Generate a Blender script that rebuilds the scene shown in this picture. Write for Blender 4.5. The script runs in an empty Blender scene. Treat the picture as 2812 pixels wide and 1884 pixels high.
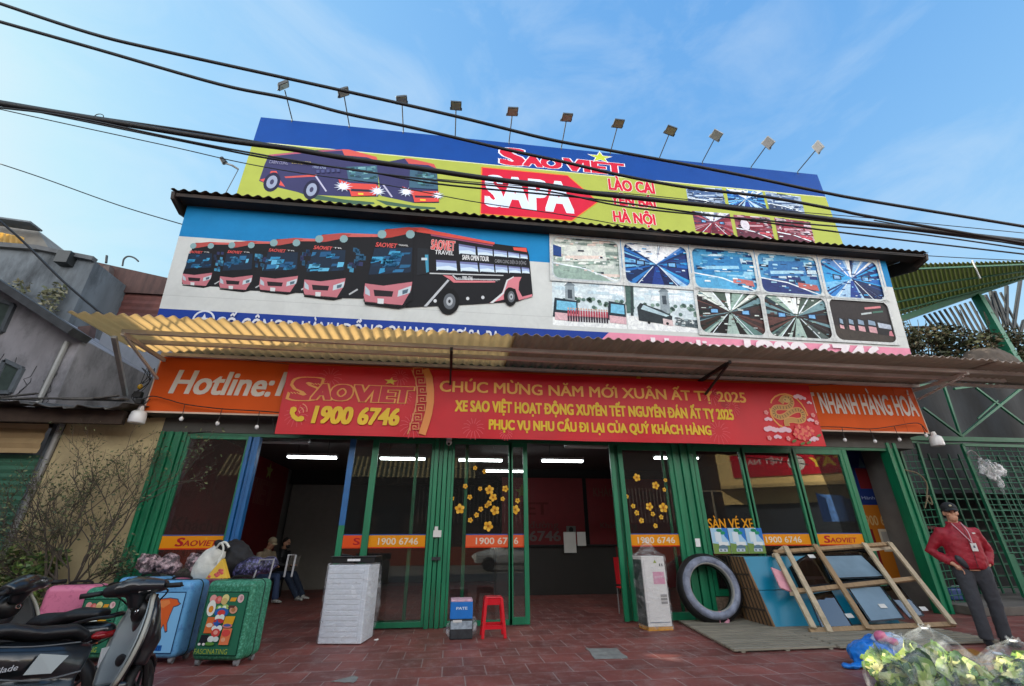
import bpy, bmesh, math, random, unicodedata
from mathutils import Vector, Matrix, Euler
from math import sin, cos, pi, radians
SC = bpy.context.scene
COL = SC.collection
# ---------------------------------------------------------------- camera
CAM = Vector((0, -8.6, 1.28))
F_PX, PITCH, YAW, ROLL = 1223.3, 0.4197, -0.1316, -0.00488
fw = Vector((-sin(YAW)*cos(PITCH), cos(YAW)*cos(PITCH), sin(PITCH)))
_r = Vector((cos(YAW), sin(YAW), 0)); _u = _r.cross(fw)
RT = _r*cos(ROLL) + _u*sin(ROLL); UP = -_r*sin(ROLL) + _u*cos(ROLL)
cd = bpy.data.cameras.new('camera'); cam = bpy.data.objects.new('camera', cd); COL.objects.link(cam)
cd.sensor_width = 36; cd.lens = 36*F_PX/2812; cd.clip_end = 2000; cd.clip_start = .05
cam.matrix_world = Matrix(((RT.x, UP.x, -fw.x, CAM.x), (RT.y, UP.y, -fw.y, CAM.y), (RT.z, UP.z, -fw.z, CAM.z), (0, 0, 0, 1)))
SC.camera = cam
def ray(x, y): return (RT*(x-1406) - UP*(y-942) + fw*F_PX)/F_PX
def onY(x, y, Y): d = ray(x, y); return CAM + d*((Y-CAM.y)/d.y)
def onX(x, y, X): d = ray(x, y); return CAM + d*((X-CAM.x)/d.x)
def onZ(x, y, Z=0): d = ray(x, y); return CAM + d*((Z-CAM.z)/d.z)
# ---------------------------------------------------------------- world, sun, exposure
SUN_EL, SUN_DIR = radians(27), Vector((-.972, .235, 0))     # towards the sun
W = bpy.data.worlds.new('World'); SC.world = W; W.use_nodes = True
nt = W.node_tree; N = nt.nodes; Lk = nt.links
bg = N['Background']; bg.inputs[1].default_value = .15
sky = N.new('ShaderNodeTexSky'); sky.sky_type = 'NISHITA'; sky.sun_disc = False
sky.sun_elevation = SUN_EL; sky.sun_rotation = math.atan2(SUN_DIR.x, SUN_DIR.y) % (2*pi)
sky.air_density = 1.2; sky.dust_density = 1.2; sky.ozone_density = 2.5; sky.altitude = 200
# the Nishita brightness is graded through a ramp of photographed sky blues; behind the viewer the sky is brightened, an added fill for the shaded front
bw = N.new('ShaderNodeRGBToBW'); Lk.new(sky.outputs[0], bw.inputs[0])
lg = N.new('ShaderNodeMath'); lg.operation = 'LOGARITHM'; lg.inputs[1].default_value = 10; Lk.new(bw.outputs[0], lg.inputs[0])
mr = N.new('ShaderNodeMapRange'); mr.inputs[1].default_value = -.26; mr.inputs[2].default_value = .84; Lk.new(lg.outputs[0], mr.inputs[0])
SKG = 2.5
rs_ = N.new('ShaderNodeValToRGB'); els = rs_.color_ramp.elements; els[0].position = 0; els[1].position = 1
els[0].color = (.085, .30, .76, 1); els[1].color = (.86, .97, 1, 1)
for p_, c_ in ((.22, (.13, .38, .82, 1)), (.42, (.25, .54, .93, 1)), (.62, (.39, .70, 1, 1)), (.8, (.56, .86, 1, 1))):
    e_ = els.new(p_); e_.color = c_
Lk.new(mr.outputs[0], rs_.inputs[0])
tcn = N.new('ShaderNodeTexCoord'); mp = N.new('ShaderNodeMapping'); mp.inputs['Scale'].default_value = (2.0, 2.0, 5.0); mp.inputs['Rotation'].default_value = (.2, .5, .4)
Lk.new(tcn.outputs['Generated'], mp.inputs['Vector'])
nz = N.new('ShaderNodeTexNoise'); nz.inputs['Scale'].default_value = 1.7; nz.inputs['Detail'].default_value = 10; nz.inputs['Roughness'].default_value = .6; nz.inputs['Distortion'].default_value = .6
Lk.new(mp.outputs[0], nz.inputs['Vector'])
rp = N.new('ShaderNodeValToRGB'); rp.color_ramp.elements[0].position = .46; rp.color_ramp.elements[1].position = .86
rp.color_ramp.elements[0].color = (0, 0, 0, 1); rp.color_ramp.elements[1].color = (.42, .42, .42, 1); Lk.new(nz.outputs[0], rp.inputs[0])
mx = N.new('ShaderNodeMixRGB'); mx.inputs[2].default_value = (.8, .92, 1, 1); Lk.new(rp.outputs[0], mx.inputs[0]); Lk.new(rs_.outputs[0], mx.inputs[1])
sp = N.new('ShaderNodeSeparateXYZ'); Lk.new(tcn.outputs['Generated'], sp.inputs[0])
br_ = N.new('ShaderNodeMapRange'); br_.interpolation_type = 'SMOOTHSTEP'; br_.inputs[1].default_value = .22; br_.inputs[2].default_value = -.35; Lk.new(sp.outputs[1], br_.inputs[0])
m3 = N.new('ShaderNodeMixRGB'); m3.inputs[2].default_value = (4.6, 4.5, 4.4, 1)
bz_ = N.new('ShaderNodeMapRange'); bz_.interpolation_type = 'SMOOTHSTEP'; bz_.inputs[1].default_value = .8; bz_.inputs[2].default_value = .22; bz_.inputs[3].default_value = .07; Lk.new(sp.outputs[2], bz_.inputs[0])
bm_ = N.new('ShaderNodeMath'); bm_.operation = 'MULTIPLY'; Lk.new(br_.outputs[0], bm_.inputs[0]); Lk.new(bz_.outputs[0], bm_.inputs[1]); Lk.new(bm_.outputs[0], m3.inputs[0]); Lk.new(mx.outputs[0], m3.inputs[1])
m4 = N.new('ShaderNodeMixRGB'); m4.blend_type = 'MULTIPLY'; m4.inputs[0].default_value = 1; m4.inputs[2].default_value = (SKG, SKG, SKG, 1); Lk.new(m3.outputs[0], m4.inputs[1]); Lk.new(m4.outputs[0], bg.inputs[0])
sd = bpy.data.lights.new('sun', 'SUN'); sd.energy = 3.6; sd.angle = radians(.55); sd.color = (1, .9, .74)
so = bpy.data.objects.new('sun', sd); COL.objects.link(so)
so.rotation_euler = (-(SUN_DIR*cos(SUN_EL) + Vector((0, 0, sin(SUN_EL))))).to_track_quat('-Z', 'Y').to_euler()
VS = SC.view_settings; VS.view_transform = 'Standard'; VS.look = 'None'; VS.gamma = 1; VS.exposure = 1.4
SC.cycles.max_bounces = 8; SC.cycles.transparent_max_bounces = 16; SC.cycles.sample_clamp_indirect = 6
# ---------------------------------------------------------------- materials
def lin(h):
    h = h.lstrip('#'); c = [int(h[i:i+2], 16)/255 for i in (0, 2, 4)]
    return tuple(v/12.92 if v <= .04045 else ((v+.055)/1.055)**2.4 for v in c)
MATS = {}
def mat(name, hexc, rough=.6, metal=0, var=.12, vscale=6, bump=0, bscale=40, spec=.5, stain=None, stain_scale=1.5, stain_amt=.5, stretch=(1, 1, 1), coat=0):
    if name in MATS: return MATS[name]
    m = bpy.data.materials.new(name); m.use_nodes = True; n = m.node_tree.nodes; l = m.node_tree.links
    b = n['Principled BSDF']; c = lin(hexc) if isinstance(hexc, str) else hexc
    b.inputs['Roughness'].default_value = rough; b.inputs['Metallic'].default_value = metal; b.inputs['Specular IOR Level'].default_value = spec
    if coat: b.inputs['Coat Weight'].default_value = coat; b.inputs['Coat Roughness'].default_value = .08
    tc = n.new('ShaderNodeTexCoord'); mpn = n.new('ShaderNodeMapping'); mpn.inputs['Scale'].default_value = stretch
    l.new(tc.outputs['Object'], mpn.inputs[0])
    a = n.new('ShaderNodeTexNoise'); a.inputs['Scale'].default_value = vscale; a.inputs['Detail'].default_value = 6; l.new(mpn.outputs[0], a.inputs['Vector'])
    r = n.new('ShaderNodeValToRGB'); e = r.color_ramp.elements
    e[0].position = .3; e[1].position = .7
    e[0].color = tuple(x*(1-var) for x in c)+(1,); e[1].color = tuple(min(1, x*(1+var)) for x in c)+(1,)
    l.new(a.outputs[0], r.inputs[0]); out = r.outputs[0]
    if stain:
        s = n.new('ShaderNodeTexNoise'); s.inputs['Scale'].default_value = stain_scale; s.inputs['Detail'].default_value = 9; s.inputs['Roughness'].default_value = .68
        l.new(mpn.outputs[0], s.inputs['Vector'])
        sr = n.new('ShaderNodeValToRGB'); sr.color_ramp.elements[0].position = .48; sr.color_ramp.elements[1].position = .7
        sr.color_ramp.elements[1].color = (stain_amt,)*3+(1,); sr.color_ramp.elements[0].color = (0, 0, 0, 1)
        l.new(s.outputs[0], sr.inputs[0])
        q = n.new('ShaderNodeMixRGB'); q.inputs[2].default_value = lin(stain)+(1,); l.new(sr.outputs[0], q.inputs[0]); l.new(out, q.inputs[1]); out = q.outputs[0]
    l.new(out, b.inputs['Base Color'])
    if bump:
        bn = n.new('ShaderNodeTexNoise'); bn.inputs['Scale'].default_value = bscale; bn.inputs['Detail'].default_value = 4; l.new(mpn.outputs[0], bn.inputs['Vector'])
        bb = n.new('ShaderNodeBump'); bb.inputs['Strength'].default_value = bump; bb.inputs['Distance'].default_value = .02
        l.new(bn.outputs[0], bb.inputs['Height']); l.new(bb.outputs[0], b.inputs['Normal'])
    MATS[name] = m; return m
def mat_emit(name, col, s):
    m = bpy.data.materials.new(name); m.use_nodes = True; b = m.node_tree.nodes['Principled BSDF']
    b.inputs['Base Color'].default_value = (.8, .8, .8, 1); b.inputs['Emission Color'].default_value = col+(1,); b.inputs['Emission Strength'].default_value = s
    MATS[name] = m; return m
def mat_glass(name, tint=(.9, .93, .92), base=.0, rough=.0, ior=1.5, dirt=0.0):
    m = bpy.data.materials.new(name); m.use_nodes = True; n = m.node_tree.nodes; l = m.node_tree.links
    n.remove(n['Principled BSDF']); o = n['Material Output']
    t = n.new('ShaderNodeBsdfTransparent'); t.inputs[0].default_value = tint+(1,)
    g = n.new('ShaderNodeBsdfGlossy'); g.inputs['Roughness'].default_value = rough; g.inputs[0].default_value = (.95, .95, .95, 1)
    f = n.new('ShaderNodeFresnel'); f.inputs[0].default_value = ior
    ad = n.new('ShaderNodeMath'); ad.operation = 'ADD'; ad.use_clamp = True; ad.inputs[1].default_value = base; l.new(f.outputs[0], ad.inputs[0])
    mxs = n.new('ShaderNodeMixShader'); l.new(ad.outputs[0], mxs.inputs[0]); l.new(t.outputs[0], mxs.inputs[1]); l.new(g.outputs[0], mxs.inputs[2])
    last = mxs.outputs[0]
    if dirt:
        d = n.new('ShaderNodeBsdfDiffuse'); d.inputs[0].default_value = (.5, .5, .48, 1)
        m2 = n.new('ShaderNodeMixShader'); m2.inputs[0].default_value = dirt; l.new(last, m2.inputs[1]); l.new(d.outputs[0], m2.inputs[2]); last = m2.outputs[0]
    l.new(last, o.inputs[0]); MATS[name] = m; return m
def mat_film(name, amt=.35, col=(.8, .82, .84), scale=9, rough=.12, stretch=(1, 1, 1)):
    """clear plastic wrap: transparent with creased glossy streaks"""
    m = bpy.data.materials.new(name); m.use_nodes = True; n = m.node_tree.nodes; l = m.node_tree.links
    n.remove(n['Principled BSDF']); o = n['Material Output']
    t = n.new('ShaderNodeBsdfTransparent'); t.inputs[0].default_value = (.93, .94, .95, 1)
    p = n.new('ShaderNodeBsdfPrincipled'); p.inputs['Base Color'].default_value = col+(1,); p.inputs['Roughness'].default_value = rough
    tc = n.new('ShaderNodeTexCoord'); mpn = n.new('ShaderNodeMapping'); mpn.inputs['Scale'].default_value = stretch; l.new(tc.outputs['Object'], mpn.inputs[0])
    z = n.new('ShaderNodeTexNoise'); z.inputs['Scale'].default_value = scale; z.inputs['Detail'].default_value = 7; z.inputs['Distortion'].default_value = 1.4; l.new(mpn.outputs[0], z.inputs['Vector'])
    r = n.new('ShaderNodeValToRGB'); r.color_ramp.elements[0].position = .42; r.color_ramp.elements[1].position = .72
    r.color_ramp.elements[0].color = (amt*.25,)*3+(1,); r.color_ramp.elements[1].color = (min(1, amt*2.0),)*3+(1,); l.new(z.outputs[0], r.inputs[0])
    bb = n.new('ShaderNodeBump'); bb.inputs['Strength'].default_value = .6; bb.inputs['Distance'].default_value = .03; l.new(z.outputs[0], bb.inputs['Height']); l.new(bb.outputs[0], p.inputs['Normal'])
    x = n.new('ShaderNodeMixShader'); l.new(r.outputs[0], x.inputs[0]); l.new(t.outputs[0], x.inputs[1]); l.new(p.outputs[0], x.inputs[2]); l.new(x.outputs[0], o.inputs[0])
    MATS[name] = m; return m
def mat_translucent(name, hexc, thexc, amt=.5, rough=.7, vscale=3, stain=None, stretch=(1, 1, 1)):
    m = mat(name, hexc, rough, var=.25, vscale=vscale, stain=stain, stretch=stretch); n = m.node_tree.nodes; l = m.node_tree.links
    b = n['Principled BSDF']; o = n['Material Output']; t = n.new('ShaderNodeBsdfTranslucent'); t.inputs[0].default_value = lin(thexc)+(1,)
    x = n.new('ShaderNodeMixShader'); x.inputs[0].default_value = amt; l.new(b.outputs[0], x.inputs[1]); l.new(t.outputs[0], x.inputs[2]); l.new(x.outputs[0], o.inputs[0]); return m
def mat_print(name, rough=.45, var=.1, spec=.15, fine=0, fs=30):
    m = bpy.data.materials.new(name); m.use_nodes = True; n = m.node_tree.nodes; l = m.node_tree.links; b = n['Principled BSDF']
    b.inputs['Roughness'].default_value = rough; b.inputs['Specular IOR Level'].default_value = spec
    a = n.new('ShaderNodeAttribute'); a.attribute_name = 'Col'
    tc = n.new('ShaderNodeTexCoord'); z = n.new('ShaderNodeTexNoise'); z.inputs['Scale'].default_value = 2.2; z.inputs['Detail'].default_value = 8; l.new(tc.outputs['Object'], z.inputs['Vector'])
    r = n.new('ShaderNodeValToRGB'); r.color_ramp.elements[0].position = .3; r.color_ramp.elements[1].position = .7
    r.color_ramp.elements[0].color = (1-var,)*3+(1,); r.color_ramp.elements[1].color = (1, 1, 1, 1); l.new(z.outputs[0], r.inputs[0])
    q = n.new('ShaderNodeMixRGB'); q.blend_type = 'MULTIPLY'; q.inputs[0].default_value = 1; l.new(a.outputs['Color'], q.inputs[1]); l.new(r.outputs[0], q.inputs[2])
    out = q.outputs[0]
    if fine:
        z2 = n.new('ShaderNodeTexNoise'); z2.inputs['Scale'].default_value = fs; z2.inputs['Detail'].default_value = 6; z2.inputs['Roughness'].default_value = .7; z2.inputs['Distortion'].default_value = 1.2; l.new(tc.outputs['Object'], z2.inputs['Vector'])
        r2 = n.new('ShaderNodeValToRGB'); r2.color_ramp.elements[0].position = .32; r2.color_ramp.elements[1].position = .68; r2.color_ramp.elements[0].color = (1-fine, 1-fine, 1-fine*.8, 1); r2.color_ramp.elements[1].color = (1+fine*.8, 1+fine*.8, 1+fine*.7, 1); l.new(z2.outputs[0], r2.inputs[0])
        q3 = n.new('ShaderNodeMixRGB'); q3.blend_type = 'MULTIPLY'; q3.inputs[0].default_value = 1; l.new(out, q3.inputs[1]); l.new(r2.outputs[0], q3.inputs[2]); out = q3.outputs[0]
    l.new(out, b.inputs['Base Color'])
    MATS[name] = m; return m
# ---------------------------------------------------------------- objects
WLOC = {}
def tag(o, label=None, cat=None, group=None, kind=None):
    if label: o['label'] = label
    if cat: o['category'] = cat
    if group: o['group'] = group
    if kind: o['kind'] = kind
    return o
def thing(name, label, cat, loc=(0, 0, 0), group=None, rotz=0):
    o = bpy.data.objects.new(name, None); COL.objects.link(o); o.location = loc; o.rotation_euler = (0, 0, rotz); o.empty_display_size = .2
    WLOC[o] = Vector(loc); return tag(o, label, cat, group)
def relabel(o, label): o['label'] = label; return o
class MB:
    def __init__(s): s.v = []; s.f = []; s.m = []; s.c = []
    def add(s, vs, fs, mi=0, col=None):
        o = len(s.v); s.v += [Vector(v) for v in vs]
        for f in fs: s.f.append([i+o for i in f]); s.m.append(mi); s.c.append(col)
    def box(s, x0, x1, y0, y1, z0, z1, mi=0, M=None, col=None):
        vs = [Vector((x, y, z)) for z in (z0, z1) for y in (y0, y1) for x in (x0, x1)]
        if M is not None: vs = [M @ v for v in vs]
        s.add(vs, [(0, 2, 3, 1), (4, 5, 7, 6), (0, 1, 5, 4), (2, 6, 7, 3), (0, 4, 6, 2), (1, 3, 7, 5)], mi, col); return s
    def cbox(s, c, d, R=None, mi=0, col=None):
        M = Matrix.Translation(c) @ (R.to_4x4() if R is not None else Matrix())
        return s.box(-d[0]/2, d[0]/2, -d[1]/2, d[1]/2, -d[2]/2, d[2]/2, mi, M, col)
    def bar(s, p, q, w, h=None, up=(0, 0, 1), mi=0):
        p, q = Vector(p), Vector(q); h = h or w; d = (q-p); L = d.length; d.normalize(); up = Vector(up)
        if abs(d.dot(up)) > .98: up = Vector((0, 1, 0))
        x = d.cross(up).normalized(); z = x.cross(d)
        vs = [b + x*sx*w/2 + z*sz*h/2 for b in (p, q) for sz in (-1, 1) for sx in (-1, 1)]
        s.add(vs, [(0, 1, 3, 2), (4, 6, 7, 5), (0, 4, 5, 1), (2, 3, 7, 6), (0, 2, 6, 4), (1, 5, 7, 3)], mi); return s
    def tube(s, pts, rad, n=8, mi=0, cap=True, ry=None, up=None):
        pts = [Vector(p) for p in pts]; K = len(pts)
        if not hasattr(rad, '__len__'): rad = [rad]*K
        if ry is None: ry = rad
        elif not hasattr(ry, '__len__'): ry = [ry]*K
        prev = Vector(up) if up is not None else None; o = len(s.v); vs = []; fs = []
        for i, p in enumerate(pts):
            d = (pts[min(i+1, K-1)]-pts[max(i-1, 0)])
            if d.length < 1e-9: d = Vector((0, 0, 1))
            d.normalize()
            if prev is None: prev = Vector((0, 0, 1)) if abs(d.z) < .9 else Vector((0, 1, 0))
            a = prev - d*prev.dot(d)
            if a.length < 1e-4: a = d.orthogonal()
            a.normalize(); b = d.cross(a); prev = a if up is None else Vector(up)
            for k in range(n):
                t = 2*pi*k/n; vs.append(p + b*cos(t)*rad[i] + a*sin(t)*ry[i])
        for i in range(K-1):
            for k in range(n):
                fs.append((i*n+k, i*n+(k+1) % n, (i+1)*n+(k+1) % n, (i+1)*n+k))
        if cap: fs.append(tuple(range(n))[::-1]); fs.append(tuple(range((K-1)*n, K*n)))
        s.add(vs, fs, mi); return s
    def ell(s, c, r, R=None, n=12, m=8, mi=0, lo=-1, hi=1):
        c = Vector(c); vs = []; fs = []
        for j in range(m+1):
            ph = -pi/2 + pi*j/m
            for k in range(n):
                t = 2*pi*k/n; v = Vector((r[0]*cos(ph)*cos(t), r[1]*cos(ph)*sin(t), r[2]*sin(ph)))
                vs.append(c + ((R @ v) if R is not None else v))
        for j in range(m):
            for k in range(n): fs.append((j*n+k, j*n+(k+1) % n, (j+1)*n+(k+1) % n, (j+1)*n+k))
        s.add(vs, fs, mi); return s
    def prism(s, pts, d, mi=0):
        """closed polygon of 3-D points pushed along d"""
        pts = [Vector(p) for p in pts]; n = len(pts); d = Vector(d)
        s.add(pts+[p+d for p in pts], [tuple(range(n)), tuple(range(2*n-1, n-1, -1))]+[((i+1) % n, i, i+n, (i+1) % n+n) for i in range(n)], mi); return s
    def torus(s, c, R, r, ax=(0, 0, 1), n=32, m=10, mi=0, rz=None):
        c = Vector(c); ax = Vector(ax).normalized(); a = ax.orthogonal().normalized(); b = ax.cross(a); rz = rz or r; vs = []; fs = []
        for i in range(n):
            t = 2*pi*i/n; d = a*cos(t)+b*sin(t)
            for k in range(m):
                q = 2*pi*k/m; vs.append(c + d*(R+r*cos(q)) + ax*rz*sin(q))
        for i in range(n):
            for k in range(m): fs.append((i*m+k, ((i+1) % n)*m+k, ((i+1) % n)*m+(k+1) % m, i*m+(k+1) % m))
        s.add(vs, fs, mi); return s
    def grid(s, fn, nu, nv, mi=0):
        vs = [fn(i/nu, j/nv) for j in range(nv+1) for i in range(nu+1)]
        s.add(vs, [(j*(nu+1)+i, j*(nu+1)+i+1, (j+1)*(nu+1)+i+1, (j+1)*(nu+1)+i) for j in range(nv) for i in range(nu)], mi); return s
    def build(s, name, mats, parent=None, smooth=False, bevel=0, loc=None, solid=0, subsurf=0):
        if not isinstance(mats, (list, tuple)): mats = [mats]
        off = Vector((0, 0, 0)); o = None
        if parent is not None: off = WLOC[parent]
        elif loc is not None: off = Vector(loc)
        me = bpy.data.meshes.new(name); me.from_pydata([v-off for v in s.v], [], s.f)
        for m in mats: me.materials.append(m)
        me.polygons.foreach_set('material_index', s.m)
        if smooth: me.polygons.foreach_set('use_smooth', [True]*len(me.polygons))
        if any(c is not None for c in s.c):
            at = me.attributes.new('Col', 'FLOAT_COLOR', 'CORNER'); buf = []
            for p, c in zip(me.polygons, s.c): buf += list((c or (.5, .5, .5))+(1,))*p.loop_total
            at.data.foreach_set('color', buf)
        me.validate(); me.update()
        o = bpy.data.objects.new(name, me); COL.objects.link(o)
        if parent is not None: o.parent = parent; WLOC[o] = off
        else: o.location = off; WLOC[o] = off
        if bevel:
            b = o.modifiers.new('b', 'BEVEL'); b.width = bevel; b.segments = 2; b.limit_method = 'ANGLE'; b.angle_limit = radians(40)
        if solid:
            b = o.modifiers.new('s', 'SOLIDIFY'); b.thickness = solid; b.offset = 0
        if subsurf:
            b = o.modifiers.new('ss', 'SUBSURF'); b.levels = b.render_levels = subsurf
        return o
def organic(mb, name, mats, parent, voxel=.02, it=6, lobes=0, lscale=.2, dec=0, loc=None):
    """fuse overlapping closed shapes into one smooth skin"""
    o = mb.build(name, mats, parent, loc=loc)
    r = o.modifiers.new('r', 'REMESH'); r.mode = 'VOXEL'; r.voxel_size = voxel; r.use_smooth_shade = True
    if it: sm = o.modifiers.new('sm', 'SMOOTH'); sm.iterations = it; sm.factor = .5
    if lobes:
        t = bpy.data.textures.new(name, 'CLOUDS'); t.noise_scale = lscale
        d = o.modifiers.new('d', 'DISPLACE'); d.texture = t; d.strength = lobes; d.mid_level = .5
    dg = bpy.context.evaluated_depsgraph_get(); me = bpy.data.meshes.new_from_object(o.evaluated_get(dg)); old = o.data
    o.modifiers.clear(); o.data = me; bpy.data.meshes.remove(old); me.name = name
    return o
def copy_thing(o, loc, rotz=None, label=None, par=None):
    c = o.copy(); COL.objects.link(c)
    if par is None:
        c.location = loc
        if rotz is not None: c.rotation_euler = (0, 0, rotz)
        if label: c['label'] = label
    else: c.parent = par
    for ch in list(o.children): copy_thing(ch, None, par=c)
    return c
# ---------------------------------------------------------------- flat printed sheets
_TX = {}
def raw_text(body):
    if body not in _TX:
        cu = bpy.data.curves.new('t', 'FONT'); cu.body = body; cu.resolution_u = 3; cu.fill_mode = 'FRONT'
        o = bpy.data.objects.new('t', cu); COL.objects.link(o)
        dg = bpy.context.evaluated_depsgraph_get(); dg.update(); me = bpy.data.meshes.new_from_object(o.evaluated_get(dg))
        _TX[body] = ([(v.co.x, v.co.y) for v in me.vertices], [tuple(p.vertices) for p in me.polygons])
        bpy.data.objects.remove(o); bpy.data.curves.remove(cu); bpy.data.meshes.remove(me)
    return _TX[body]
def text_mesh(body):
    """plain letters from the built-in font, Vietnamese marks added as strokes"""
    k = ('m', body)
    if k in _TX: return _TX[k]
    base = ''; marks = []
    for ch in body:
        d = unicodedata.normalize('NFD', ch); b = {'Đ': 'D', 'đ': 'd'}.get(d[0], d[0]); base += b; ms = list(d[1:])
        if ch in 'Đđ': ms.append('bar')
        if ms: marks.append((len(base), b, ms))
    vs, fs = raw_text(base); vs = list(vs); fs = list(fs)
    def stroke(P, t=.06):
        for a, b in zip(P, P[1:]):
            dx, dy = b[0]-a[0], b[1]-a[1]; L = math.hypot(dx, dy); nx, ny = -dy/L*t/2, dx/L*t/2; n = len(vs)
            vs.extend([(a[0]+nx, a[1]+ny), (a[0]-nx, a[1]-ny), (b[0]-nx, b[1]-ny), (b[0]+nx, b[1]+ny)]); fs.append((n, n+1, n+2, n+3))
    for i, b, ms in marks:
        g = raw_text(b)[0]; w = max(v[0] for v in g)-min(v[0] for v in g); xr = max(v[0] for v in raw_text(base[:i])[0]); c = xr-w/2; top = max(v[1] for v in g)+.07; y = top; ax = c
        if '\u0302' in ms: stroke([(c-.13, y), (c, y+.11), (c+.13, y)]); ax = c+.17; y += .06
        if '\u0306' in ms: stroke([(c-.12, y+.11), (c-.06, y+.02), (c+.06, y+.02), (c+.12, y+.11)])
        if '\u031b' in ms: stroke([(xr-.06, top-.14), (xr+.06, top-.08), (xr+.07, top+.02)])
        if '\u0301' in ms: stroke([(ax-.03, y), (ax+.08, y+.14)])
        if '\u0300' in ms: stroke([(ax+.03, y), (ax-.08, y+.14)])
        if '\u0309' in ms: stroke([(ax-.05, y+.12), (ax+.04, y+.13), (ax+.04, y+.06), (ax, y)])
        if '\u0303' in ms: stroke([(c-.12, y+.03), (c-.05, y+.1), (c+.05, y+.04), (c+.12, y+.11)])
        if '\u0323' in ms: stroke([(c, -.1), (c, -.19)], .09)
        if 'bar' in ms: q = .36 if b == 'D' else .6; stroke([(c-w*.62, q), (c-w*.05, q)] if b == 'D' else [(c-.02, q), (c+w*.7, q)])
    _TX[k] = (vs, fs); return _TX[k]
class Sheet:
    """2-D artwork laid on a plane: o origin, ux, uy unit axes; each later shape sits a hair above the last"""
    def __init__(s, o, ux, uy, step=.0004, fn=None):
        s.o = Vector(o); s.ux = Vector(ux).normalized(); uy = Vector(uy); s.uy = (uy - s.ux*uy.dot(s.ux)).normalized()
        s.n = s.ux.cross(s.uy); s.mb = MB(); s.L = 0; s.step = step; s.fn = fn; s.crop = (0, 0, 1)
    def pt(s, u, v): return s.o + s.ux*u + s.uy*v + s.n*(s.L*s.step + (s.fn(u, v) if s.fn else 0))
    def px(s, x, y):
        x = s.crop[0]+x*s.crop[2]; y = s.crop[1]+y*s.crop[2]
        d = ray(x, y); t = (s.o-CAM).dot(s.n)/d.dot(s.n); p = CAM+d*t-s.o; return (p.dot(s.ux), p.dot(s.uy))
    def poly(s, uv, col, keep=False):
        if not keep: s.L += 1
        col = lin(col) if isinstance(col, str) else col
        s.mb.add([s.pt(u, v) for u, v in uv], [tuple(range(len(uv)))], 0, col); return s
    def ppoly(s, pts, col, keep=False): return s.poly([s.px(x, y) for x, y in pts], col, keep)
    def rect(s, u0, v0, u1, v1, col, nu=1, nv=1):
        s.L += 1; col = lin(col) if isinstance(col, str) else col
        vs = [s.pt(u0+(u1-u0)*i/nu, v0+(v1-v0)*j/nv) for j in range(nv+1) for i in range(nu+1)]
        s.mb.add(vs, [(j*(nu+1)+i, j*(nu+1)+i+1, (j+1)*(nu+1)+i+1, (j+1)*(nu+1)+i) for j in range(nv) for i in range(nu)], 0, col); return s
    def ellipse(s, u, v, a, b, col, n=18, rot=0, keep=False):
        return s.poly([(u+a*cos(t)*cos(rot)-b*sin(t)*sin(rot), v+a*cos(t)*sin(rot)+b*sin(t)*cos(rot)) for t in [2*pi*k/n for k in range(n)]], col, keep)
    def star(s, u, v, r, col, k=.42, sq=1, n=5, rot=0, keep=False):
        return s.poly([(u+(r if i % 2 == 0 else r*k)*sin(pi*i/n+rot), v+sq*(r if i % 2 == 0 else r*k)*cos(pi*i/n+rot)) for i in range(2*n)], col, keep)
    def line(s, pts, w, col, keep=False):
        """stroke through uv points"""
        if not keep: s.L += 1
        col = lin(col) if isinstance(col, str) else col; P = [Vector(p) for p in pts]; a = []
        for i, p in enumerate(P):
            d = (P[min(i+1, len(P)-1)]-P[max(i-1, 0)]).normalized(); q = Vector((-d.y, d.x))*w/2
            a.append((p+q, p-q))
        vs = [s.pt(*e) for pr in a for e in pr]
        s.mb.add(vs, [(2*i, 2*i+1, 2*i+3, 2*i+2) for i in range(len(P)-1)], 0, col); return s
    def text(s, body, u0, v0, w, cap, col, bold=.02, shear=0, outline=None, ow=.03, halo=None, hw=.06):
        col = lin(col) if isinstance(col, str) else col
        vs, fs = text_mesh(body); x0 = min(v[0] for v in vs); x1 = max(v[0] for v in vs); sx = w/(x1-x0); sy = cap/.70
        if halo: s._txt(body, bold+hw, u0, v0, sx, sy, x0, shear, halo)
        if outline: s._txt(body, bold+ow, u0, v0, sx, sy, x0, shear, outline)
        s._txt(body, bold, u0, v0, sx, sy, x0, shear, col); return s
    def _txt(s, body, bold, u0, v0, sx, sy, x0, shear, col):
        s.L += 1; vs, fs = text_mesh(body); col = lin(col) if isinstance(col, str) else col
        sh = [(0, 0)]
        if bold > 0:
            sh += [(bold*p, bold*.55*q) for p, q in ((1, 1), (1, -1), (-1, 1), (-1, -1), (0, 1), (0, -1), (1, 0), (-1, 0))]
            if bold > .05: sh += [(bold*p*.5, bold*.55*q) for p, q in ((1, 1), (1, -1), (-1, 1), (-1, -1))]
        for q, (dx, dy) in enumerate(sh):
            s.L += .15
            s.mb.add([s.pt(u0+(x-x0+dx)*sx+shear*(y+dy)*sy, v0+(y+dy)*sy) for x, y in vs], fs, 0, col)
    def ptext(s, body, xl, yb, xr, yt, col, **k):
        """baseline-left pixel, right pixel on the baseline, cap-top pixel above the left end"""
        u0, v0 = s.px(xl, yb); u1, _ = s.px(xr, yb); _, v1 = s.px(xl, yt); return s.text(body, u0, v0, u1-u0, v1-v0, col, **k)
    def build(s, name, m, parent=None, loc=None): return s.mb.build(name, m, parent, loc=loc)
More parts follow.
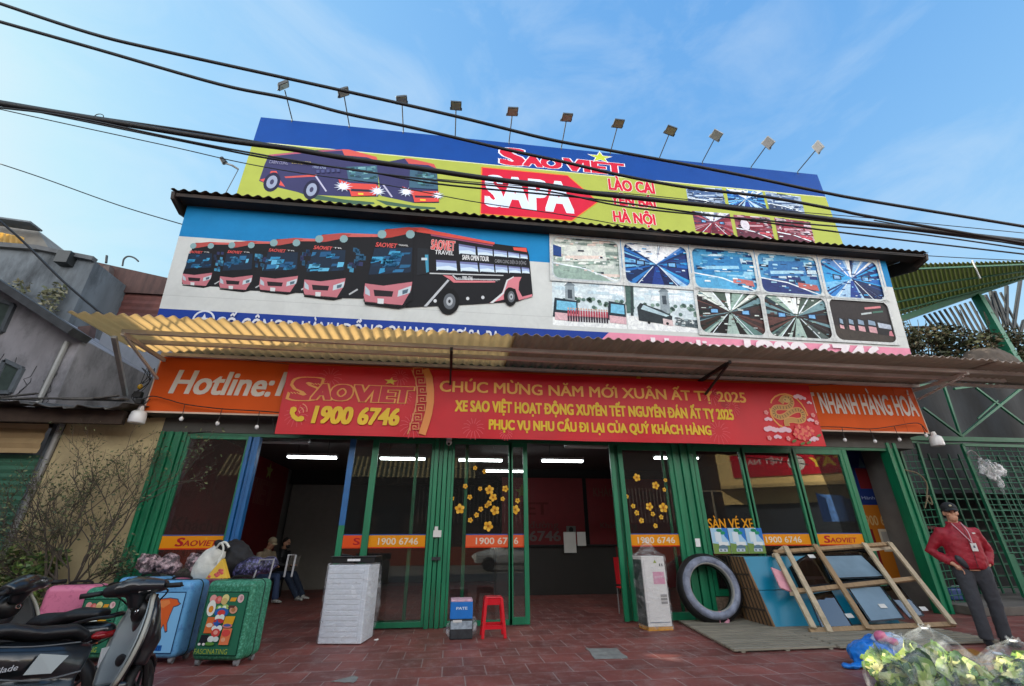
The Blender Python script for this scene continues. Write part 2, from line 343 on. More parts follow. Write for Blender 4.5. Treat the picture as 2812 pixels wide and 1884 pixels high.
# ================================================================ common materials
GREEN = mat('green_paint', '#0b6e4a', .42, var=.16, vscale=3, stain='#0a4a38', stain_scale=2.5, stain_amt=.35, stretch=(3, 3, .6))
GREEND = mat('green_paint_deep', '#0a5b3d', .5, var=.15)
BLUEF = mat('blue_paint', '#125a94', .45, var=.15, stain='#0c3f68', stain_amt=.4)
WALL = mat('plaster_grey', '#6d6c68', .85, var=.12, stain='#3b3a37', stain_amt=.5)
SOFF = mat('soffit_grey', '#4e4d49', .8, var=.15, stain='#33322f', stain_amt=.5)
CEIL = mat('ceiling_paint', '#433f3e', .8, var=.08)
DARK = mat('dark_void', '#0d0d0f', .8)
STEEL = mat('galvanised_steel', '#8d8f8f', .5, metal=.35, var=.15, stain='#5a4a3a', stain_amt=.4)
DSTEEL = mat('dark_steel', '#2e3234', .5, metal=.4)
BLACK = mat('black_plastic', '#0f1113', .38, var=.2)
RUBBER = mat('black_rubber', '#0b0c0e', .6, var=.2)
WHITEP = mat('white_plastic', '#d8dada', .35, var=.04)
WHITE = mat('white_paint', '#c9cac6', .5, var=.06, stain='#9a9a94', stain_amt=.3)
PAPER = mat('white_paper', '#c8c8c4', .8, var=.04)
CHROME = mat('chrome', '#b8bcc0', .18, metal=1, var=.03)
PRINT = mat_print('printed_vinyl', .55)
PHOTO = mat_print('printed_photo', .5, .15, .15, .30, 9)
PRINTM = mat_print('printed_paper', .7, .06)
BANNERM = mat_print('banner_vinyl', .4, .14, .3)
GLASS = mat_glass('window_glass', (.84, .86, .84), base=.0, dirt=.012)
# ================================================================ ground
def tile_mat():
    m = bpy.data.materials.new('terracotta_tiles'); m.use_nodes = True; n = m.node_tree.nodes; l = m.node_tree.links; b = n['Principled BSDF']
    tc = n.new('ShaderNodeTexCoord'); br = n.new('ShaderNodeTexBrick'); l.new(tc.outputs['Object'], br.inputs['Vector'])
    br.inputs['Scale'].default_value = 1; br.inputs['Brick Width'].default_value = .47; br.inputs['Row Height'].default_value = .415
    br.inputs['Mortar Size'].default_value = .0075; br.inputs['Mortar Smooth'].default_value = .3; br.inputs['Bias'].default_value = -.1
    br.inputs['Color1'].default_value = lin('#743c36')+(1,); br.inputs['Color2'].default_value = lin('#8d4b42')+(1,); br.inputs['Mortar'].default_value = lin('#93807a')+(1,)
    z = n.new('ShaderNodeTexNoise'); z.inputs['Scale'].default_value = 1.1; z.inputs['Detail'].default_value = 9; z.inputs['Roughness'].default_value = .65; l.new(tc.outputs['Object'], z.inputs['Vector'])
    r = n.new('ShaderNodeValToRGB'); r.color_ramp.elements[0].position = .36; r.color_ramp.elements[1].position = .66; r.color_ramp.elements[0].color = (.62, .6, .6, 1); r.color_ramp.elements[1].color = (1.1, 1.08, 1.08, 1); l.new(z.outputs[0], r.inputs[0])
    q = n.new('ShaderNodeMixRGB'); q.blend_type = 'MULTIPLY'; q.inputs[0].default_value = 1; l.new(br.outputs[0], q.inputs[1]); l.new(r.outputs[0], q.inputs[2])
    z2 = n.new('ShaderNodeTexNoise'); z2.inputs['Scale'].default_value = 4.5; z2.inputs['Detail'].default_value = 12; z2.inputs['Roughness'].default_value = .75; l.new(tc.outputs['Object'], z2.inputs['Vector'])
    r2 = n.new('ShaderNodeValToRGB'); r2.color_ramp.elements[0].position = .5; r2.color_ramp.elements[1].position = .74; r2.color_ramp.elements[0].color = (0, 0, 0, 1); r2.color_ramp.elements[1].color = (.62,)*3+(1,); l.new(z2.outputs[0], r2.inputs[0])
    q2 = n.new('ShaderNodeMixRGB'); q2.inputs[2].default_value = lin('#9a8a84')+(1,); l.new(r2.outputs[0], q2.inputs[0]); l.new(q.outputs[0], q2.inputs[1]); l.new(q2.outputs[0], b.inputs['Base Color'])
    rr = n.new('ShaderNodeMapRange'); rr.inputs[3].default_value = .38; rr.inputs[4].default_value = .72; l.new(z.outputs[0], rr.inputs[0]); l.new(rr.outputs[0], b.inputs['Roughness'])
    ad = n.new('ShaderNodeMath'); ad.operation = 'MULTIPLY_ADD'; ad.inputs[1].default_value = -1.0; l.new(br.outputs['Fac'], ad.inputs[0]); ml = n.new('ShaderNodeMath'); ml.operation = 'MULTIPLY'; ml.inputs[1].default_value = .35; l.new(z2.outputs[0], ml.inputs[0]); l.new(ml.outputs[0], ad.inputs[2])
    bb = n.new('ShaderNodeBump'); bb.inputs['Strength'].default_value = .5; bb.inputs['Distance'].default_value = .008; l.new(ad.outputs[0], bb.inputs['Height']); l.new(bb.outputs[0], b.inputs['Normal'])
    return m
TILE = tile_mat()
ASPH = mat('asphalt', '#77736c', .9, var=.2, vscale=20, stain='#57534d', stain_amt=.5)
tag(MB().grid(lambda s, t: Vector((-400+800*s, -400+800*t, -.012)), 8, 8).build('ground', ASPH), kind='structure')
tag(MB().grid(lambda s, t: Vector((-9+24*s, -9.4+17.4*t, 0)), 24, 17).build('tiled_pavement', TILE), kind='structure')
def patch(pts, hexc, seed):
    rnd = random.Random(seed); P = []
    for i in range(len(pts)):
        a, b = Vector(pts[i]), Vector(pts[(i+1) % len(pts)])
        for k in range(5): P.append(a.lerp(b, k/5)+Vector((rnd.uniform(-.015, .015), rnd.uniform(-.015, .015), 0)))
    return MB().prism([(p.x, p.y, .003) for p in P], (0, 0, .003))
CEM = mat('cement_patch', '#7f807a', .85, var=.2, vscale=10, stain='#5f5a54', stain_amt=.5)
pa = [onZ(*p) for p in ((1610, 1782), (1690, 1781), (1727, 1809), (1636, 1811))]
tag(patch(pa, 0, 1).build('cement_patch', CEM), kind='structure')
pb = [onZ(*p) for p in ((912, 1872), (975, 1856), (983, 1868), (972, 1876), (905, 1874))]
tag(patch(pb, 0, 2).build('cement_patch', CEM), kind='structure')
tag(MB().box(9.62, 15, -.42, 3, .005, .15).build('plinth_step', mat('step_concrete', '#5d5852', .9, var=.2, stain='#38332f', stain_amt=.6), bevel=.01), kind='structure')
# ================================================================ shop building
BLD = thing('shop_building', 'long two-storey bus ticket office with green framed glass front under two billboards', 'building', (2.3, 4, 0))
X0, X1 = -5.12, 9.5
MB().box(X0-.2, X1+.45, -.03, .3, 3.09, 3.335).box(X0-.2, X1+.45, -.33, -.03, 3.335, 3.36).build('lintel', SOFF, BLD)
MB().box(X0-.2, X1+.45, .0, .25, 3.37, 8.0).build('upper_wall', WALL, BLD)
MB().box(X0-.2, X0-.02, .02, 9, 0, 8).build('side_wall', WALL, BLD)
MB().box(X1+.05, X1+.25, .3, 9, 0, 8).build('side_wall', WALL, BLD)
MB().box(X0-.2, X1+.25, 9, 9.2, 0, 8).build('back_wall', DARK, BLD)  # near-black colour holds the depth of the room dark, standing in for shade
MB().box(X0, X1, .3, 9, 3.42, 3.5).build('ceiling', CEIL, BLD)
# inner partitions
RED = mat('dark_red_panel', '#7a0f18', .5, var=.08); REDW = mat('maroon_wall', '#6a1218', .6, var=.1)
MB().box(X0-.02, X0+.04, .3, 6.6, .9, 3.4).build('wall_panel', REDW, BLD)
MB().box(X0+.04, -3.9, 8.6, 8.7, 0, 3.4).build('inner_wall', mat('inner_grey', '#8a8782', .8), BLD)
GREYW = mat('inner_grey_wall', '#77746e', .8, var=.06)
MB().box(X0+.04, -3.3, 7.2, 7.3, 0, 3.0).build('inner_wall', GREYW, BLD)
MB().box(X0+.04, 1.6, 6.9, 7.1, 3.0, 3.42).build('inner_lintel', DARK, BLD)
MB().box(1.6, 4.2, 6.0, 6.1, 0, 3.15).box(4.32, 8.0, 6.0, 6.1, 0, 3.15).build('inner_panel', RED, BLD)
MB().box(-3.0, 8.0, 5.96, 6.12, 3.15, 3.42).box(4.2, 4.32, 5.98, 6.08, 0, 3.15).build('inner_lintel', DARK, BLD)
MB().box(8.05, 8.15, .4, 6, 0, 3.42).build('inner_partition', mat('inner_dark2', '#1a1c20', .7), BLD)
PBW = mat_print('inner_print', .6, .1)
gold = '#8a7a3a'
def wl(o, ux, fn):
    s = Sheet(o, ux, (0, 0, 1)); s.n = Vector((0, -1, 0)) if ux[0] else Vector((1, 0, 0)); s.L = 4; fn(s); s.build('wall_lettering', PBW, BLD)
B_ = ((1.6, 5.995, 0), (1, 0, 0))
wl(*B_, lambda s: s.star(.62, 2.72, .24, gold)); wl(*B_, lambda s: s.text('VIET', .15, 2.05, 1.3, .36, '#6a2a28', bold=.02)); wl(*B_, lambda s: s.text('đường', .85, 1.66, .9, .2, '#6d4a48', bold=.01)); wl(*B_, lambda s: s.text('6746', .85, 1.3, .95, .28, '#7a6a68', bold=.03))
wl(*B_, lambda s: s.text('KHÁCH', 2.95, 2.6, .85, .26, '#7a4a44', bold=.02)); wl(*B_, lambda s: s.text('Khách hàng', 3.1, 1.66, 1.2, .16, '#6d4a48', bold=.01)); wl(*B_, lambda s: s.text('LƯU', 4.5, 2.45, .6, .3, '#6d3a38'))
def pic(s): s.rect(2.0, 1.5, 2.3, 1.72, '#77746f'); s.ellipse(2.15, 1.61, .07, .08, '#3a3735')
wl(*B_, pic)
B_ = ((X0+.045, 0, 0), (0, 1, 0))
wl(*B_, lambda s: s.text('SAO', 1.0, 2.1, 1.9, .75, '#6a3030')); wl(*B_, lambda s: s.text('VIET', 3.7, 2.25, 2.0, .6, '#7a4540', outline='#8d6a62', ow=.02)); wl(*B_, lambda s: s.star(5.05, 3.12, .26, '#8f9a5a')); wl(*B_, lambda s: s.text('Khách hàng', 1.0, 1.5, 3.0, .25, '#5c2a2a')); wl(*B_, lambda s: s.text('Hãy đi xe', .8, 1.05, 1.7, .22, '#5c2f2f'))
# posts
def fluted(x0, x1, z0, z1, y0, y1, n, m, name='post'):
    mb = MB(); w = (x1-x0)/n
    for i in range(n):
        a = x0+i*w; mb.box(a+.006, a+w-.006, y0 if i % 2 == 0 else y0+.035, y1, z0, z1)
    return mb.build(name, m, BLD, bevel=.006)
fluted(-.34, -.005, 0, 3.09, -.05, .1, 4, GREEN)
fluted(4.35, 4.78, 0, 3.09, -.05, .12, 5, GREEN)
fluted(-5.12, -4.69, 0, 3.09, -.07, .1, 6, GREEN, 'folded_shutter')
fluted(9.26, 9.5, .0, 3.2, -.06, .16, 3, GREEN)
MB().box(-5.12, 9.26, -.02, .06, 3.03, 3.085).build('head_rail', GREEND, BLD)
def stile(x0, x1, y0=-.02, y1=.04, z0=.02, z1=3.03, m=GREEN, name='frame', par=None): return MB().box(x0, x1, y0, y1, z0, z1).build(name, m, par or BLD, bevel=.004)
def pane(x0, x1, z0, z1, y=.012, par=None): return MB().box(x0, x1, y, y+.006, z0, z1).build('pane', GLASS, par)
ORG, YEL = '#d8501e', '#d98a12'
def sticker(par, x0, x1, col, txt=None, tc='#d6c8b0', logo=False, z0=1.19, z1=1.41, y=.008, tx=None):
    s = Sheet((x0, y, z0), (1, 0, 0), (0, 0, 1)); w = x1-x0; h = z1-z0
    s.rect(0, 0, w, h, col); s.rect(0, h-.018, w, h, '#35508a'); s.rect(0, 0, w, .02, '#c8401c')
    if logo:
        a, b = tx or (.24*w, .9*w); L = b-a
        s.text('S', a, .048, L*.17, .125, '#a31826', bold=.03, shear=.2); s.text('AOVIET', a+L*.185, .05, L*.8, .085, '#a31826', bold=.02, shear=.2); s.star(a+L*.72, .165, .03, '#d9a028')
    elif txt: a, b = tx or (.17*w, .87*w); s.text(txt, a, .055, b-a, .105, tc, bold=.015)
    return s.build('sticker', PRINT, par)
W1 = stile(-4.69, -4.62, name='window'); WLOC[W1] = WLOC[BLD]
tag(W1, 'green framed window with brand sticker')
def win(x0, x1, z0=.02, z1=3.03, fr=.05, m=GREEN, sub=True):
    mb = MB(); mb.box(x0, x0+fr, -.02, .04, z0, z1).box(x1-fr, x1, -.02, .04, z0, z1).box(x0+fr, x1-fr, -.02, .04, z0, z0+fr+.03).box(x0+fr, x1-fr, -.02, .04, z1-fr, z1)
    o = mb.build('window', m, BLD, bevel=.004); pane(x0+fr, x1-fr, z0+fr+.03, z1-fr, par=o); return o
bpy.data.objects.remove(W1)
w = win(-4.69, -3.64, m=GREEN); sticker(w, -4.64, -3.69, YEL, logo=True)
fluted(-3.66, -3.45, .02, 3.03, -.05, .08, 3, BLUEF, 'door_stile')
# left sliding leaf
d = thing('sliding_door', None, None, WLOC[BLD]); d.parent = BLD; d.location = (0, 0, 0); WLOC[d] = WLOC[BLD]
def mixed_stile(x0, x1, par):
    MB().box(x0, x1, -.05, .0, .03, 1.55).build('lower_stile', GREEN, par, bevel=.004); MB().box(x0, x1, -.05, .0, 1.55, 3.03).build('upper_stile', BLUEF, par, bevel=.004)
mixed_stile(-1.88, -1.78, d)
MB().box(-1.47, -1.36, -.05, 0, .03, 3.03).box(-1.78, -1.47, -.05, 0, .03, .1).build('door_frame', GREEN, d, bevel=.004)
pane(-1.78, -1.47, .1, 3.03, -.02, d); sticker(d, -1.78, -1.47, ORG, 'S', '#a31826', y=-.028, tx=(.18, .28))
w = win(-1.42, -.34); sticker(w, -1.36, -.4, YEL, '1900 6746')
stile(-.70, -.64, .1, .14, .05, 3.0, name='inner_stile'); MB().box(-1.2, -.4, .1, .14, .05, .11).build('inner_rail', GREEN, BLD)
w = win(-.005, 1.12, fr=.045)
stile(.24, .30, .05, .09, name='inner_stile')
sticker(w, .30, 1.05, '#cf5a33', '1900 67', '#cdbfae', tx=(.18, .74))
w2 = win(1.06, 1.42, fr=.08); sticker(w2, 1.14, 1.34, '#cf5a33', '6', '#cdbfae', tx=(.02, .09))
stile(3.07, 3.155, -.02, .04, name='door_frame'); MB().box(3.155, 3.24, .06, .09, .02, 3.03).build('door_frame', GREEND, BLD)
w = win(3.235, 4.36, fr=.09); sticker(w, 3.33, 4.3, YEL, '1900 6746', tx=(.13, .85)); stile(4.16, 4.21, .05, .09, name='inner_stile')
# right windows stand on a low mosaic wall
MB().box(4.78, 8.23, -.03, .1, 0, .36).build('low_wall', mat('mosaic_wall', '#6b5a4a', .6, var=.5, vscale=26, stain='#2c2a28', stain_scale=9, stain_amt=.8), BLD)
w = win(4.80, 5.9, .37, 3.03, .08); 
s = Sheet((4.80, .004, 0), (1, 0, 0), (0, 0, 1)); s.text('SÀN VÉ XE', .1, 1.50, .92, .17, '#c98a1c', bold=.02); s.build('sticker', PRINT, w)
w = win(5.85, 7.05, .37, 3.03, .09); sticker(w, 5.94, 6.95, YEL, '1900 6746', tx=(.08, .82))
w = win(7.0, 8.2, .37, 3.03, .1); sticker(w, 7.1, 8.1, YEL, logo=True, tx=(.14, .84))
stile(8.17, 8.27, -.03, .06, 0, 3.03)
# blossom decals
rnd = random.Random(4)
def blossoms(pts, par):
    for (x, y, r) in pts:
        s = Sheet((0, .006, 0), (1, 0, 0), (0, 0, 1), step=.0006); s.L = 2
        p = onY(x, y, 0); r0 = r*.0062; a0 = rnd.uniform(0, 6)
        for k in range(5):
            a = a0+2*pi*k/5; s.ellipse(p.x+cos(a)*r0*.55, p.z+sin(a)*r0*.55, r0*.48, r0*.40, '#d9a02c' if k % 2 else '#e0b044', rot=a, keep=k > 0, n=10)
        s.ellipse(p.x, p.z, r0*.26, r0*.26, '#a8641a', n=8)
        s.build('blossom_sticker', PRINT, par)
def c7(L): return [(840+.3955*x, 1180+.3955*y, r*.3955*1.05) for x, y, r in L]
blossoms(c7([(1175, 265, 16), (1240, 290, 16), (1107, 392, 18), (1210, 410, 16), (1275, 418, 32), (1385, 410, 24), (1015, 477, 16), (1138, 468, 18), (1300, 470, 28), (1367, 480, 16), (1272, 512, 20), (1068, 550, 34), (1214, 552, 18), (1313, 560, 32), (1255, 528, 16), (1185, 592, 18), (1142, 628, 18), (1266, 670, 34), (1470, 493, 18), (1454, 555, 32)]), BLD)
blossoms([(1400+.3827*x, 1180+.3827*y, r*.3827*1.05) for x, y, r in [(912, 343, 30), (1047, 400, 30), (1117, 362, 16), (1110, 430, 16), (840, 480, 16), (886, 548, 18), (1002, 552, 30), (1103, 560, 36), (912, 597, 20), (1027, 605, 18), (1087, 627, 18), (946, 652, 20), (1046, 690, 18)]], BLD)
# post fittings
nb = thing('notice_papers', 'two white notes taped to the green post between the glass panels', 'notice', (-.2, -.055, 1.4))
MB().box(-.27, -.13, -.061, -.056, 1.36, 1.47).build('sheet', PAPER, nb); MB().box(-.25, -.19, -.066, -.0615, 1.47, 1.53).build('sheet', PAPER, nb)
MB().box(-.27, -.12, -.075, -.05, 1.0, 1.05).box(-.2, -.185, -.09, -.075, .98, 1.08).build('lock_bolt', DSTEEL, BLD)
MB().box(4.545, 4.635, -.07, -.052, 1.18, 1.32).box(4.57, 4.61, -.075, -.07, 1.22, 1.28).build('light_switch', WHITEP, BLD, bevel=.004)
# ceiling lamps
TUBE = mat_emit('lit_tube', (.92, .97, 1), 8.0)
LAMPM = mat('lamp_tray', '#9a9c9c', .5)
def lamp(px0, px1, py, z, lit, lab):
    a, b = onZ(px0, py, z), onZ(px1, py, z); b.y = a.y; c = (a+b)/2; L = b.x-a.x
    t = thing('ceiling_lamp', lab, 'lamp', (c.x, c.y, z), 'twin tube lamps on the shop ceiling')
    MB().box(a.x, b.x, c.y-.07, c.y+.07, z+.05, z+.10).build('tray', LAMPM, t)
    for yy in (-.045, .045): MB().tube([(a.x+.02, c.y+yy, z+.02), (b.x-.02, c.y+yy, z+.02)], .016, 8).build('tube', TUBE if lit else WHITEP, t)
    MB().tube([(c.x-L*.3, c.y, z+.1), (c.x-L*.3, c.y, 3.42)], .006, 5).tube([(c.x+L*.3, c.y, z+.1), (c.x+L*.3, c.y, 3.42)], .006, 5).build('hanger', DSTEEL, t)
lamp(788, 922, 1258, 3.0, 1, 'lit twin tube lamp above the open doorway by the seated people')
lamp(1042, 1168, 1262, 3.0, 1, 'lit twin tube lamp behind the glass left of the fluted green centre post')
lamp(1258, 1382, 1266, 3.0, 1, 'lit twin tube lamp behind the blossom covered glass right of the centre post')
lamp(1487, 1605, 1268, 3.0, 1, 'lit twin tube lamp over the wide open middle entrance')
lamp(1797, 1924, 1260, 3.0, 1, 'lit twin tube lamp partly hidden by the right fluted post')
lamp(1330, 1440, 1296, 3.0, 1, 'lit tube lamp hanging deeper and lower behind the blossom glass')
lamp(715, 845, 1217, 3.2, 0, 'unlit tube lamp close to the top of the left open doorway')
lamp(1550, 1675, 1230, 3.2, 0, 'unlit tube lamp near the top of the middle entrance')
# counter, papers, chairs in the dark
ct = thing('service_counter', 'dark service counter with papers inside the middle entrance', 'counter', (3, 4.8, 0))
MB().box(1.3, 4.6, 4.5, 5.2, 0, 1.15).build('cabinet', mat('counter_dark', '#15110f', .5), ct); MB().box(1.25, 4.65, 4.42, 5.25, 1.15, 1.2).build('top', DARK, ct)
for (x0, x1, z0, z1) in ((3.12, 3.46, 1.0, 1.52), (3.5, 3.74, 1.17, 1.52)):
    tag(MB().box(x0, x1, 4.40, 4.41, z0, z1).build('paper_sheet', PAPER, loc=(x0, 4.4, z0)), 'larger white paper hanging at the counter front' if x0 < 3.3 else 'smaller white paper beside the larger one at the counter', 'paper', 'papers at the counter')
REDPL = mat('red_plastic', '#b3121e', .35, var=.08)
ch = thing('red_chair', 'red plastic chair just inside the middle entrance', 'chair', (3.5, .9, 0))
MB().grid(lambda u, v: Vector((3.36+.36*u, 1.1+.03*sin(pi*u)+.06*v, .5+.48*v)), 6, 6).build('backrest', REDPL, ch, solid=.015)
MB().box(3.34, 3.74, .72, 1.1, .44, .47).build('seat', REDPL, ch, bevel=.01)
for (x, y) in ((3.36, .74), (3.71, .74), (3.36, 1.08), (3.71, 1.08)): MB().tube([(x, y, .44), (x, y, 0)], .012, 6).build('leg', STEEL, ch)
# ================================================================ billboards and signs
BACK = mat('sign_frame', '#3a3d40', .6, metal=.3)
WHT = '#c2c6c4'
rnd = random.Random(11)
def quad(s, q):
    """bilinear map of unit square into a px quad tl,tr,br,bl"""
    P = [Vector(s.px(*p)) for p in q]
    return lambda a, b: tuple((P[3]*(1-a)+P[2]*a)*(1-b)+(P[0]*(1-a)+P[1]*a)*b)
def rquad(u0, v0, u1, v1): return lambda a, b: (u0+(u1-u0)*a, v0+(v1-v0)*b)
def fan(s, f, pal, cx=.5, cy=.5, n=30, seed=0, inner=.06):
    r = random.Random(seed); s.L += 1
    def edge(t):
        dx, dy = cos(t), sin(t); k = min(((1-cx) if dx > 0 else cx)/max(abs(dx), 1e-6), ((1-cy) if dy > 0 else cy)/max(abs(dy), 1e-6)); return (cx+dx*k, cy+dy*k)
    A = sorted([r.uniform(0, 2*pi) for _ in range(n)]+[math.atan2(y-cy, x-cx) % (2*pi) for x in (0, 1) for y in (0, 1)])
    for i, a in enumerate(A):
        b = A[(i+1) % len(A)]
        if b < a: b += 2*pi
        m = (a+b)/2; zone = 'top' if pi*.22 < m % (2*pi) < pi*.78 else 'bot' if pi*1.2 < m % (2*pi) < pi*1.8 else 'side'
        s.poly([f(cx, cy), f(*edge(a)), f(*edge(b))], r.choice(pal[zone]), True)
def blobs(s, f, n, cols, seed, x0=0, x1=1, y0=0, y1=1, w=.2, h=.1):
    r = random.Random(seed); n = int(n*2.2); w *= .7; h *= .7
    for i in range(n):
        x = r.uniform(x0, x1-.02); y = r.uniform(y0, y1-.02); ww = min(r.uniform(.3, 1)*w, x1-x); hh = min(r.uniform(.3, 1)*h, y1-y)
        k = r.uniform(-.2, .2)*hh
        s.poly([f(x, y), f(x+ww, y+k*.5), f(min(x+ww*.95, x1), y+hh), f(x+ww*.05, y+hh-abs(k))], r.choice(cols))
def stroke(s, f, pts, w, col): s.line([f(*p) for p in pts], w, col)
PB = dict(top=['#cfe0ee', '#5b8fd0', '#16325e', '#9cc3e6', '#23508f', '#e8eef2'], side=['#1c63b0', '#12447f', '#2f9ad6', '#0e2a55', '#6fb4e0', '#1a2f6a'], bot=['#12235c', '#1b3d8a', '#9fc4e0', '#0f1c48', '#2a77bd'])
PD = dict(top=['#cdd8d4', '#46584f', '#8ba79b', '#2b3431', '#dfe6e0'], side=['#3b2b2a', '#243a44', '#5a3a36', '#15201f', '#6c8f96', '#2a1f22'], bot=['#33231f', '#9db5ac', '#171515', '#5b7d78', '#4c5a58'])
PR = dict(top=['#7d8aa4', '#4a3a50', '#c9ccd4'], side=['#8a3040', '#7a2433', '#4a3350', '#a2606c'], bot=['#7a2030', '#5b2030', '#b08a92', '#8a2a3c'])
def aisle(s, f, pal, seed):
    fan(s, f, pal, .5, .52, 34, seed)
    r = random.Random(seed+9)
    for sx in (-1, 1):
        for k in range(5):
            y = .1+.18*k; s.poly([f(.5+sx*.5, y), f(.5+sx*.1, .5+(y-.5)*.2), f(.5+sx*.1, .5+(y-.5)*.2+.02), f(.5+sx*.5, y+r.uniform(.05, .1))], r.choice(pal['side']))
    for sx in (-1, 1): stroke(s, f, [(.5+sx*.32, 0), (.5+sx*.05, .46)], .018, '#d9e6ec'); stroke(s, f, [(.5+sx*.26, 1), (.5+sx*.04, .58)], .03, '#dfe9ee')
    s.poly([f(.46, 1), f(.54, 1), f(.515, .56), f(.485, .56)], '#e6eef0'); s.poly([f(.4, 0), f(.6, 0), f(.52, .46), f(.48, .46)], pal['bot'][1])
    for sx in (-1, 1): s.poly([f(.5+sx*.17, .47), f(.5+sx*.31, .46), f(.5+sx*.31, .6), f(.5+sx*.17, .58)], '#13203a'); s.poly([f(.5+sx*.19, .49), f(.5+sx*.29, .48), f(.5+sx*.29, .57), f(.5+sx*.19, .56)], '#6fa8d8')
    blobs(s, f, 26, pal['side']+pal['top'], seed+3, 0, 1, .0, 1, .12, .05)
def cabin(s, f, seed, base, cols, seat):
    s.poly([f(0, 0), f(1, 0), f(1, 1), f(0, 1)], base); blobs(s, f, 26, cols, seed, 0, 1, 0, 1, .45, .16)
    s.poly([f(.15, .42), f(.8, .5), f(.78, .85), f(.2, .8)], cols[0]); s.poly([f(.2, .48), f(.75, .55), f(.74, .62), f(.2, .56)], cols[1])
    s.poly([f(0, 0), f(.9, 0), f(.55, .3), f(0, .35)], cols[2]); stroke(s, f, [(0, .38), (.45, .3), (.95, .05)], .03, '#dfeaf0')
    if seat: s.poly([f(.62, .2), f(.95, .14), f(.93, .28), f(.62, .32)], seat)
    blobs(s, f, 20, cols+['#e3ecef', '#1a2438'], seed+5, 0, 1, .1, 1, .16, .06)
def street(s, f, seed, buses):
    s.poly([f(0, 0), f(1, 0), f(1, 1), f(0, 1)], '#c9d8dc'); s.poly([f(0, 0), f(1, 0), f(1, .24), f(0, .3)], '#dfe3e2')
    blobs(s, f, 14, ['#dbe6ea', '#bcd3dc', '#e6ecec'], seed, 0, 1, .62, 1, .5, .16)
    r = random.Random(seed)
    for k in range(34): x = r.uniform(0, 1); s.ellipse(*f(x, r.uniform(.38, .62)), .05, .045, r.choice(['#5e7a72', '#7f9a8e', '#3f564e']), n=7, keep=k > 0)
    tx = .24 if buses == 2 else .55
    s.poly([f(tx-.07, .4), f(tx+.07, .4), f(tx+.06, .92), f(tx-.06, .9)], '#8c9aa0'); s.poly([f(tx-.08, .88), f(tx+.08, .9), f(tx, 1.0)], '#6c7a82'); s.poly([f(tx-.03, .6), f(tx+.03, .6), f(tx+.03, .8), f(tx-.03, .8)], '#3f4a52')
    if buses == 2:
        for (a, b) in ((0, .34), (.74, 1.0)):
            s.poly([f(a, .18), f(b, .14), f(b, .55), f(a+.03, .6)], '#22303a'); s.poly([f(a+.05, .34), f(b-.02, .32), f(b-.02, .52), f(a+.06, .54)], '#6fb4d2'); s.poly([f(a+.03, .12), f(b, .1), f(b, .26), f(a+.03, .28)], '#cfaab0')
        for k in range(16):
            x = .2+.035*k; s.poly([f(x, .1), f(x+.022, .1), f(x+.026, .22), f(x-.004, .22)], '#3a2f3a', True); s.poly([f(x-.004, .2), f(x+.026, .2), f(x+.024, .35), f(x, .35)], '#a84a58', True); s.ellipse(*f(x+.011, .38), .018, .022, '#c9a08a', n=7, keep=True)
    else:
        s.poly([f(.16, .2), f(.62, .14), f(.64, .34), f(.5, .46), f(.2, .6), f(.15, .5)], '#2a3338'); s.poly([f(.2, .46), f(.55, .32), f(.6, .35), f(.24, .56)], '#a9c2ca'); s.poly([f(.5, .14), f(.64, .12), f(.64, .25), f(.5, .28)], '#c8b4b4')
        for x in (.3, .56): s.ellipse(*f(x, .17), .035, .035, '#15191c', n=12)
        s.poly([f(.68, .14), f(1, .1), f(1, .28), f(.7, .3)], '#59656a'); blobs(s, f, 12, ['#3e4a50', '#8fa0a4', '#cdd4d4'], seed+2, .66, 1, .12, .32, .1, .1)
        s.poly([f(0, .35), f(.1, .38), f(.12, 1), f(0, 1)], '#44605a'); s.poly([f(.05, .3), f(.09, .3), f(.11, 1), f(.08, 1)], '#2f3d40')
def night(s, f):
    s.poly([f(0, 0), f(1, 0), f(1, 1), f(0, 1)], '#2a2628'); s.poly([f(0, 0), f(1, 0), f(1, .28), f(0, .36)], '#39332f')
    for k, x in enumerate((.1, .25, .4, .57)):
        w = .12+.03*k; s.poly([f(x, .3-.02*k), f(x+w, .27-.02*k), f(x+w+.02, .52), f(x+.02, .55)], '#15181f'); s.poly([f(x+.02, .3-.02*k), f(x+w*.7, .28-.02*k), f(x+w*.7, .36), f(x+.02, .38)], '#c99aa0'); s.poly([f(x+.03, .42), f(x+w*.7, .4), f(x+w*.7, .5), f(x+.04, .53)], '#7d93a8')
    s.poly([f(.72, .2), f(.98, .17), f(.98, .5), f(.74, .55)], '#17181e'); s.poly([f(.76, .36), f(.97, .33), f(.97, .44), f(.76, .48)], '#a9b4c2'); s.poly([f(.9, .18), f(.98, .17), f(.96, .3), f(.92, .28)], '#c07a84')
    s.poly([f(.6, .78), f(.88, .84), f(.88, .89), f(.6, .83)], '#c77a80'); s.poly([f(.52, .64), f(.7, .69), f(.7, .73), f(.52, .68)], '#a9b4b6'); s.poly([f(.72, .7), f(.9, .74), f(.9, .78), f(.72, .74)], '#3f6a5c')
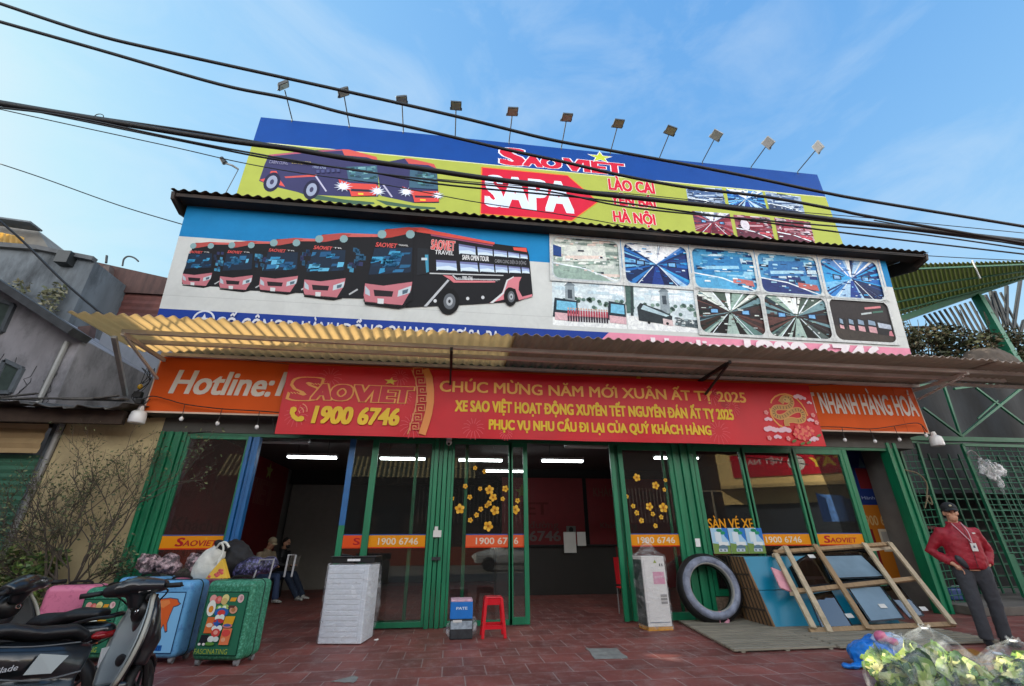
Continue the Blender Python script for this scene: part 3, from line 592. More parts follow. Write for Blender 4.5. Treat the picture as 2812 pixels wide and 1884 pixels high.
def rframe(s, u0, v0, u1, v1, rad, m, col, edge=None):
    """board-coloured mask ring with a rounded opening"""
    s.L += 1; col = lin(col); pts = []
    for cx, cy, a0 in ((u1-rad, v1-rad, 0), (u0+rad, v1-rad, pi/2), (u0+rad, v0+rad, pi), (u1-rad, v0+rad, 1.5*pi)):
        for k in range(7): a = a0+pi/2*k/6; pts.append((cx+rad*cos(a), cy+rad*sin(a)))
    out = [(min(max(u0-m, (u1+m) if x > (u0+u1)/2 else (u0-m)), u1+m), (v1+m) if y > (v0+v1)/2 else (v0-m)) for x, y in pts]
    n = len(pts); vs = [s.pt(*p) for p in pts]+[s.pt(*p) for p in out]
    s.mb.add(vs, [(i, (i+1) % n, (i+1) % n+n, i+n) for i in range(n)], 0, col)
    if edge: s.line(pts+pts[:1], .035, edge)
# ---------------------------------------------------------------- lower billboard
LB = thing('bus_billboard', 'wide billboard of five black and pink buses and ten interior photos above the awning', 'billboard', (2.4, -.3, 4.6))
sl = Vector((0, -.1088, 1)); Oz = 4.62; O = Vector((-5.68, -.3+.1088*(5.24-Oz), Oz))
s = Sheet(O, (1, 0, 0), sl, step=.00016)
VT = (7.64-Oz)*math.sqrt(1+.1088**2); UW = 16.16
s.rect(0, 0, UW, VT, WHT)
_, vb = s.px(400+.47*205, 560+.47*190); _, vb2 = s.px(400+.47*2300, 560+.47*338); vb = (vb+vb2)/2
s.rect(0, vb, UW, VT, '#0d7ab4')
_, vn = s.px(439, 847)
s.rect(0, 0, UW, vn, '#1b3a8c')
u_p = s.px(1672, 909)[0]; u_q = s.px(1645, 935)[0]
s.poly([(u_q-.55, 0), (UW, 0), (UW, vn), (u_p, vn)], '#d98aa2')
s.line([(0, vn+.28), (UW, vn+.28)], .008, '#a9adac')
s.crop = (400, 560, .46988)
def busfront(x, y, w, h, main):
    X = lambda a, b: (x+a*w, y+b*h)
    Q = lambda pts, c: s.ppoly([X(a, b) for a, b in pts], c)
    Q([(.36, .1), (.45, .02), (.98, .02), (1.0, .2), (.98, .92), (.78, 1), (.0, .94), (.03, .7)], '#15161b')
    Q([(.36, .12), (.43, .03), (.9, .0), (1.12, .02), (1.02, .06), (.78, .1), (.55, .13), (.4, .14)], '#a83c36' if main else '#a84a46')
    Q([(.22, .26), (.98, .26), (.95, .56), (.8, .6), (.1, .6)], '#16283c')
    r = random.Random(int(x))
    for k in range(22 if main else 14):
        a = r.uniform(.14, .86); b = r.uniform(.28, .55); ww = r.uniform(.06, .3); hh = r.uniform(.02, .09); hh = min(hh, .59-b)
        a = max(a, .22-(b-.26)*.35); s.ppoly([X(a, b), X(min(a+ww, .95), b), X(min(a+ww, .95)-.03, b+hh*r.uniform(.6, 1)), X(a-.03, b+hh)], r.choice(['#2f86b4', '#3f98c2', '#1f547e', '#5cacd0', '#163049', '#2a6a96', '#225a80']), k > 0)
    Q([(.1, .6), (.95, .57), (.95, .7), (.05, .72)], '#101319')
    Q([(.03, .71), (.4, .74), (.98, .69), (.95, .8), (.78, .985), (.03, .94), (.0, .86)], '#b56e78')
    Q([(.2, .79), (.6, .81), (.57, .88), (.22, .87)], '#241c22')
    Q([(.03, .74), (.12, .8), (.13, .87), (.03, .84)], '#a9b8c2'); Q([(.7, .8), (.96, .74), (.93, .83), (.68, .88)], '#b4c4cc'); Q([(.78, .8), (.9, .78), (.88, .83), (.78, .85)], '#4c6270')
    Q([(.28, .9), (.41, .905), (.4, .97), (.28, .965)], '#c9ced0')
    Q([(.02, .95), (.77, 1), (.9, .97), (.9, 1.0), (.7, 1.03), (.02, .975)], '#0c0c10')
    for a in (.37, .94): u, v = s.px(*X(a, .09)); s.ellipse(u, v, .00033*w, .00036*w, '#7f9fa4', n=10)
    u0, v0 = s.px(*X(.24, .245)); u1, _ = s.px(*X(.66, .235)); _, v1 = s.px(*X(.24, .19)); s.text('SAOVIET', u0, v0, u1-u0, v1-v0, '#c9504e', bold=.03, shear=.15)
    u0, v0 = s.px(*X(.7, .235)); u1, _ = s.px(*X(.9, .235)); s.text('TRAVEL' if main else 'TR', u0, v0, u1-u0, (v1-v0)*.8, '#c4c6c8', bold=.02)
fronts = [(212, 222, 180, 262), (430, 216, 200, 292), (664, 200, 232, 322), (922, 172, 252, 382), (1275, 140, 290, 462)]
for i, (x, y, w, h) in enumerate(fronts):
    if i < 4:
        x2 = fronts[i+1][0]; W_ = x2-x
        s.ppoly([(x+w*.9, y+h*.02), (x2+fronts[i+1][2]*.35, y+h*.02+4), (x2+fronts[i+1][2]*.3, y+h*.98+10), (x+w*.7, y+h*.99)], '#15161b')
        s.ppoly([(x+w*.9, y+h*.0), (x2+fronts[i+1][2]*.35, y+h*.02), (x2+fronts[i+1][2]*.35, y+h*.06), (x+w*.95, y+h*.06)], '#c2615c')
        r = random.Random(i+40)
        for k in range(14):
            a = x+w*(1.02)+r.uniform(0, .5)*W_*.5; b = y+h*r.uniform(.2, .6); s.ppoly([(a, b), (a+W_*.07, b+2), (a+W_*.06, b+h*.07), (a-2, b+h*.06)], r.choice(['#24506e', '#3f86a8', '#2c3358', '#1b2a44']), k > 0)
        s.ppoly([(x+w*1.05, y+h*.93), (x+w*1.25, y+h*.85), (x+w*1.27, y+h*.87), (x+w*1.07, y+h*.95)], '#a9adb0')
    else:
        P = s.ppoly
        P([(1540, 160), (1600, 142), (1680, 162), (2040, 235), (2225, 258), (2240, 300), (2262, 538), (2175, 572), (1850, 592), (1620, 602), (1520, 608)], '#15161b')
        P([(1560, 140), (1620, 140), (1690, 160), (2040, 228), (2036, 240), (1668, 178), (1580, 165)], '#cf4f46'); P([(2145, 255), (2224, 260), (2228, 284), (2152, 272)], '#d2544a')
        P([(1665, 178), (2030, 242), (2030, 250), (1668, 188)], '#8a4a66')
        up = [(1830, 236, 1926, 252, 1929, 304, 1832, 296), (1938, 254, 2026, 268, 2028, 308, 1942, 304), (2034, 270, 2110, 280, 2112, 316, 2036, 310), (2118, 282, 2182, 292, 2184, 322, 2120, 316), (2188, 294, 2230, 300, 2232, 326, 2190, 322)]
        lo = [(1698, 330, 1815, 336, 1820, 397, 1700, 392), (1836, 340, 1938, 346, 1944, 402, 1842, 398), (1950, 348, 2034, 356, 2038, 406, 1954, 402), (2042, 358, 2112, 364, 2116, 408, 2046, 406), (2120, 366, 2188, 372, 2192, 410, 2124, 408), (2196, 372, 2240, 378, 2243, 412, 2200, 410)]
        for q in up+lo:
            q = [(q[0], q[1]), (q[2], q[3]), (q[4], q[5]), (q[6], q[7])]; P(q, '#9fb4d8'); f = quad(s, q); s.poly([f(0, 0), f(1, 0), f(1, .3), f(.6, .5), f(0, .35)], '#c9dbe6'); s.poly([f(0, .8), f(1, .75), f(1, 1), f(0, 1)], '#6a6f9a'); s.poly([f(0, 0), f(1, 0), f(.96, .08), f(.1, .1)], '#222b3a')
        P([(1590, 260), (1655, 265), (1655, 410), (1585, 420)], '#1c2026'); P([(1632, 300), (1652, 300), (1655, 400), (1640, 405)], '#3f8aa8'); P([(1612, 318), (1646, 318), (1646, 332), (1612, 332)], '#b4c4cc')
        P([(1660, 405), (2090, 418), (2090, 424), (1660, 412)], '#b9bdc0')
        P([(1735, 418), (1790, 424), (1812, 450), (2042, 452), (2042, 462), (1800, 463), (1770, 440)], '#c9747c'); P([(1625, 602), (1765, 444), (1776, 450), (1642, 604)], '#b0b5ba'); P([(1790, 420), (1815, 446), (2070, 448), (2070, 442), (1820, 440), (1800, 418)], '#b0b5ba')
        P([(2005, 582), (2075, 540), (2110, 450), (2150, 430), (2196, 430), (2182, 460), (2178, 505), (2200, 545), (2258, 530), (2258, 545), (2180, 566), (2160, 500), (2120, 490), (2100, 560)], '#c97a84')
        P([(2010, 582), (2085, 520), (2108, 448), (2150, 426), (2150, 432), (2116, 452), (2092, 528), (2030, 582)], '#c9cdd0')
        s.ptext('SAOVIET', 1668, 266, 1806, 212, '#c9504e', bold=.04, outline='#d9cfd0', ow=.03); s.ptext('TRAVEL', 1690, 296, 1800, 272, '#c9cdd0', bold=.02)
        s.ptext('SAPA OPEN TOUR', 1850, 328, 2005, 300, '#d9dcde', bold=.03); s.ptext('CABIN CUNG ĐIỆN DI ĐỘNG', 2040, 346, 2222, 326, '#8d8f96', bold=.0)
        s.ptext('1900 6746', 1850, 446, 1910, 424, '#c9cdd0', bold=.03); s.ptext('MT', 1816, 446, 1842, 432, '#c9cdd0', bold=.0); s.ptext('PHỤC VỤ QUÝ KHÁCH 24/7', 1916, 447, 2060, 438, '#a9adb0', bold=.0)
        for (cx, cy, a, b) in ((1770, 572, .0235, .0375), (2130, 545, .0145, .0275)):
            u, v = s.px(cx, cy); k = 9.6; s.ellipse(u, v, a*k, b*k*.82, '#0b0c0f', n=26); s.ellipse(u+.02, v, a*k*.55, b*k*.5, '#5b6066', n=20); s.ellipse(u+.02, v, a*k*.3, b*k*.28, '#a4aab0', n=14); s.ellipse(u+.02, v, a*k*.12, b*k*.12, '#2a2d31', n=10)
        for (cx, cy) in ((1692, 570), (1882, 556), (1970, 550)): u, v = s.px(cx, cy); s.ellipse(u, v, .035, .04, '#c4c8cc', n=10)
    busfront(x, y, w, h, i == 4)
# photo grid
s.crop = (1450, 620, .46988); s.L = 6
L0 = s.L
MAIN = s; s = Sheet(O, (1, 0, 0), sl, step=.00016); s.crop = MAIN.crop; s.L = 6
r1l, r1r = s.px(135, 72)[0], s.px(2085, 420)[0]; pitch = (r1r-r1l)/4.955
v1t = (s.px(330, 85)[1]+s.px(1500, 160)[1])/2; v1b = (s.px(330, 330)[1]+s.px(1500, 400)[1])/2
v2t = s.px(1180, 385)[1]; v2b = s.px(1180, 637)[1]
kinds = [('cab0',), ('a', PB, 1), ('cab1',), ('cab2',), ('a', PB, 5)], [('st2',), ('st1',), ('a', PD, 7), ('a', PD, 8), ('n',)]
for row in (0, 1):
    for c in range(5):
        u0 = r1l+pitch*c; u1 = u0+pitch*.955; vt, vb_ = (v1t, v1b) if row == 0 else (v2t, v2b)
        if row == 1 and c < 2: u1 = u0+pitch*.985
        f = rquad(u0, vb_, u1, vt); k = kinds[row][c]; s.L = L0
        if k[0] == 'cab0': cabin(s, f, 3, '#b9c6bd', ['#cfd6cf', '#d8c8be', '#8fa79c', '#e0e6e0', '#7c8f88'], None); s.poly([f(.02, .55), f(.14, .52), f(.14, .75), f(.02, .8)], '#20407c')
        elif k[0] == 'cab1': cabin(s, f, 5, '#3f93c4', ['#2a7ab4', '#8cc4de', '#4fa0cc', '#bcd8e6', '#14386a'], '#b96a66')
        elif k[0] == 'cab2': cabin(s, f, 8, '#4a92c0', ['#2f6ea8', '#9ccbe0', '#23356e', '#bcd4de', '#1a2a4c'], '#b3605c')
        elif k[0] == 'a': aisle(s, f, k[1], k[2])
        elif k[0] == 'st2': street(s, f, 2, 2)
        elif k[0] == 'st1': street(s, f, 6, 1)
        else: night(s, f)
        s.L = L0+170
        if not (row == 1 and c < 2):
            rframe(s, u0+.015, vb_+.015, u1-.015, vt-.015, .17, .06, WHT, '#b9c4c6' if row == 0 else None)
        if row == 0:   # the blue band shows again between the photos
            s.rect(u1+.045, max(vb_, vn), u1+.1, vt+.05, WHT); s.rect(u1+.03, (vt+vb_)/2-.15, u1+pitch*.045-.03, VT-.0, '#0d7ab4'); s.rect(u0-.05, vt+.045, u1+.07, VT, '#0d7ab4')
s.build('interior_photos', PHOTO, LB); s = MAIN
s.crop = (0, 0, 1); s.L = L0+190
s.ptext('CỐ CÔNG B. HÀNH ĐỒNG QUANG CHỢ SA PA', 590, 912, 1372, 862+8, '#c9cdd6', bold=.02)
u, v = s.px(561, 880); s.ellipse(u, v, .2, .2, '#c9cdd6', n=24); s.ellipse(u, v, .165, .165, '#1b3a8c', n=24); s.star(u, v, .13, '#c9cdd6')
s.ptext('Hotline:', 1790, 961, 2030, 928, '#e0d8dc', bold=.03); s.ptext('1900 6746', 2052, 985, 2420, 934, '#e0d8dc', bold=.05)
s.build('printed_sheet', mat_print('bus_print', .55, .1, .15, .05, 5), LB)
b = MB(); nrm = Vector((0, -1, -.1088)).normalized(); upv = Vector((0, -.1088, 1)).normalized()
for k in range(1): b.prism([O-nrm*.012, O+Vector((UW, 0, 0))-nrm*.012, O+Vector((UW, 0, 0))+upv*VT-nrm*.012, O+upv*VT-nrm*.012], -nrm*.09)
b.build('frame', mat('board_edge', '#b9bcb9', .6), LB)
# ---------------------------------------------------------------- upper billboard
UB = thing('route_billboard', 'upper blue and yellow billboard reading SAPA on a red arrow above the tin canopy', 'billboard', (2.7, 1, 7.9))
s = Sheet((-5.76, 1.0, 8.3), (1, 0, 0), (0, 0, 1), step=.00022); UWu = 17.05; VTu = 12.12-8.3
s.rect(0, 0, UWu, VTu, '#9ca648')
vbl = (s.px(696, 388)[1]+s.px(2261, 542)[1])/2; s.rect(0, vbl, UWu, VTu, '#063f8a'); s.line([(0, vbl), (UWu, vbl)], .03, '#c9cfa0')
s.crop = (600, 200, .38445)
for (dx, dy, sc) in ((0, 0, 1),):
    P = s.ppoly
    P([(560, 850), (900, 905), (1110, 925), (1118, 938), (1000, 945), (700, 905)], '#3f5a48'); P([(1120, 905), (1400, 950), (1550, 962), (1552, 974), (1440, 974), (1200, 945)], '#3f5a48')
    bod = '#34345a'
    P([(1130, 650), (1330, 612), (1540, 655), (1560, 690), (1576, 930), (1400, 930), (1160, 880)], bod); P([(1330, 612), (1370, 612), (1540, 652), (1556, 685), (1500, 660), (1360, 650)], '#b9504c')
    P([(360, 585), (700, 552), (880, 546), (1128, 600), (1140, 630), (1142, 885), (940, 885), (640, 870), (370, 806), (290, 772), (328, 660)], bod)
    P([(360, 585), (700, 556), (880, 548), (880, 556), (700, 566), (362, 596)], '#a8556a'); P([(880, 546), (930, 548), (1128, 600), (1140, 632), (1060, 604), (900, 590)], '#c0534e')
    P([(470, 742), (700, 726), (690, 742), (480, 752)], '#b9504c'); P([(293, 765), (355, 748), (375, 702), (415, 702), (440, 765), (476, 815), (430, 800), (402, 745), (376, 760), (362, 800)], '#c8504a')
    P([(690, 740), (700, 735), (775, 845), (765, 850)], '#a9a9c0'); P([(1170, 800), (1180, 795), (1245, 885), (1235, 890)], '#a9a9c0')
    for (cx, cy) in ((382, 780), (665, 835)): u, v = s.px(cx, cy); s.ellipse(u, v, .2, .33, '#20203a', n=18); s.ellipse(u, v, .13, .22, '#8a94aa', n=16); s.ellipse(u, v, .05, .09, '#3a3a55', n=10)
    for (x0, y0, x1, y1, x2, y2, x3, y3) in ((912, 672, 1132, 662, 1142, 780, 930, 775), (1368, 690, 1556, 690, 1568, 835, 1362, 822)):
        P([(x0, y0), (x1, y1), (x2, y2), (x3, y3)], '#3a5a6e'); f = quad(s, [(x0, y0), (x1, y1), (x2, y2), (x3, y3)]); blobs(s, f, 18, ['#4f7f88', '#2c4458', '#6f9aa0', '#284a4a'], int(x0), .05, .95, .1, .95, .3, .2)
    P([(858, 765), (945, 792), (1125, 800), (1150, 820), (1120, 880), (950, 886), (936, 840), (880, 838)], '#c4463f'); P([(945, 832), (1110, 840), (1105, 856), (948, 850)], '#2a2438')
    P([(1310, 815), (1400, 848), (1572, 850), (1574, 925), (1400, 928), (1388, 880)], '#c4463f'); P([(1400, 880), (1560, 884), (1560, 898), (1404, 896)], '#2a2438')
    for (cx, cy, R_) in ((892, 815, .3), (1138, 850, .28), (1340, 855, .27), (1568, 880, .22)):
        u, v = s.px(cx, cy); s.star(u, v, R_*.85, '#b4bccf', .4, .75, 11, .3); s.star(u, v, R_*.6, '#ccd3e0', .5, .75, 9, .1)
        s.ellipse(u, v, R_*.32, R_*.26, '#e6eaf0', n=12)
    P([(998, 862), (1036, 864), (1036, 878), (998, 876)], '#d8b23c'); P([(1440, 906), (1480, 908), (1480, 920), (1440, 918)], '#d8b23c')
    s.ptext('CABIN CUNG', 362, 650, 500, 628, '#8d8da8', bold=.0); s.ptext('SAPA OPEN TOUR', 525, 652, 662, 628, '#b8a86a', bold=.02); s.ptext('1900 6746', 675, 686, 770, 670, '#8d9ab8', bold=.0)
    for k in range(5): P([(700+36*k, 700-2*k), (722+36*k, 698-2*k), (724+36*k, 720-2*k), (702+36*k, 722-2*k)], '#454a74')
s.crop = (1300, 390, .23922); s.L = 8
RD = '#bf1a36'; OL = '#d9dbe6'
s.ptext('S', 335, 248, 565, 66, RD, bold=.06, outline=OL, ow=.03); s.ptext('AO', 590, 268, 995, 150+8, RD, bold=.07, outline=OL, ow=.035); s.ptext('VIET', 1055, 318, 1715, 188, RD, bold=.06, outline=OL, ow=.035)
u, v = s.px(1455, 178); s.star(u, v, .42, '#d9dbe6', .4, .62); s.star(u, v, .35, '#b5c23a', .4, .62)
ar = [(95, 290), (1080, 385), (1430, 688), (1130, 905), (82, 826)]
s.ppoly(ar, RD); U = [s.px(*p) for p in ar]; s.line(U+U[:1], .035, '#d07a2c')
s.ptext('SAPA', 150, 722, 1128, 382, '#c4d2e4', bold=.045, outline='#d9e0ea', ow=.012)
for t_, x0, yb, x1, yt in (('LÀO CAI', 1562, 545, 2072, 425), ('YÊN BÁI', 1585, 715, 2085, 605), ('HÀ NỘI', 1615, 912, 2082, 795)): s.ptext(t_, x0, yb, x1, yt, RD, bold=.05, outline='#d9d2c0', ow=.04)
s.crop = (1400, 200, .42717); s.L = 8
LL = s.L; UPM = s; s = Sheet((-5.76, 1.0, 8.3), (1, 0, 0), (0, 0, 1), step=.00022); s.crop = UPM.crop; s.L = 8
for i, q in enumerate([[(1130, 735), (1362, 742), (1392, 868), (1150, 850)], [(1390, 745), (1622, 765), (1652, 882), (1412, 866)], [(1640, 765), (1868, 798), (1897, 905), (1670, 890)], [(1170, 888), (1412, 905), (1442, 1050), (1196, 1018)], [(1436, 912), (1672, 932), (1702, 1080), (1466, 1055)], [(1698, 930), (1930, 960), (1962, 1098), (1730, 1085)]]):
    f = quad(s, q); s.L = LL
    if i in (1, 3): aisle(s, f, PB if i == 1 else PR, i+20)
    elif i < 3: cabin(s, f, i+30, '#8fa4be', ['#46628c', '#a9bccf', '#2c3c5c', '#c4d0da', '#22304a'], None)
    else: cabin(s, f, i+30, '#8a4a58', ['#7a2434', '#b9929c', '#5a2838', '#c8bcc4', '#33283a'], '#b34a55'); s.ellipse(*f(.25, .55), .14, .2, '#c9c4cc', n=16) if i == 4 else None
s.build('interior_photos', PHOTO, UB); s = UPM
s.build('printed_sheet', PRINT, UB)
MB().box(-5.76, 11.29, 1.012, 1.10, 8.0, 12.12).build('frame', BACK, UB)
mb = MB()
for k in range(8):
    x = -5.2+2.25*k; mb.bar((x, 1.2, 8), (x, 1.2, 12), .1); mb.bar((x, 1.2, 11.4), (x, 3.4, 8), .07)
mb.build('support', DSTEEL, UB)
# ---------------------------------------------------------------- orange fascia
FS = thing('fascia_sign', 'long orange fascia sign with white hotline lettering behind the red banner', 'sign', (2.3, -.35, 3.34))
s = Sheet((-5.33, -.352, 3.345), (1, 0, 0), (0, 0, 1), step=.0008); s.rect(0, 0, 15.41, 1.11, '#cf561a')
for k in range(5): s.line([(3.3+k*2.9, 0), (3.3+k*2.9, 1.1)], .01, '#a8421a')
s.line([(0, .012), (15.41, .012)], .03, '#d9c4b4'); s.line([(0, 1.09), (15.41, 1.09)], .025, '#d9c4b4'); s.line([(.012, 0), (.012, 1.11)], .022, '#cdb9a9'); s.line([(15.4, 0), (15.4, 1.11)], .022, '#cdb9a9')
s.ptext('Hotline:', 465, 1079, 740, 1015, '#d4d2cc', bold=.03, shear=.16); s.ptext('1900 6746', 758, 1086, 1120, 1021, '#d4d2cc', bold=.03, shear=.16)
s.ptext('PHÁT NHANH HÀNG HOÁ', 2176, 1131, 2519, 1076, '#d4cdc6', bold=.03)
u, v = s.px(1755, 1060); s.star(u, v, .36, '#6b4a1c', .42, .75); s.L += 14; s.star(u, v, .35, '#d9a52c', .42, .75)
s.build('printed_sheet', PRINT, FS)
MB().box(-5.33, 10.08, -.345, -.02, 3.365, 4.455).build('box_frame', GREEN, FS)
# ---------------------------------------------------------------- red new-year banner
def rip(u, v): return .010*sin(u*1.9+v*1.1)+.006*sin(u*4.3-v*3)+.012*(v/1.28)*sin(u*.6)
BO = Vector((-3.05, -.52, 2.99)); BWd, BH = 10.43, 1.28
s = Sheet(BO, (1, 0, 0), (0, 0, 1), step=.0006, fn=rip)
BR = '#c00f22'
s.rect(0, 0, BWd, BH, BR, 90, 12); s.L = 8
def fire(u, v, R_, n, col='#cf4a55'):
    s.L = 9
    for k in range(n):
        a = 2*pi*k/n; s.line([(u+cos(a)*R_*.35, v+sin(a)*R_*.35), (u+cos(a)*R_*.7, v+sin(a)*R_*.7), (u+cos(a)*R_, v+sin(a)*R_-.03)], .012, col, True)
for (u, v, R_) in ((.75, 1.05, .22), (2.0, 1.12, .16), (.3, .35, .2), (2.3, .22, .22), (2.1, .75, .15), (8.2, 1.0, .2), (8.6, .75, .16), (4.0, .12, .12), (8.2, .25, .24), (3.4, .2, .2)): fire(u, v, R_, 14)
for (u, v) in ((8.45, .8), (8.3, 1.05), (8.75, .95)): s.L = 8; s.ellipse(u, v, .09, .07, '#a80e20', keep=True); s.line([(u, v-.07), (u, v-.22)], .02, '#a80e20', True)
s.crop = (760, 980, .1965); s.L = 14
GO = '#dd9a4c'; YE = '#d9b420'
s.ptext('S', 205, 590, 530, 292, '#b5112a', bold=.05, outline=GO, ow=.05, shear=.12); s.ptext('AO', 500, 592, 1015, 385, '#b5112a', bold=.06, outline=GO, ow=.06, shear=.12); s.ptext('VIET', 1075, 615, 1862, 402, '#b5112a', bold=.06, outline=GO, ow=.055, shear=.08)
u, v = s.px(1595, 345); s.star(u, v, .135, GO, .42, .6, rot=.1); s.star(u, v, .1, '#c9b832', .42, .6, rot=.1)
s.line([s.px(*p) for p in ((232, 730), (218, 780), (245, 840), (300, 880), (350, 880))], .075, YE); u, v = s.px(240, 745); s.ellipse(u, v, .055, .055, YE); u, v = s.px(345, 870); s.ellipse(u, v, .055, .05, YE)
for k in range(3): s.line([s.px(300+22*k+30*cos(t)*(k+1), 790+30*sin(t)*(k+1)-20*k) for t in [-1.3, -.9, -.5, -.1, .3]], .016, '#d98a6a')
s.ptext('1900 6746', 500, 925, 1690, 690+4, YE, bold=.05, shear=.1, outline='#cf8a3c', ow=.006)
arc = [s.px(*p) for p in ((2075, 180), (2130, 300), (2150, 480), (2148, 640), (2120, 800), (2080, 940), (2030, 1085))]; s.line(arc, .13, '#d98a48')
arcl = [s.px(*p) for p in ((1890, 190), (1945, 330), (1965, 520), (1945, 700), (1900, 860), (1830, 1085))]; s.line(arcl, .02, '#d48a5a')
for k in range(7):
    y = 215+128*k; x = [1975, 2010, 2030, 2030, 2005, 1965, 1925][k]; w = 62; h = 52
    pts = [(x-w, y+h), (x-w, y-h), (x+w, y-h), (x+w, y+h*.6), (x-w*.35, y+h*.6), (x-w*.35, y-h*.25), (x+w*.35, y-h*.25), (x+w*.35, y+h*.15)]
    s.line([s.px(*p) for p in pts], .022, '#d48a5a')
s.crop = (1200, 980, .38445); s.L = 14
s.ptext('CHÚC MỪNG NĂM MỚI XUÂN ẤT TỴ 2025', 20, 248, 2195, 172, '#e0a648', bold=.022)
s.ptext('XE SAO VIỆT HOẠT ĐỘNG XUYÊN TẾT NGUYÊN ĐÁN ẤT TỴ 2025', 130, 388, 2110, 312, YE, bold=.05)
s.ptext('PHỤC VỤ NHU CẦU ĐI LẠI CỦA QUÝ KHÁCH HÀNG', 372, 518, 1950, 450, YE, bold=.05)
s.crop = (2020, 1040, .12756); s.L = 14
s.line([s.px(*p) for p in ((755, 530), (770, 470), (840, 390), (940, 345), (1060, 335), (1180, 370), (1300, 440), (1400, 540), (1480, 660), (1540, 800))], .03, GO); s.line([s.px(*p) for p in ((735, 640), (760, 780), (830, 900), (930, 1000), (1060, 1070))], .03, GO)
sn = [(960, 520), (1020, 430), (1120, 420), (1190, 490), (1170, 580), (1080, 625), (950, 620), (850, 630), (810, 700), (850, 790), (950, 830), (1060, 800), (1160, 730), (1280, 680), (1390, 690), (1450, 780), (1440, 880), (1340, 910), (1200, 890), (1090, 920), (1110, 1020)]
def smooth(P, n=4):
    out = []
    for i in range(len(P)-1):
        p0, p1, p2, p3 = [Vector(P[max(0, min(len(P)-1, i+k))]) for k in (-1, 0, 1, 2)]
        for k in range(n): t = k/n; out.append(.5*((2*p1)+(p2-p0)*t+(2*p0-5*p1+4*p2-p3)*t*t+(3*p1-p0-3*p2+p3)*t**3))
    return out+[Vector(P[-1])]
S_ = [s.px(*p) for p in smooth(sn)]
s.line(S_, .115, '#cf9a5c'); s.line(S_, .085, '#b98a4a')
for k in range(6, len(S_)-12, 2): p = Vector(S_[k]); d = (Vector(S_[k+1])-p).normalized(); q = Vector((-d.y, d.x)); s.line([p-q*.03, p+q*.03], .016, '#5b4a2a', k > 6)
u, v = s.px(1080, 470); s.ellipse(u, v, .075, .055, '#c9a464'); u, v = s.px(1050, 460); s.ellipse(u, v, .014, .014, '#33281a')
for (x, y, k) in ((700, 880, .10), (740, 1090, .16), (1060, 1110, .16), (900, 1120, .12), (900, 1260, .10), (1330, 400, .13), (1420, 430, .1), (1600, 900, .09), (1690, 1300, .1), (1640, 1330, .08), (1570, 530, .07)):
    u, v = s.px(x, y)
    for q in range(3): s.ellipse(u+(q-1)*k*.45, v+.02*(q % 2), k*.42, k*.32, '#d9b4c2', n=12, keep=q > 0)
for (x, y) in ((650, 730), (1650, 790), (720, 1280), (1125, 1290), (1725, 950)):
    u, v = s.px(x, y)
    for q in range(5): s.ellipse(u+.028*cos(q*1.257), v+.028*sin(q*1.257), .022, .022, '#d98a8a', n=8, keep=q > 0)
for (x, y) in ((1370, 1100), (1450, 1230), (1340, 1200), (1560, 1130)):
    u, v = s.px(x, y)
    for q in range(8): s.ellipse(u+.07*cos(q*.785), v+.06*sin(q*.785), .05, .035, '#cf3a48' if q % 2 else '#d9705a', n=9, keep=q > 0, rot=q*.785)
for (x, y) in ((1250, 1345), (1560, 1380), (1770, 1230), (1430, 1400)): u, v = s.px(x, y); s.ellipse(u, v, .06, .025, '#5a6a34', n=8, rot=.4)
BN = s.build('new_year_banner', BANNERM, loc=BO)
tag(BN, 'long red banner with yellow new year greeting hung across the orange fascia', 'banner')
mb = MB()
for a, b in (((-3.05, -.52, 4.27), (-4.5, -.37, 4.44)), ((7.38, -.5, 4.27), (8.6, -.36, 4.43)), ((-3.05, -.52, 2.99), (-3.2, -.36, 3.3))): mb.tube([a, b], .006, 5)
tag(mb.build('banner_cord', DSTEEL, loc=(-3.05, -.52, 4.27)), 'thin dark cord tying the red banner to the fascia', 'cord')
# ================================================================ corrugated canopies
def corr(A, B, C, pitch=.177, amp=.024, lap=None, sub=6, ends=None):
    """corrugated sheet: A->B across the waves, A->C along them"""
    A, B, C = Vector(A), Vector(B), Vector(C); n = int((B-A).length/pitch*sub); nr = (B-A).cross(C-A).normalized()
    def fn(u, v):
        p = A+(B-A)*u+(C-A)*v; k = 2*pi*(B-A).length*u/pitch
        return p+nr*amp*sin(k)+((C-A).normalized()*ends(u, v) if ends else Vector((0, 0, 0)))
    return MB().grid(fn, n, 5)
AW = thing('awning', 'long corrugated fibre sheet awning on steel brackets over the orange fascia, left end sunlit', 'awning', (2.5, -.4, 4.42))
AWR = mat_translucent('rusty_fibre_shaded', '#8f8379', '#d8c8b4', .26, .85, 4, stain='#4a3a30', stretch=(1, .25, 1))  # shaded stretch of the awning: greyer, less translucent, shade put into the colour
AWM = mat_translucent('fibre_sheet_sunlit', '#857a70', '#ffe9be', .55, .8, 4, stain='#4f463d', stretch=(1, .25, 1))  # sunlit stretch of the same awning: sunlight put into a more translucent colour
r0 = random.Random(5); JO = [r0.uniform(-.03, .03) for _ in range(40)]
def jag(u, v): return -JO[int(u*17.9)]*(1-v) if v < 1 else 0
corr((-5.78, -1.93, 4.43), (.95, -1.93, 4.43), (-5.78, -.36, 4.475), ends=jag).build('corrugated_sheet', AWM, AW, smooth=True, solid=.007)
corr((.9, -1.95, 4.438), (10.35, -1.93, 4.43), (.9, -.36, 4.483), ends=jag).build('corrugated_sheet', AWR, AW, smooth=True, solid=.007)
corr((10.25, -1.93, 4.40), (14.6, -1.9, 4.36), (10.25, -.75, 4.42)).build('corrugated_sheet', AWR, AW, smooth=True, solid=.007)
PUR = mat('purlin_paint', '#cbc8c2', .6, var=.1, stain='#6d5f50', stain_amt=.4)
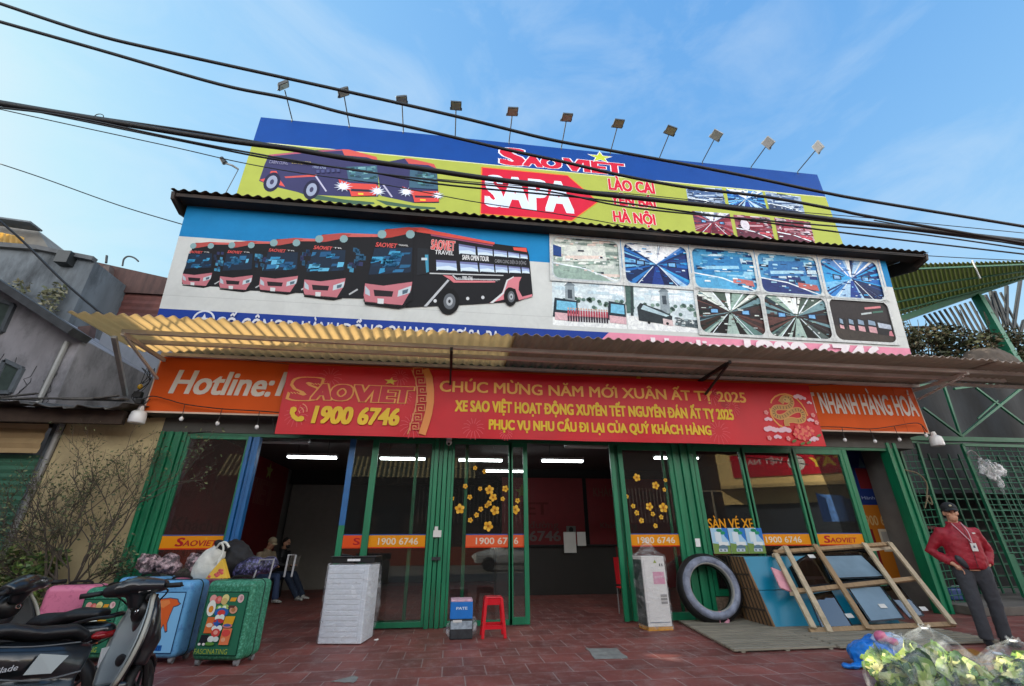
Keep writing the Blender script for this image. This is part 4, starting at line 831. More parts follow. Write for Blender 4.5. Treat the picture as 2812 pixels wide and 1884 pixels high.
for y, z in ((-1.46, 4.37), (-1.03, 4.385)): MB().box(-5.30, 11.6, y-.03, y+.03, z-.045, z+.02).build('purlin', PUR, AW)
MB().box(-5.3, 10.2, -.44, -.37, 4.37, 4.43).build('purlin', PUR, AW)
MB().box(10.2, 14.6, -.82, -.76, 4.30, 4.36).box(11.6, 14.6, -1.46, -1.41, 4.31, 4.36).build('purlin', PUR, AW)
for x in (-5.26, -.11, 5.02, 10.1):
    MB().bar((x, -.36, 4.31), (x, -1.5, 4.31), .05, .06).bar((x, -.37, 3.95 if abs(x) < 9 else 4.1), (x, -1.4, 4.28), .035, .035).build('bracket', DSTEEL if -4 < x < 9 else PUR, AW)
MB().bar(onY(345, 1085, -.4), onX(313, 925, -5.3), .06).build('stay_pole', STEEL, AW)
CN = thing('tin_canopy', 'dark corrugated tin canopy running along the top of the bus billboard', 'canopy', (2.7, -.4, 7.75))
TIN = mat('dark_tin', '#23211f', .6, metal=.2, var=.3, vscale=8, stain='#4a3226', stain_amt=.6)
corr((-5.84, -.92, 7.74), (11.36, -.92, 7.74), (-5.84, .98, 8.25), .20, .024).build('corrugated_sheet', TIN, CN, smooth=True, solid=.006)
MB().box(-5.75, 11.27, -.84, -.55, 7.655, 7.70).box(-5.75, 11.27, -.86, -.84, 7.62, 7.70).build('underside_board', mat('underside_dark', '#1a1613', .8, var=.4, vscale=5, stain='#3c2a20', stain_amt=.7), CN)  # dark board added so the canopy underside reads solid dark
MB().prism([(-5.82, -.9, 7.70), (-5.82, .95, 8.2), (-5.82, .95, 7.9), (-5.82, -.5, 7.45), (-5.82, -.86, 7.55)], (.06, 0, 0)).build('end_flap', TIN, CN)
MB().prism([(11.28, -.9, 7.70), (11.28, .95, 8.2), (11.28, .95, 7.9), (11.28, -.5, 7.45), (11.28, -.86, 7.55)], (.06, 0, 0)).build('end_flap', TIN, CN)
MB().box(X0-.2, X1+.25, .25, 9.2, 7.9, 8.0).build('roof', mat('roof_dark', '#4a4542', .8), BLD)
# ================================================================ floodlights
LENS = mat('lamp_lens', '#8f8a70', .25); LHOUS = mat('lamp_housing', '#3d4245', .45, metal=.3)
fl = ['leftmost floodlight of the row above the route billboard', 'second floodlight from the left, its head touching a power cable', 'third floodlight from the left above the route billboard', 'fourth floodlight from the left with a square pale lens', 'fifth floodlight from the left above the red company name', 'sixth floodlight from the left, right of the red company name', 'seventh floodlight from the left, middle right of the row', 'fourth floodlight from the right above the blue band', 'third floodlight from the right above the blue band', 'second floodlight from the right, sunlit on its back', 'rightmost floodlight of the row, seen edge on']
FX = [(-4.93, .12, 12.36), (-3.38, .08, 12.31), (-1.87, .2, 12.42), (-.38, .16, 12.38), (1.21, .16, 12.40), (2.8, .2, 12.46), (4.33, .18, 12.42), (5.91, .15, 12.33), (7.32, .11, 12.30), (8.97, .1, 12.22), (10.59, .07, 12.23)]
TLT = [(.75, -.75), (.3, -.62), (.25, -.3), (.0, -.05), (.0, -.1), (.05, -.05), (-.1, .0), (-.1, .35), (-.15, .6), (-.1, .85), (.2, 1.1)]
for i, (x, y, z) in enumerate(FX):
    t = thing('floodlight', fl[i], 'floodlight', (x, 1, 12.12), 'floodlights along the top of the route billboard')
    MB().tube([(x, 1.04, 11.95), (x, .98, 12.14), (x, y+.12, z-.02)], .016, 6).build('arm', DSTEEL, t)
    R = Euler((TLT[i][0]*.6, TLT[i][1], 0)).to_matrix(); c = Vector((x, y, z))
    mb = MB().cbox(c, (.30, .27, .05), R); mb.cbox(c+R @ Vector((0, .0, .04)), (.22, .2, .05), R); mb.bar(c+R @ Vector((-.16, .06, 0)), c+R @ Vector((-.16, .16, .03)), .02).bar(c+R @ Vector((.16, .06, 0)), c+R @ Vector((.16, .16, .03)), .02).bar(c+R @ Vector((-.17, .16, .03)), c+R @ Vector((.17, .16, .03)), .02)
    mb.build('lamp_head', LHOUS if i < 8 else mat('lamp_housing_pale', '#7d8286', .45), t, bevel=.006)
    MB().cbox(c+R @ Vector((0, 0, -.028)), (.25, .22, .008), R).build('lens', LENS if i < 8 else mat('lamp_lens_grey', '#77787a', .25), t)
t = thing('security_lamp', 'small lamp on a bent arm at the left edge of the route billboard', 'lamp', tuple(onY(655, 465, .95)))
a, b = onY(655, 465, .95), onY(618, 448, .85)
MB().tube([a, a+Vector((-.12, -.1, .02)), b], .025, 6).build('arm', STEEL, t); MB().tube([b, b+Vector((-.1, -.05, .12))], [.07, .05], 10).build('lamp_head', DSTEEL, t); MB().tube([a, onY(620, 530, .95)], .01, 5).build('cable', DSTEEL, t)
# ================================================================ overhead cables
CAB = mat('cable_rubber', '#15171a', .6)
def cable(pts, Y, r, lab, extend=True, n=10, name='power_cable', tail=True):
    P = [onY(x, y, Y) for x, y in pts]; Q = [Vector(p) for p in smooth3(P)]
    if extend:
        d0 = (Q[0]-Q[1]).normalized(); d1 = (Q[-1]-Q[-2]).normalized(); Q = [Q[0]+d0*6]+Q+([Q[-1]+d1*6] if tail else [])
    return tag(MB().tube(Q, r, 7).build(name, CAB, loc=Q[1], smooth=True), lab, 'cable')
def smooth3(P, n=6):
    out = []
    for i in range(len(P)-1):
        p0, p1, p2, p3 = [P[max(0, min(len(P)-1, i+k))] for k in (-1, 0, 1, 2)]
        for k in range(n): t = k/n; out.append(.5*((2*p1)+(p2-p0)*t+(2*p0-5*p1+4*p2-p3)*t*t+(3*p1-p0-3*p2+p3)*t**3))
    return out+[P[-1]]
v = 1.2017
cable([(0, 10), (250, 92), (456, 142), (914, 243), (1250, 319), (1500, 381), (1673, 413), (1827, 441), (2040, 482), (2254, 527), (2400, 554), (2812, 622)], -5.5, .0155, 'uppermost black power cable crossing the sky from the top left corner')
cable([(0, 60), (265, 135), (600, 231), (785, 269), (954, 313), (1111, 346), (1254, 379), (1400, 413), (1549, 445), (1699, 480), (1882, 514), (2105, 541), (2297, 576), (2400, 597), (2812, 668)], -5.4, .0155, 'second black power cable from the top, passing below the floodlight heads')
cable([(0, 285), (276, 330), (600, 383), (792, 408), (946, 434), (1119, 458), (1292, 484), (1450, 505), (1613, 529), (1827, 552), (2105, 581), (2400, 616), (2812, 662)], -5.0, .027, 'thick bundled cable crossing in front of both billboards')
cable([(0, 278), (250, 320), (600, 372), (980, 440), (1240, 478), (1500, 505), (1700, 540), (1900, 562), (2200, 600), (2500, 632), (2812, 672)], -4.9, .012, 'cable lying just above the thick bundle')
cable([(0, 296), (200, 322), (560, 396), (923, 460), (1195, 495), (1500, 525), (1700, 565), (1900, 588), (2200, 614), (2500, 640), (2812, 684)], -5.1, .009, 'thin cable hugging the underside of the thick bundle')
cable([(560, 400), (750, 437), (1000, 470), (1200, 505), (1500, 534), (1640, 548), (1990, 596), (2400, 650), (2812, 698)], -4.9, .010, 'thin cable fanning out below the thick bundle over the red arrow')
cable([(1200, 492), (1500, 516), (1700, 530), (1860, 545), (2105, 574), (2400, 600), (2812, 640)], -4.8, .005, 'very thin wire above the bundle near the word LAO CAI', False)
cable([(0, 300), (180, 340), (480, 405), (660, 446), (830, 476), (1060, 508), (1290, 552), (1500, 583), (1640, 606), (1880, 650), (2100, 668), (2540, 702), (2812, 716)], -4.6, .0055, 'thin sagging wire crossing low over the yellow billboard')
cable([(0, 450), (120, 490), (330, 565), (500, 616)], -.8, .010, 'thin grey wire slanting down to the left edge of the bus billboard', False)
cable([(0, 608), (60, 660), (160, 760), (240, 830), (290, 870)], -.9, .02, 'black cable slanting across the grey houses on the left', tail=False)
cable([(2400, 605), (2600, 640), (2812, 675)], -4.7, .008, 'short stretch of thin cable at the right below the upper two cables', False)
mb = MB(); c = onY(270, 324, -5.0); mb.torus(c+Vector((0, 0, .015)), .04, .004, (0, 1, 0), 16, 5); tag(mb.build('cable_loop', CAB, loc=c), 'small wire loop on top of the thick bundled cable', 'cable loop')
# ================================================================ festoon bulbs, pendant lamps, camera
BULB = mat('bulb_glass', '#d5d8da', .2, var=.02); SOCK = mat('socket_black', '#121212', .5)
def festoon(pts, bulbs, Y, lab):
    P = [onY(x, y, Y) for x, y in pts]; t = thing('festoon_string', lab, 'light string', tuple(P[0]), 'bulb strings under the fascia')
    MB().tube(smooth3(P), .009, 6).build('cord', CAB, t)
    for (tx, ty, bx, by) in bulbs:
        a, b = onY(tx, ty, Y), onY(bx, by, Y)
        MB().tube([a, b+Vector((0, 0, .05))], .006, 5).tube([b+Vector((0, 0, .07)), b+Vector((0, 0, .02))], .016, 8).build('socket', SOCK, t); MB().ell(b, (.034, .034, .04)).build('bulb', BULB, t, smooth=True)
festoon([(385, 1100), (418, 1088), (460, 1097), (508, 1110), (600, 1122), (700, 1128), (770, 1133)], [(508, 1110, 498, 1150), (611, 1121, 597, 1163), (713, 1129, 705, 1173)], -.45, 'black cord with three white bulbs hanging left of the red banner')
festoon([(2235, 1172), (2310, 1173), (2390, 1178), (2455, 1170), (2520, 1162), (2545, 1185)], [(2312, 1174, 2320, 1208), (2388, 1178, 2403, 1212), (2455, 1170, 2470, 1207), (2530, 1165, 2543, 1196)], -.45, 'black cord with four white bulbs hanging right of the red banner')
def bigbulb(x, y, Y, lab, r=.12):
    c = onY(x, y, Y); t = thing('pendant_lamp', lab, 'lamp', tuple(c), 'big white bulb lamps')
    MB().tube([c+Vector((0, 0, z)) for z in (-.13, -.12, -.02, .06, .1)], [r*.85, r, r, r*.9, r*.4], 18).build('diffuser', BULB, t, smooth=True, bevel=.01); MB().tube([c+Vector((0, 0, .1)), c+Vector((0, 0, .17))], [.05, .035], 10).build('socket', WHITEP, t); MB().tube([c+Vector((0, 0, .17)), c+Vector((.03, .1, .32))], .008, 5).build('cord', CAB, t)
bigbulb(380, 1142, -.5, 'big white pendant bulb at the left end of the orange fascia'); bigbulb(2570, 1208, -.42, 'big white pendant bulb at the right end of the orange fascia')
t = thing('electric_fitting', 'tangle of wires and a yellow fitting on the left end of the fascia', 'fitting', tuple(onY(385, 1060, -.4)))
c = onY(385, 1062, -.4); MB().ell(c, (.04, .04, .05)).build('yellow_fitting', mat('yellow_fit', '#a8861c', .4), t, smooth=True)
mb = MB()
for k in range(4):
    rr = random.Random(k); mb.tube(smooth3([c+Vector((rr.uniform(-.02, .02), 0, .05)), c+Vector((rr.uniform(-.15, .12), 0, .18)), c+Vector((rr.uniform(-.1, .2), 0, .35)), c+Vector((.12, 0, .1)), c+Vector((rr.uniform(-.1, .1), 0, -.15)), c+Vector((.02, 0, -.3))]), .006, 5)
mb.cbox(c+Vector((0, .02, -.14)), (.12, .08, .1)).cbox(c+Vector((.06, .02, -.26)), (.1, .08, .08)); mb.build('wiring', SOCK, t)
t = thing('security_camera', 'white dome security camera under the banner at the centre post', 'camera', (-.08, -.12, 3.03))
MB().tube([(-.08, -.1, 3.09), (-.08, -.1, 3.04)], .05, 12).ell((-.08, -.12, 2.99), (.055, .06, .06)).build('housing', WHITEP, t, smooth=True); MB().ell((-.08, -.165, 2.955), (.025, .02, .025)).build('lens', BLACK, t, smooth=True)
# leaf clusters
def leaves(mb, c, r, n, size, rnd, shell=.35, flat=1.0):
    c = Vector(c)
    for k in range(n):
        d = Vector((rnd.gauss(0, 1), rnd.gauss(0, 1), rnd.gauss(0, 1))).normalized(); q = rnd.uniform(shell, 1)**.6
        p = c+Vector((d.x*r[0], d.y*r[1], d.z*r[2]))*q; a = Vector((rnd.gauss(0, 1), rnd.gauss(0, 1), rnd.gauss(0, .6))).normalized(); b = a.orthogonal().normalized(); b = (Matrix.Rotation(rnd.uniform(0, 6.3), 3, a) @ b); L = size*rnd.uniform(.6, 1.3)
        m = len(mb.v); mb.add([p-a*L*.5, p+b*L*.24, p+a*L*.5, p-b*L*.24], [(0, 1, 2, 3)], rnd.randint(0, 2))
# ================================================================ neighbours on the left
CREAM = mat('cream_wall', '#b3a47e', .85, var=.1, vscale=2, stain='#7d7056', stain_scale=1.2, stain_amt=.6, bump=.15)
CONC = mat('weathered_concrete', '#565d63', .92, var=.3, vscale=1.6, stain='#1e2327', stain_scale=1.3, stain_amt=.85, bump=.3, bscale=12, stretch=(1, 1, .35))
CONC2 = mat('pale_render', '#86858a', .92, var=.25, vscale=2.5, stain='#34373a', stain_scale=1.5, stain_amt=.8, bump=.4, bscale=14, stretch=(1, 1, .5))
RUST = mat('rusty_sheet', '#57302b', .75, var=.25, vscale=4, stain='#33191a', stain_amt=.6)
t = thing('cream_wall', 'cream painted wall panel behind the bare shrub beside the shop', 'wall', (-5.8, .1, 0))
MB().prism([(-5.10, -.04, 0), (-5.13, -.04, 3.34), (-6.66, -.04, 3.26), (-6.78, -.04, 0)], (0, .055, 0)).build('panel', CREAM, t)
MB().tube([(-6.70, -.08, 3.2), (-6.76, -.08, 1.4), (-6.8, -.08, 0)], .045, 10).build('drain_pipe', STEEL, t)
MB().tube(smooth3([onY(580, 1185, -.02)]+[onY(x, y, -.02) for x, y in ((360, 1200), (330, 1185), (290, 1172), (272, 1190), (290, 1198), (300, 1185))]), .014, 6).build('hanging_wire', CAB, t)
gs = thing('roller_shutter_stall', 'green roller shutter stall with a tan shutter box under a ragged tin roof', 'stall', (-7.5, 0, 0))
SH = mat('green_shutter', '#3a6a55', .6, var=.15, stain='#25463a', stain_amt=.5)
def slat(x0, x1, z0, z1, y, p, m, name, par):
    n = int((z1-z0)/p*2); return MB().grid(lambda a, b: Vector((x0+(x1-x0)*a, y+.014*(1 if int(round(b*n)) % 2 else -1), z0+(z1-z0)*b)), 1, n).build(name, m, par, solid=.004)
slat(-9.2, -6.86, 0, 2.66, 0.05, .12, SH, 'shutter', gs)
slat(-9.2, -6.86, 2.66, 3.15, -.12, .16, mat('tan_box', '#9c8560', .7, stain='#6a5a42', stain_amt=.5), 'shutter_box', gs)
MB().box(-6.88, -6.79, -.02, .3, 0, 3.2).build('jamb', CONC, gs)
TINR = mat('ragged_tin', '#5c5a57', .7, metal=.2, var=.35, vscale=7, stain='#2b2826', stain_scale=2.5, stain_amt=.8)
rt = thing('ragged_tin_roof', 'ragged grey tin roof strip jutting out below the grey gable house', 'roof', (-7, -.3, 3.4))
def rag(u, v_): x = -10+4.75*u; return Vector((x, -.75+.95*v_, 3.36+.16*v_+.03*sin(x*9)+.05*sin(x*2.3)*(1-v_)+(-.05 if int(u*23) % 3 == 0 and v_ < .3 else 0)))
MB().grid(rag, 110, 5).build('sheet', TINR, rt, solid=.01)
rnd = random.Random(8); mb = MB()
for k in range(16): x = rnd.uniform(-9.5, -5.5); mb.bar((x, rnd.uniform(-.75, -.3), 3.46+rnd.uniform(0, .06)), (min(x+rnd.uniform(.5, 1.4), -5.6), rnd.uniform(-.7, -.2), 3.5+rnd.uniform(0, .06)), rnd.uniform(.04, .1), .02)
mb.build('loose_strip', TINR, rt); MB().box(-10, -5.5, -.5, -.42, 3.1, 3.32).box(-10, -5.4, .1, .2, 3.15, 3.5).build('eave_beam', mat('old_wood', '#3a2e26', .9, var=.3), rt)
gh = thing('gable_house', 'grey rendered house with a sloping dark eave and two small windows', 'house', (-9, 1.5, 0))
r0_, r1_ = onY(-60, 742, .5), onY(226, 931, .5)
MB().prism([(-12.5, .5, 0), (r1_.x, .5, 0), (r1_.x, .5, r1_.z), (r0_.x, .5, r0_.z), (-12.5, .5, 7.2)], (0, 4, 0)).build('wall', CONC2, gh)
MB().bar(Vector((r0_.x-2, .3, r0_.z+1.17)), Vector((r1_.x+.1, .3, r1_.z-.02)), .5, .14).build('eave', mat('eave_slate', '#35383b', .8, var=.3), gh)
def house_window(px, Y, par):
    P = [onY(x, y, Y-.03) for x, y in px]; o = MB().prism(P, (0, .04, 0)).build('window', mat('window_green', '#33403c', .5, var=.3), par); 
    mb = MB()
    for i in range(4): mb.bar(P[i], P[(i+1) % 4], .07, .07, (0, 1, 0))
    mb.build('frame', CONC, o)
house_window([(-30, 815), (38, 838), (5, 912), (-40, 905)], .5, gh); house_window([(15, 990), (62, 1012), (28, 1078), (-25, 1078)], .5, gh)
mb = MB(); rnd = random.Random(31)
MB().tube([(-7.62, .44, 4.9), (-7.66, .44, 3.5)], .05, 8).build('pipe', STEEL, gh); MB().tube([(-9.0, .44, 4.95), (-9.0, .44, 3.5)], .03, 6).build('pipe', STEEL, gh)
for k in range(7):
    p = onY(rnd.uniform(10, 180), rnd.uniform(960, 1060), .49); Q = [p]
    for q in range(5): Q.append(Q[-1]+Vector((rnd.uniform(-.12, .12), 0, -rnd.uniform(.05, .22))))
    mb.tube(Q, .006, 4)
mb.build('crack', mat('crack_dark', '#2a2b2d', .9), gh)
bg_ = thing('concrete_block', 'tall stained concrete building behind the grey gable house', 'building', (-13, 7, 0))
p0, p1, p2, p3 = onY(-40, 672, 5), onY(110, 688, 5), onY(250, 716, 5), onY(262, 718, 5)
MB().prism([(-22, 5, 0), (p3.x, 5, 0), (p3.x, 5, p3.z), (p2.x, 5, p2.z), (p1.x, 5, p1.z), (p0.x, 5, p0.z), (-22, 5, p0.z+.1)], (0, 5, 0)).build('wall', CONC, bg_)
MB().bar((-22, 4.95, p0.z+.06), p1+Vector((0, -.05, .03)), .2, .16).bar(p1+Vector((0, -.05, .03)), p3+Vector((0, -.05, .03)), .2, .14).build('coping', mat('coping', '#4a4d50', .9, var=.2), bg_)
a, b = onY(172, 700, 4.9), onY(198, 722, 4.9); MB().box(a.x, b.x, 4.7, 5.4, b.z-.1, a.z+.05).build('roof_box', DSTEEL, bg_)
q0, q1, q2, q3, q4 = onY(-30, 600, 6.2), onY(85, 618, 6.2), onY(105, 635, 6.2), onY(142, 695, 6.2), onY(-30, 700, 6.2)
pen = thing('rooftop_shed', 'rooftop shed with a sunlit strip of corrugated sheet at the upper left', 'shed', (-15, 7, 9))
MB().prism([q4-Vector((0, 0, 1)), q3-Vector((0, 0, 1)), q3, q2, q1, q0], (0, 2.5, 0)).build('wall', mat('shed_grey', '#6d6c68', .9, var=.2, stain='#3b3a37', stain_amt=.5), pen)
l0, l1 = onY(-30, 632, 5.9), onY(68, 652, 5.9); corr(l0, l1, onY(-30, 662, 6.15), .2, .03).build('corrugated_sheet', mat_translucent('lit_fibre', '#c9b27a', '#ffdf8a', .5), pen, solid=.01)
MB().bar(onY(-30, 604, 5.8), onY(100, 622, 5.8), .5, .06).build('roof_edge', CONC, pen)
rs = thing('rusty_wall', 'rust red corrugated sheet wall of a house behind the bus billboard', 'wall', (-10, 6.5, 0))
w0, w1 = onY(262, 718, 6.5), onY(500, 772, 6.5); zb = onY(300, 800, 6.5).z
MB().prism([(w0.x-.6, 6.5, zb), (w1.x, 6.5, zb), w1, w0+Vector((-.6, 0, .1))], (0, .3, 0)).build('fascia', mat('rust_dark', '#45302c', .85, var=.3, vscale=2, stain='#2a1c1b', stain_amt=.7, stretch=(3, 1, .6)), rs)
slat(w0.x-1.2, w1.x, 0, zb, 6.6, .24, RUST, 'corrugated_sheet', rs)
a, b = onY(300, 735, 6.4), onY(285, 880, 6.4); MB().bar(a, b, .3, .2).build('post', mat('rust_post', '#4b403d', .85, var=.3), rs)
pw = thing('pale_side_wall', 'pale grey wall panel seen between the rusty post and the fascia', 'wall', (-7.5, 3, 0))
e0, e1, e2, e3 = onY(285, 905, 3), onY(460, 905, 3), onY(460, 1130, 3), onY(225, 1090, 3); MB().prism([(e3.x, 3, 0), (e1.x+.6, 3, 0), (e1.x+.6, 3, e1.z), (e0.x, 3, e0.z)], (0, .2, 0)).build('panel', mat('bluegrey_wall', '#7d828b', .9, var=.1, vscale=1.5, stain='#565b63', stain_amt=.5, stretch=(1.5, 1, .5)), pw)
MB().bar(onY(240, 900, 2.9), onY(200, 1085, 2.9), .28, .2).build('rust_strip', mat('rust_strip', '#4d3a37', .85, var=.3), pw)
t = thing('antenna_rod', 'bent wire rod sticking up from the rusty roof edge', 'rod', tuple(onY(336, 728, 6.4)))
MB().tube(smooth3([onY(x, y, 6.4) for x, y in ((336, 730), (340, 712), (352, 704), (368, 708), (380, 718))]), .03, 5).tube([onY(291, 722, 6.4), onY(293, 702, 6.4)], .04, 5).build('wire', DSTEEL, t)
# unseen block, added and shaped to keep the sun off the forecourt
sh_ = thing('sun_blocker', 'added plain block outside the view that shades the forecourt', 'house', (-13, -5, 0))
MB().box(-16, -9.6, -9.5, -1.02, 0, 9.5).box(-16, -10.1, -1.02, .45, 0, 7.1).build('wall', CONC2, sh_)
mb = MB(); rnd = random.Random(12)
wp = thing('wall_plant', 'small dry plants growing from the ledge of the tall grey wall', 'plant', tuple(onY(140, 815, 4.8)))
for (x, y) in ((55, 790), (140, 815), (125, 850), (150, 800)): leaves(mb, onY(x, y, 4.8), (.35, .15, .35), 60, .16, rnd)
mb.build('foliage', [mat('dry_a', '#6a6a50', .7), mat('dry_b', '#7d7a64', .7), mat('dry_c', '#545a40', .7)], wp)
# ================================================================ right side: mesh gates, tarp wall, shelter
MG = mat('mesh_green', '#0d5c40', .5, var=.15)
def mesh_gate(p, lab, nx, nz, fr=.05):
    P = [onY(x, y, .3) for x, y in p]; t = thing('mesh_gate', lab, 'gate', (P[3].x, .3, P[3].z), 'green wire mesh gates'); mb = MB()
    for i in range(4): mb.bar(P[i], P[(i+1) % 4], fr, fr, (0, 1, 0))
    mb.build('frame', MG, t); mb = MB(); tl, tr, br, bl = P
    for k in range(1, nz): mb.tube([tl.lerp(bl, k/nz), tr.lerp(br, k/nz)], .009, 5)
    for k in range(1, nx): mb.tube([tl.lerp(tr, k/nx)+Vector((0, .012, 0)), bl.lerp(br, k/nx)+Vector((0, .012, 0))], .007, 5)
    mb.build('wire_mesh', MG, t); return t
mesh_gate([(2463, 1214), (2516, 1214), (2655, 1655), (2610, 1660)], 'narrow green wire mesh panel beside the end post of the shop', 3, 22)
def gate2():
    P = [Vector((11.62, .3, 3.27)), Vector((14.2, .3, 3.27)), Vector((14.2, .3, .2)), Vector((11.62, .3, .2))]; t = thing('mesh_gate', 'wide green wire mesh gate behind the man in the red jacket', 'gate', (11.6, .3, .2), 'green wire mesh gates'); mb = MB()
    for i in range(4): mb.bar(P[i], P[(i+1) % 4], .06, .06, (0, 1, 0))
    mb.build('frame', MG, t); mb = MB()
    for k in range(1, 26): z = .2+3.07*k/26; mb.tube([(11.62, .3, z), (14.2, .3, z)], .009, 5)
    for k in range(1, 14): x = 11.62+2.58*k/14; mb.tube([(x, .313, .2), (x, .313, 3.27)], .011 if k % 2 == 0 else .006, 5)
    mb.build('wire_mesh', MG, t); MB().box(11.62, 11.75, .28, .33, .2, 1.0).build('plate', MG, t)
gate2()
t = thing('lattice_panel', 'second green lattice panel standing in the dark behind the wide mesh gate', 'panel', (13, 1.0, .2)); mb = MB()
for k in range(15): x = 11.2+.28*k; mb.box(x, x+.035, 1.0, 1.03, .2, 3.2)
for k in range(13): z = .3+.23*k; mb.box(11.2, 15.2, 1.032, 1.05, z, z+.03)
mb.build('lattice', mat('lattice_green', '#0a4a34', .6, var=.2), t)
t = thing('gate_beam', 'green steel lattice frame over the mesh gates', 'frame', (11.5, .3, 3.36)); mb = MB()
mb.bar((9.6, .3, 3.39), (15, .3, 3.42), .09, .1); mb.bar((9.6, .32, 3.30), (15, .32, 3.30), .03, .03)
g = lambda x, y: onY(x, y, .45)
for p, q, w_ in (((2590, 1055), (2638, 1198), .05), ((2535, 1120), (2640, 1198), .045), ((2640, 1198), (2812, 1060), .05), ((2680, 1065), (2812, 1165), .045), ((2740, 1100), (2685, 1150), .03), ((2500, 1062), (2640, 1045), .05), ((2620, 1068), (2812, 1042), .05)): mb.bar(g(*p), g(*q), w_, w_, (0, 1, 0))
mb.build('lattice', MG, t)
TARP = mat('dark_tarp', '#0c1013', .8, var=.5, vscale=1.2, stain='#2a333a', stain_scale=.9, stain_amt=.5, bump=.5, bscale=3, stretch=(1.4, 1, .4))
t = thing('tarp_wall', 'dark crumpled tarpaulin wall behind the green lattice and gates', 'tarpaulin', (13, 2.2, 3))
MB().grid(lambda a, b: Vector((9.9+14*a, 2.2+.12*sin(a*40)+.06*sin(a*17+b*4), 2.4+3.9*b)), 90, 8).build('sheet', TARP, t, smooth=True)
t = thing('dark_shed', 'dark open shed interior with shelves behind the mesh gates', 'shed', (12, 3, 0))
MB().box(9.8, 26, 4.5, 4.7, 0, 2.5).box(9.8, 26, 2.3, 4.6, 2.45, 2.5).build('wall', mat('shed_dark', '#14181a', .9, var=.3), t)
mb = MB(); rnd = random.Random(3)
for k in range(7): z = .35+.3*k; mb.box(10.2, 24, 3.9, 3.94, z, z+.02)
mb.build('rail', mat('shed_rail', '#0c1a16', .8), t)
for k in range(14):
    x = rnd.uniform(10.2, 14); z = .15+.3*rnd.randint(0, 5)
    tag(MB().box(x, x+rnd.uniform(.15, .4), 3.0, 3.3, z, z+rnd.uniform(.12, .28)).build('stored_box', mat('box%d' % (k % 4), ['#2b2f33', '#5a1a1e', '#3a3a34', '#1d2a4a'][k % 4], .7), loc=(x, 3, z)), 'dim stored box on a rail in the dark shed behind the gates', 'box', 'boxes in the dark shed')
t = thing('blue_crate', 'small blue and white crate standing behind the narrow mesh panel', 'crate', (10.3, .6, .15)); MB().box(10.15, 10.55, .5, .8, .16, .36).build('tub', mat('tub_blue', '#1f3f7a', .5), t, bevel=.02); MB().box(10.56, 10.85, .5, .8, .16, .40).build('lid', mat('tub_white', '#8d9294', .5), t, bevel=.02)
t = MB().bar(onY(2665, 1612, .2), onY(2680, 1665, .2)+Vector((.05, -.05, 0)), .13, .04).build('white_plank', WHITEP, loc=(10.6, .2, .2)); tag(t, 'short white plank leaning by the foot of the mesh gate', 'plank')
c = onY(2720, 1290, .22); t = thing('plastic_bag', 'crumpled clear plastic bag hanging from a hook on the mesh gate', 'bag', tuple(c))
FILM = mat_film('clear_film', .45, scale=5)
o = organic(MB().ell(c, (.26, .08, .22)).ell(c+Vector((.2, 0, -.02)), (.2, .06, .12)).ell(c+Vector((.1, 0, -.3)), (.07, .05, .22)).ell(c+Vector((-.14, 0, .1)), (.1, .05, .2)), 'bag_film', FILM, t, .03, 3, .16, .12)
MB().tube(smooth3([c+Vector((-.1, 0, .12)), c+Vector((-.2, -.02, .3)), c+Vector((-.28, 0, .42)), c+Vector((-.38, .02, .38)), c+Vector((-.36, .05, .3))]), .012, 6).build('hook', STEEL, t)
mb = MB(); P = [onY(x, y, .22) for x, y in ((2455, 1240), (2475, 1285), (2520, 1300), (2545, 1330), (2545, 1370), (2560, 1385), (2550, 1360), (2540, 1395))]
tag(mb.tube(smooth3(P), .014, 6).build('old_wire', mat('wire_tan', '#6a5f48', .7), loc=P[0]), 'tan wire looping over the narrow mesh panel', 'wire')
LEAFD = [mat('leaf_a', '#20290f', .7, var=.3), mat('leaf_b', '#2e3418', .7, var=.3), mat('leaf_c', '#3a321c', .7, var=.3)]
BARK = mat('bark', '#4a443c', .9, var=.3, vscale=20)
hz = random.Random(21)
for i, (x, y, z, w_, h_) in enumerate(((13.2, 2.9, 6.6, 1.5, 1.1), (15.2, 3.0, 6.9, 1.5, 1.15), (17.6, 2.6, 7.0, 1.5, 1.3))):
    t = thing('hedge_bush', ['dark bush right behind the edge of the bus billboard', 'dark bush between the billboard edge and the green post', 'dark bush at the right edge behind the green post'][i], 'bush', (x, y, 5.9), 'dark bushes above the tarpaulin')
    mb = MB()
    for k in range(13): leaves(mb, (x+hz.uniform(-w_, w_)*.9, y+hz.uniform(-.4, .4), z+hz.uniform(-.6, .62)*h_), (.6, .45, .42), 340, .15, hz)
    mb.build('foliage', LEAFD, t); mb = MB()
    for k in range(12): xx = x+hz.uniform(-w_, w_); mb.tube([(xx, y, 5.9), (xx+hz.uniform(-.2, .2), y, 6.8), (xx+hz.uniform(-.3, .3), y-.1, z+h_)], [.03, .02, .008], 5)
    mb.build('stem', BARK, t)
t = thing('earth_bank', 'dark earth bank carrying the bushes behind the tarpaulin', 'bank', (14, 4, 0)); MB().box(11, 28, 2.6, 5, 2.5, 5.95).build('soil', mat('soil', '#2a251f', .95, var=.4, bump=.4), t)
t = thing('rock', 'rounded brown rock between the bushes and the green post', 'rock', (16.2, 2.2, 6.3)); c = onY(2712, 980, 2.2)
organic(MB().ell(c+Vector((0, 0, -.25)), (1.0, .4, .55)).ell(c+Vector((.2, 0, 0)), (.45, .3, .3)), 'boulder', mat('rock_brown', '#4a423b', .9, var=.3, bump=.4), t, .05, 4, .1, .3)
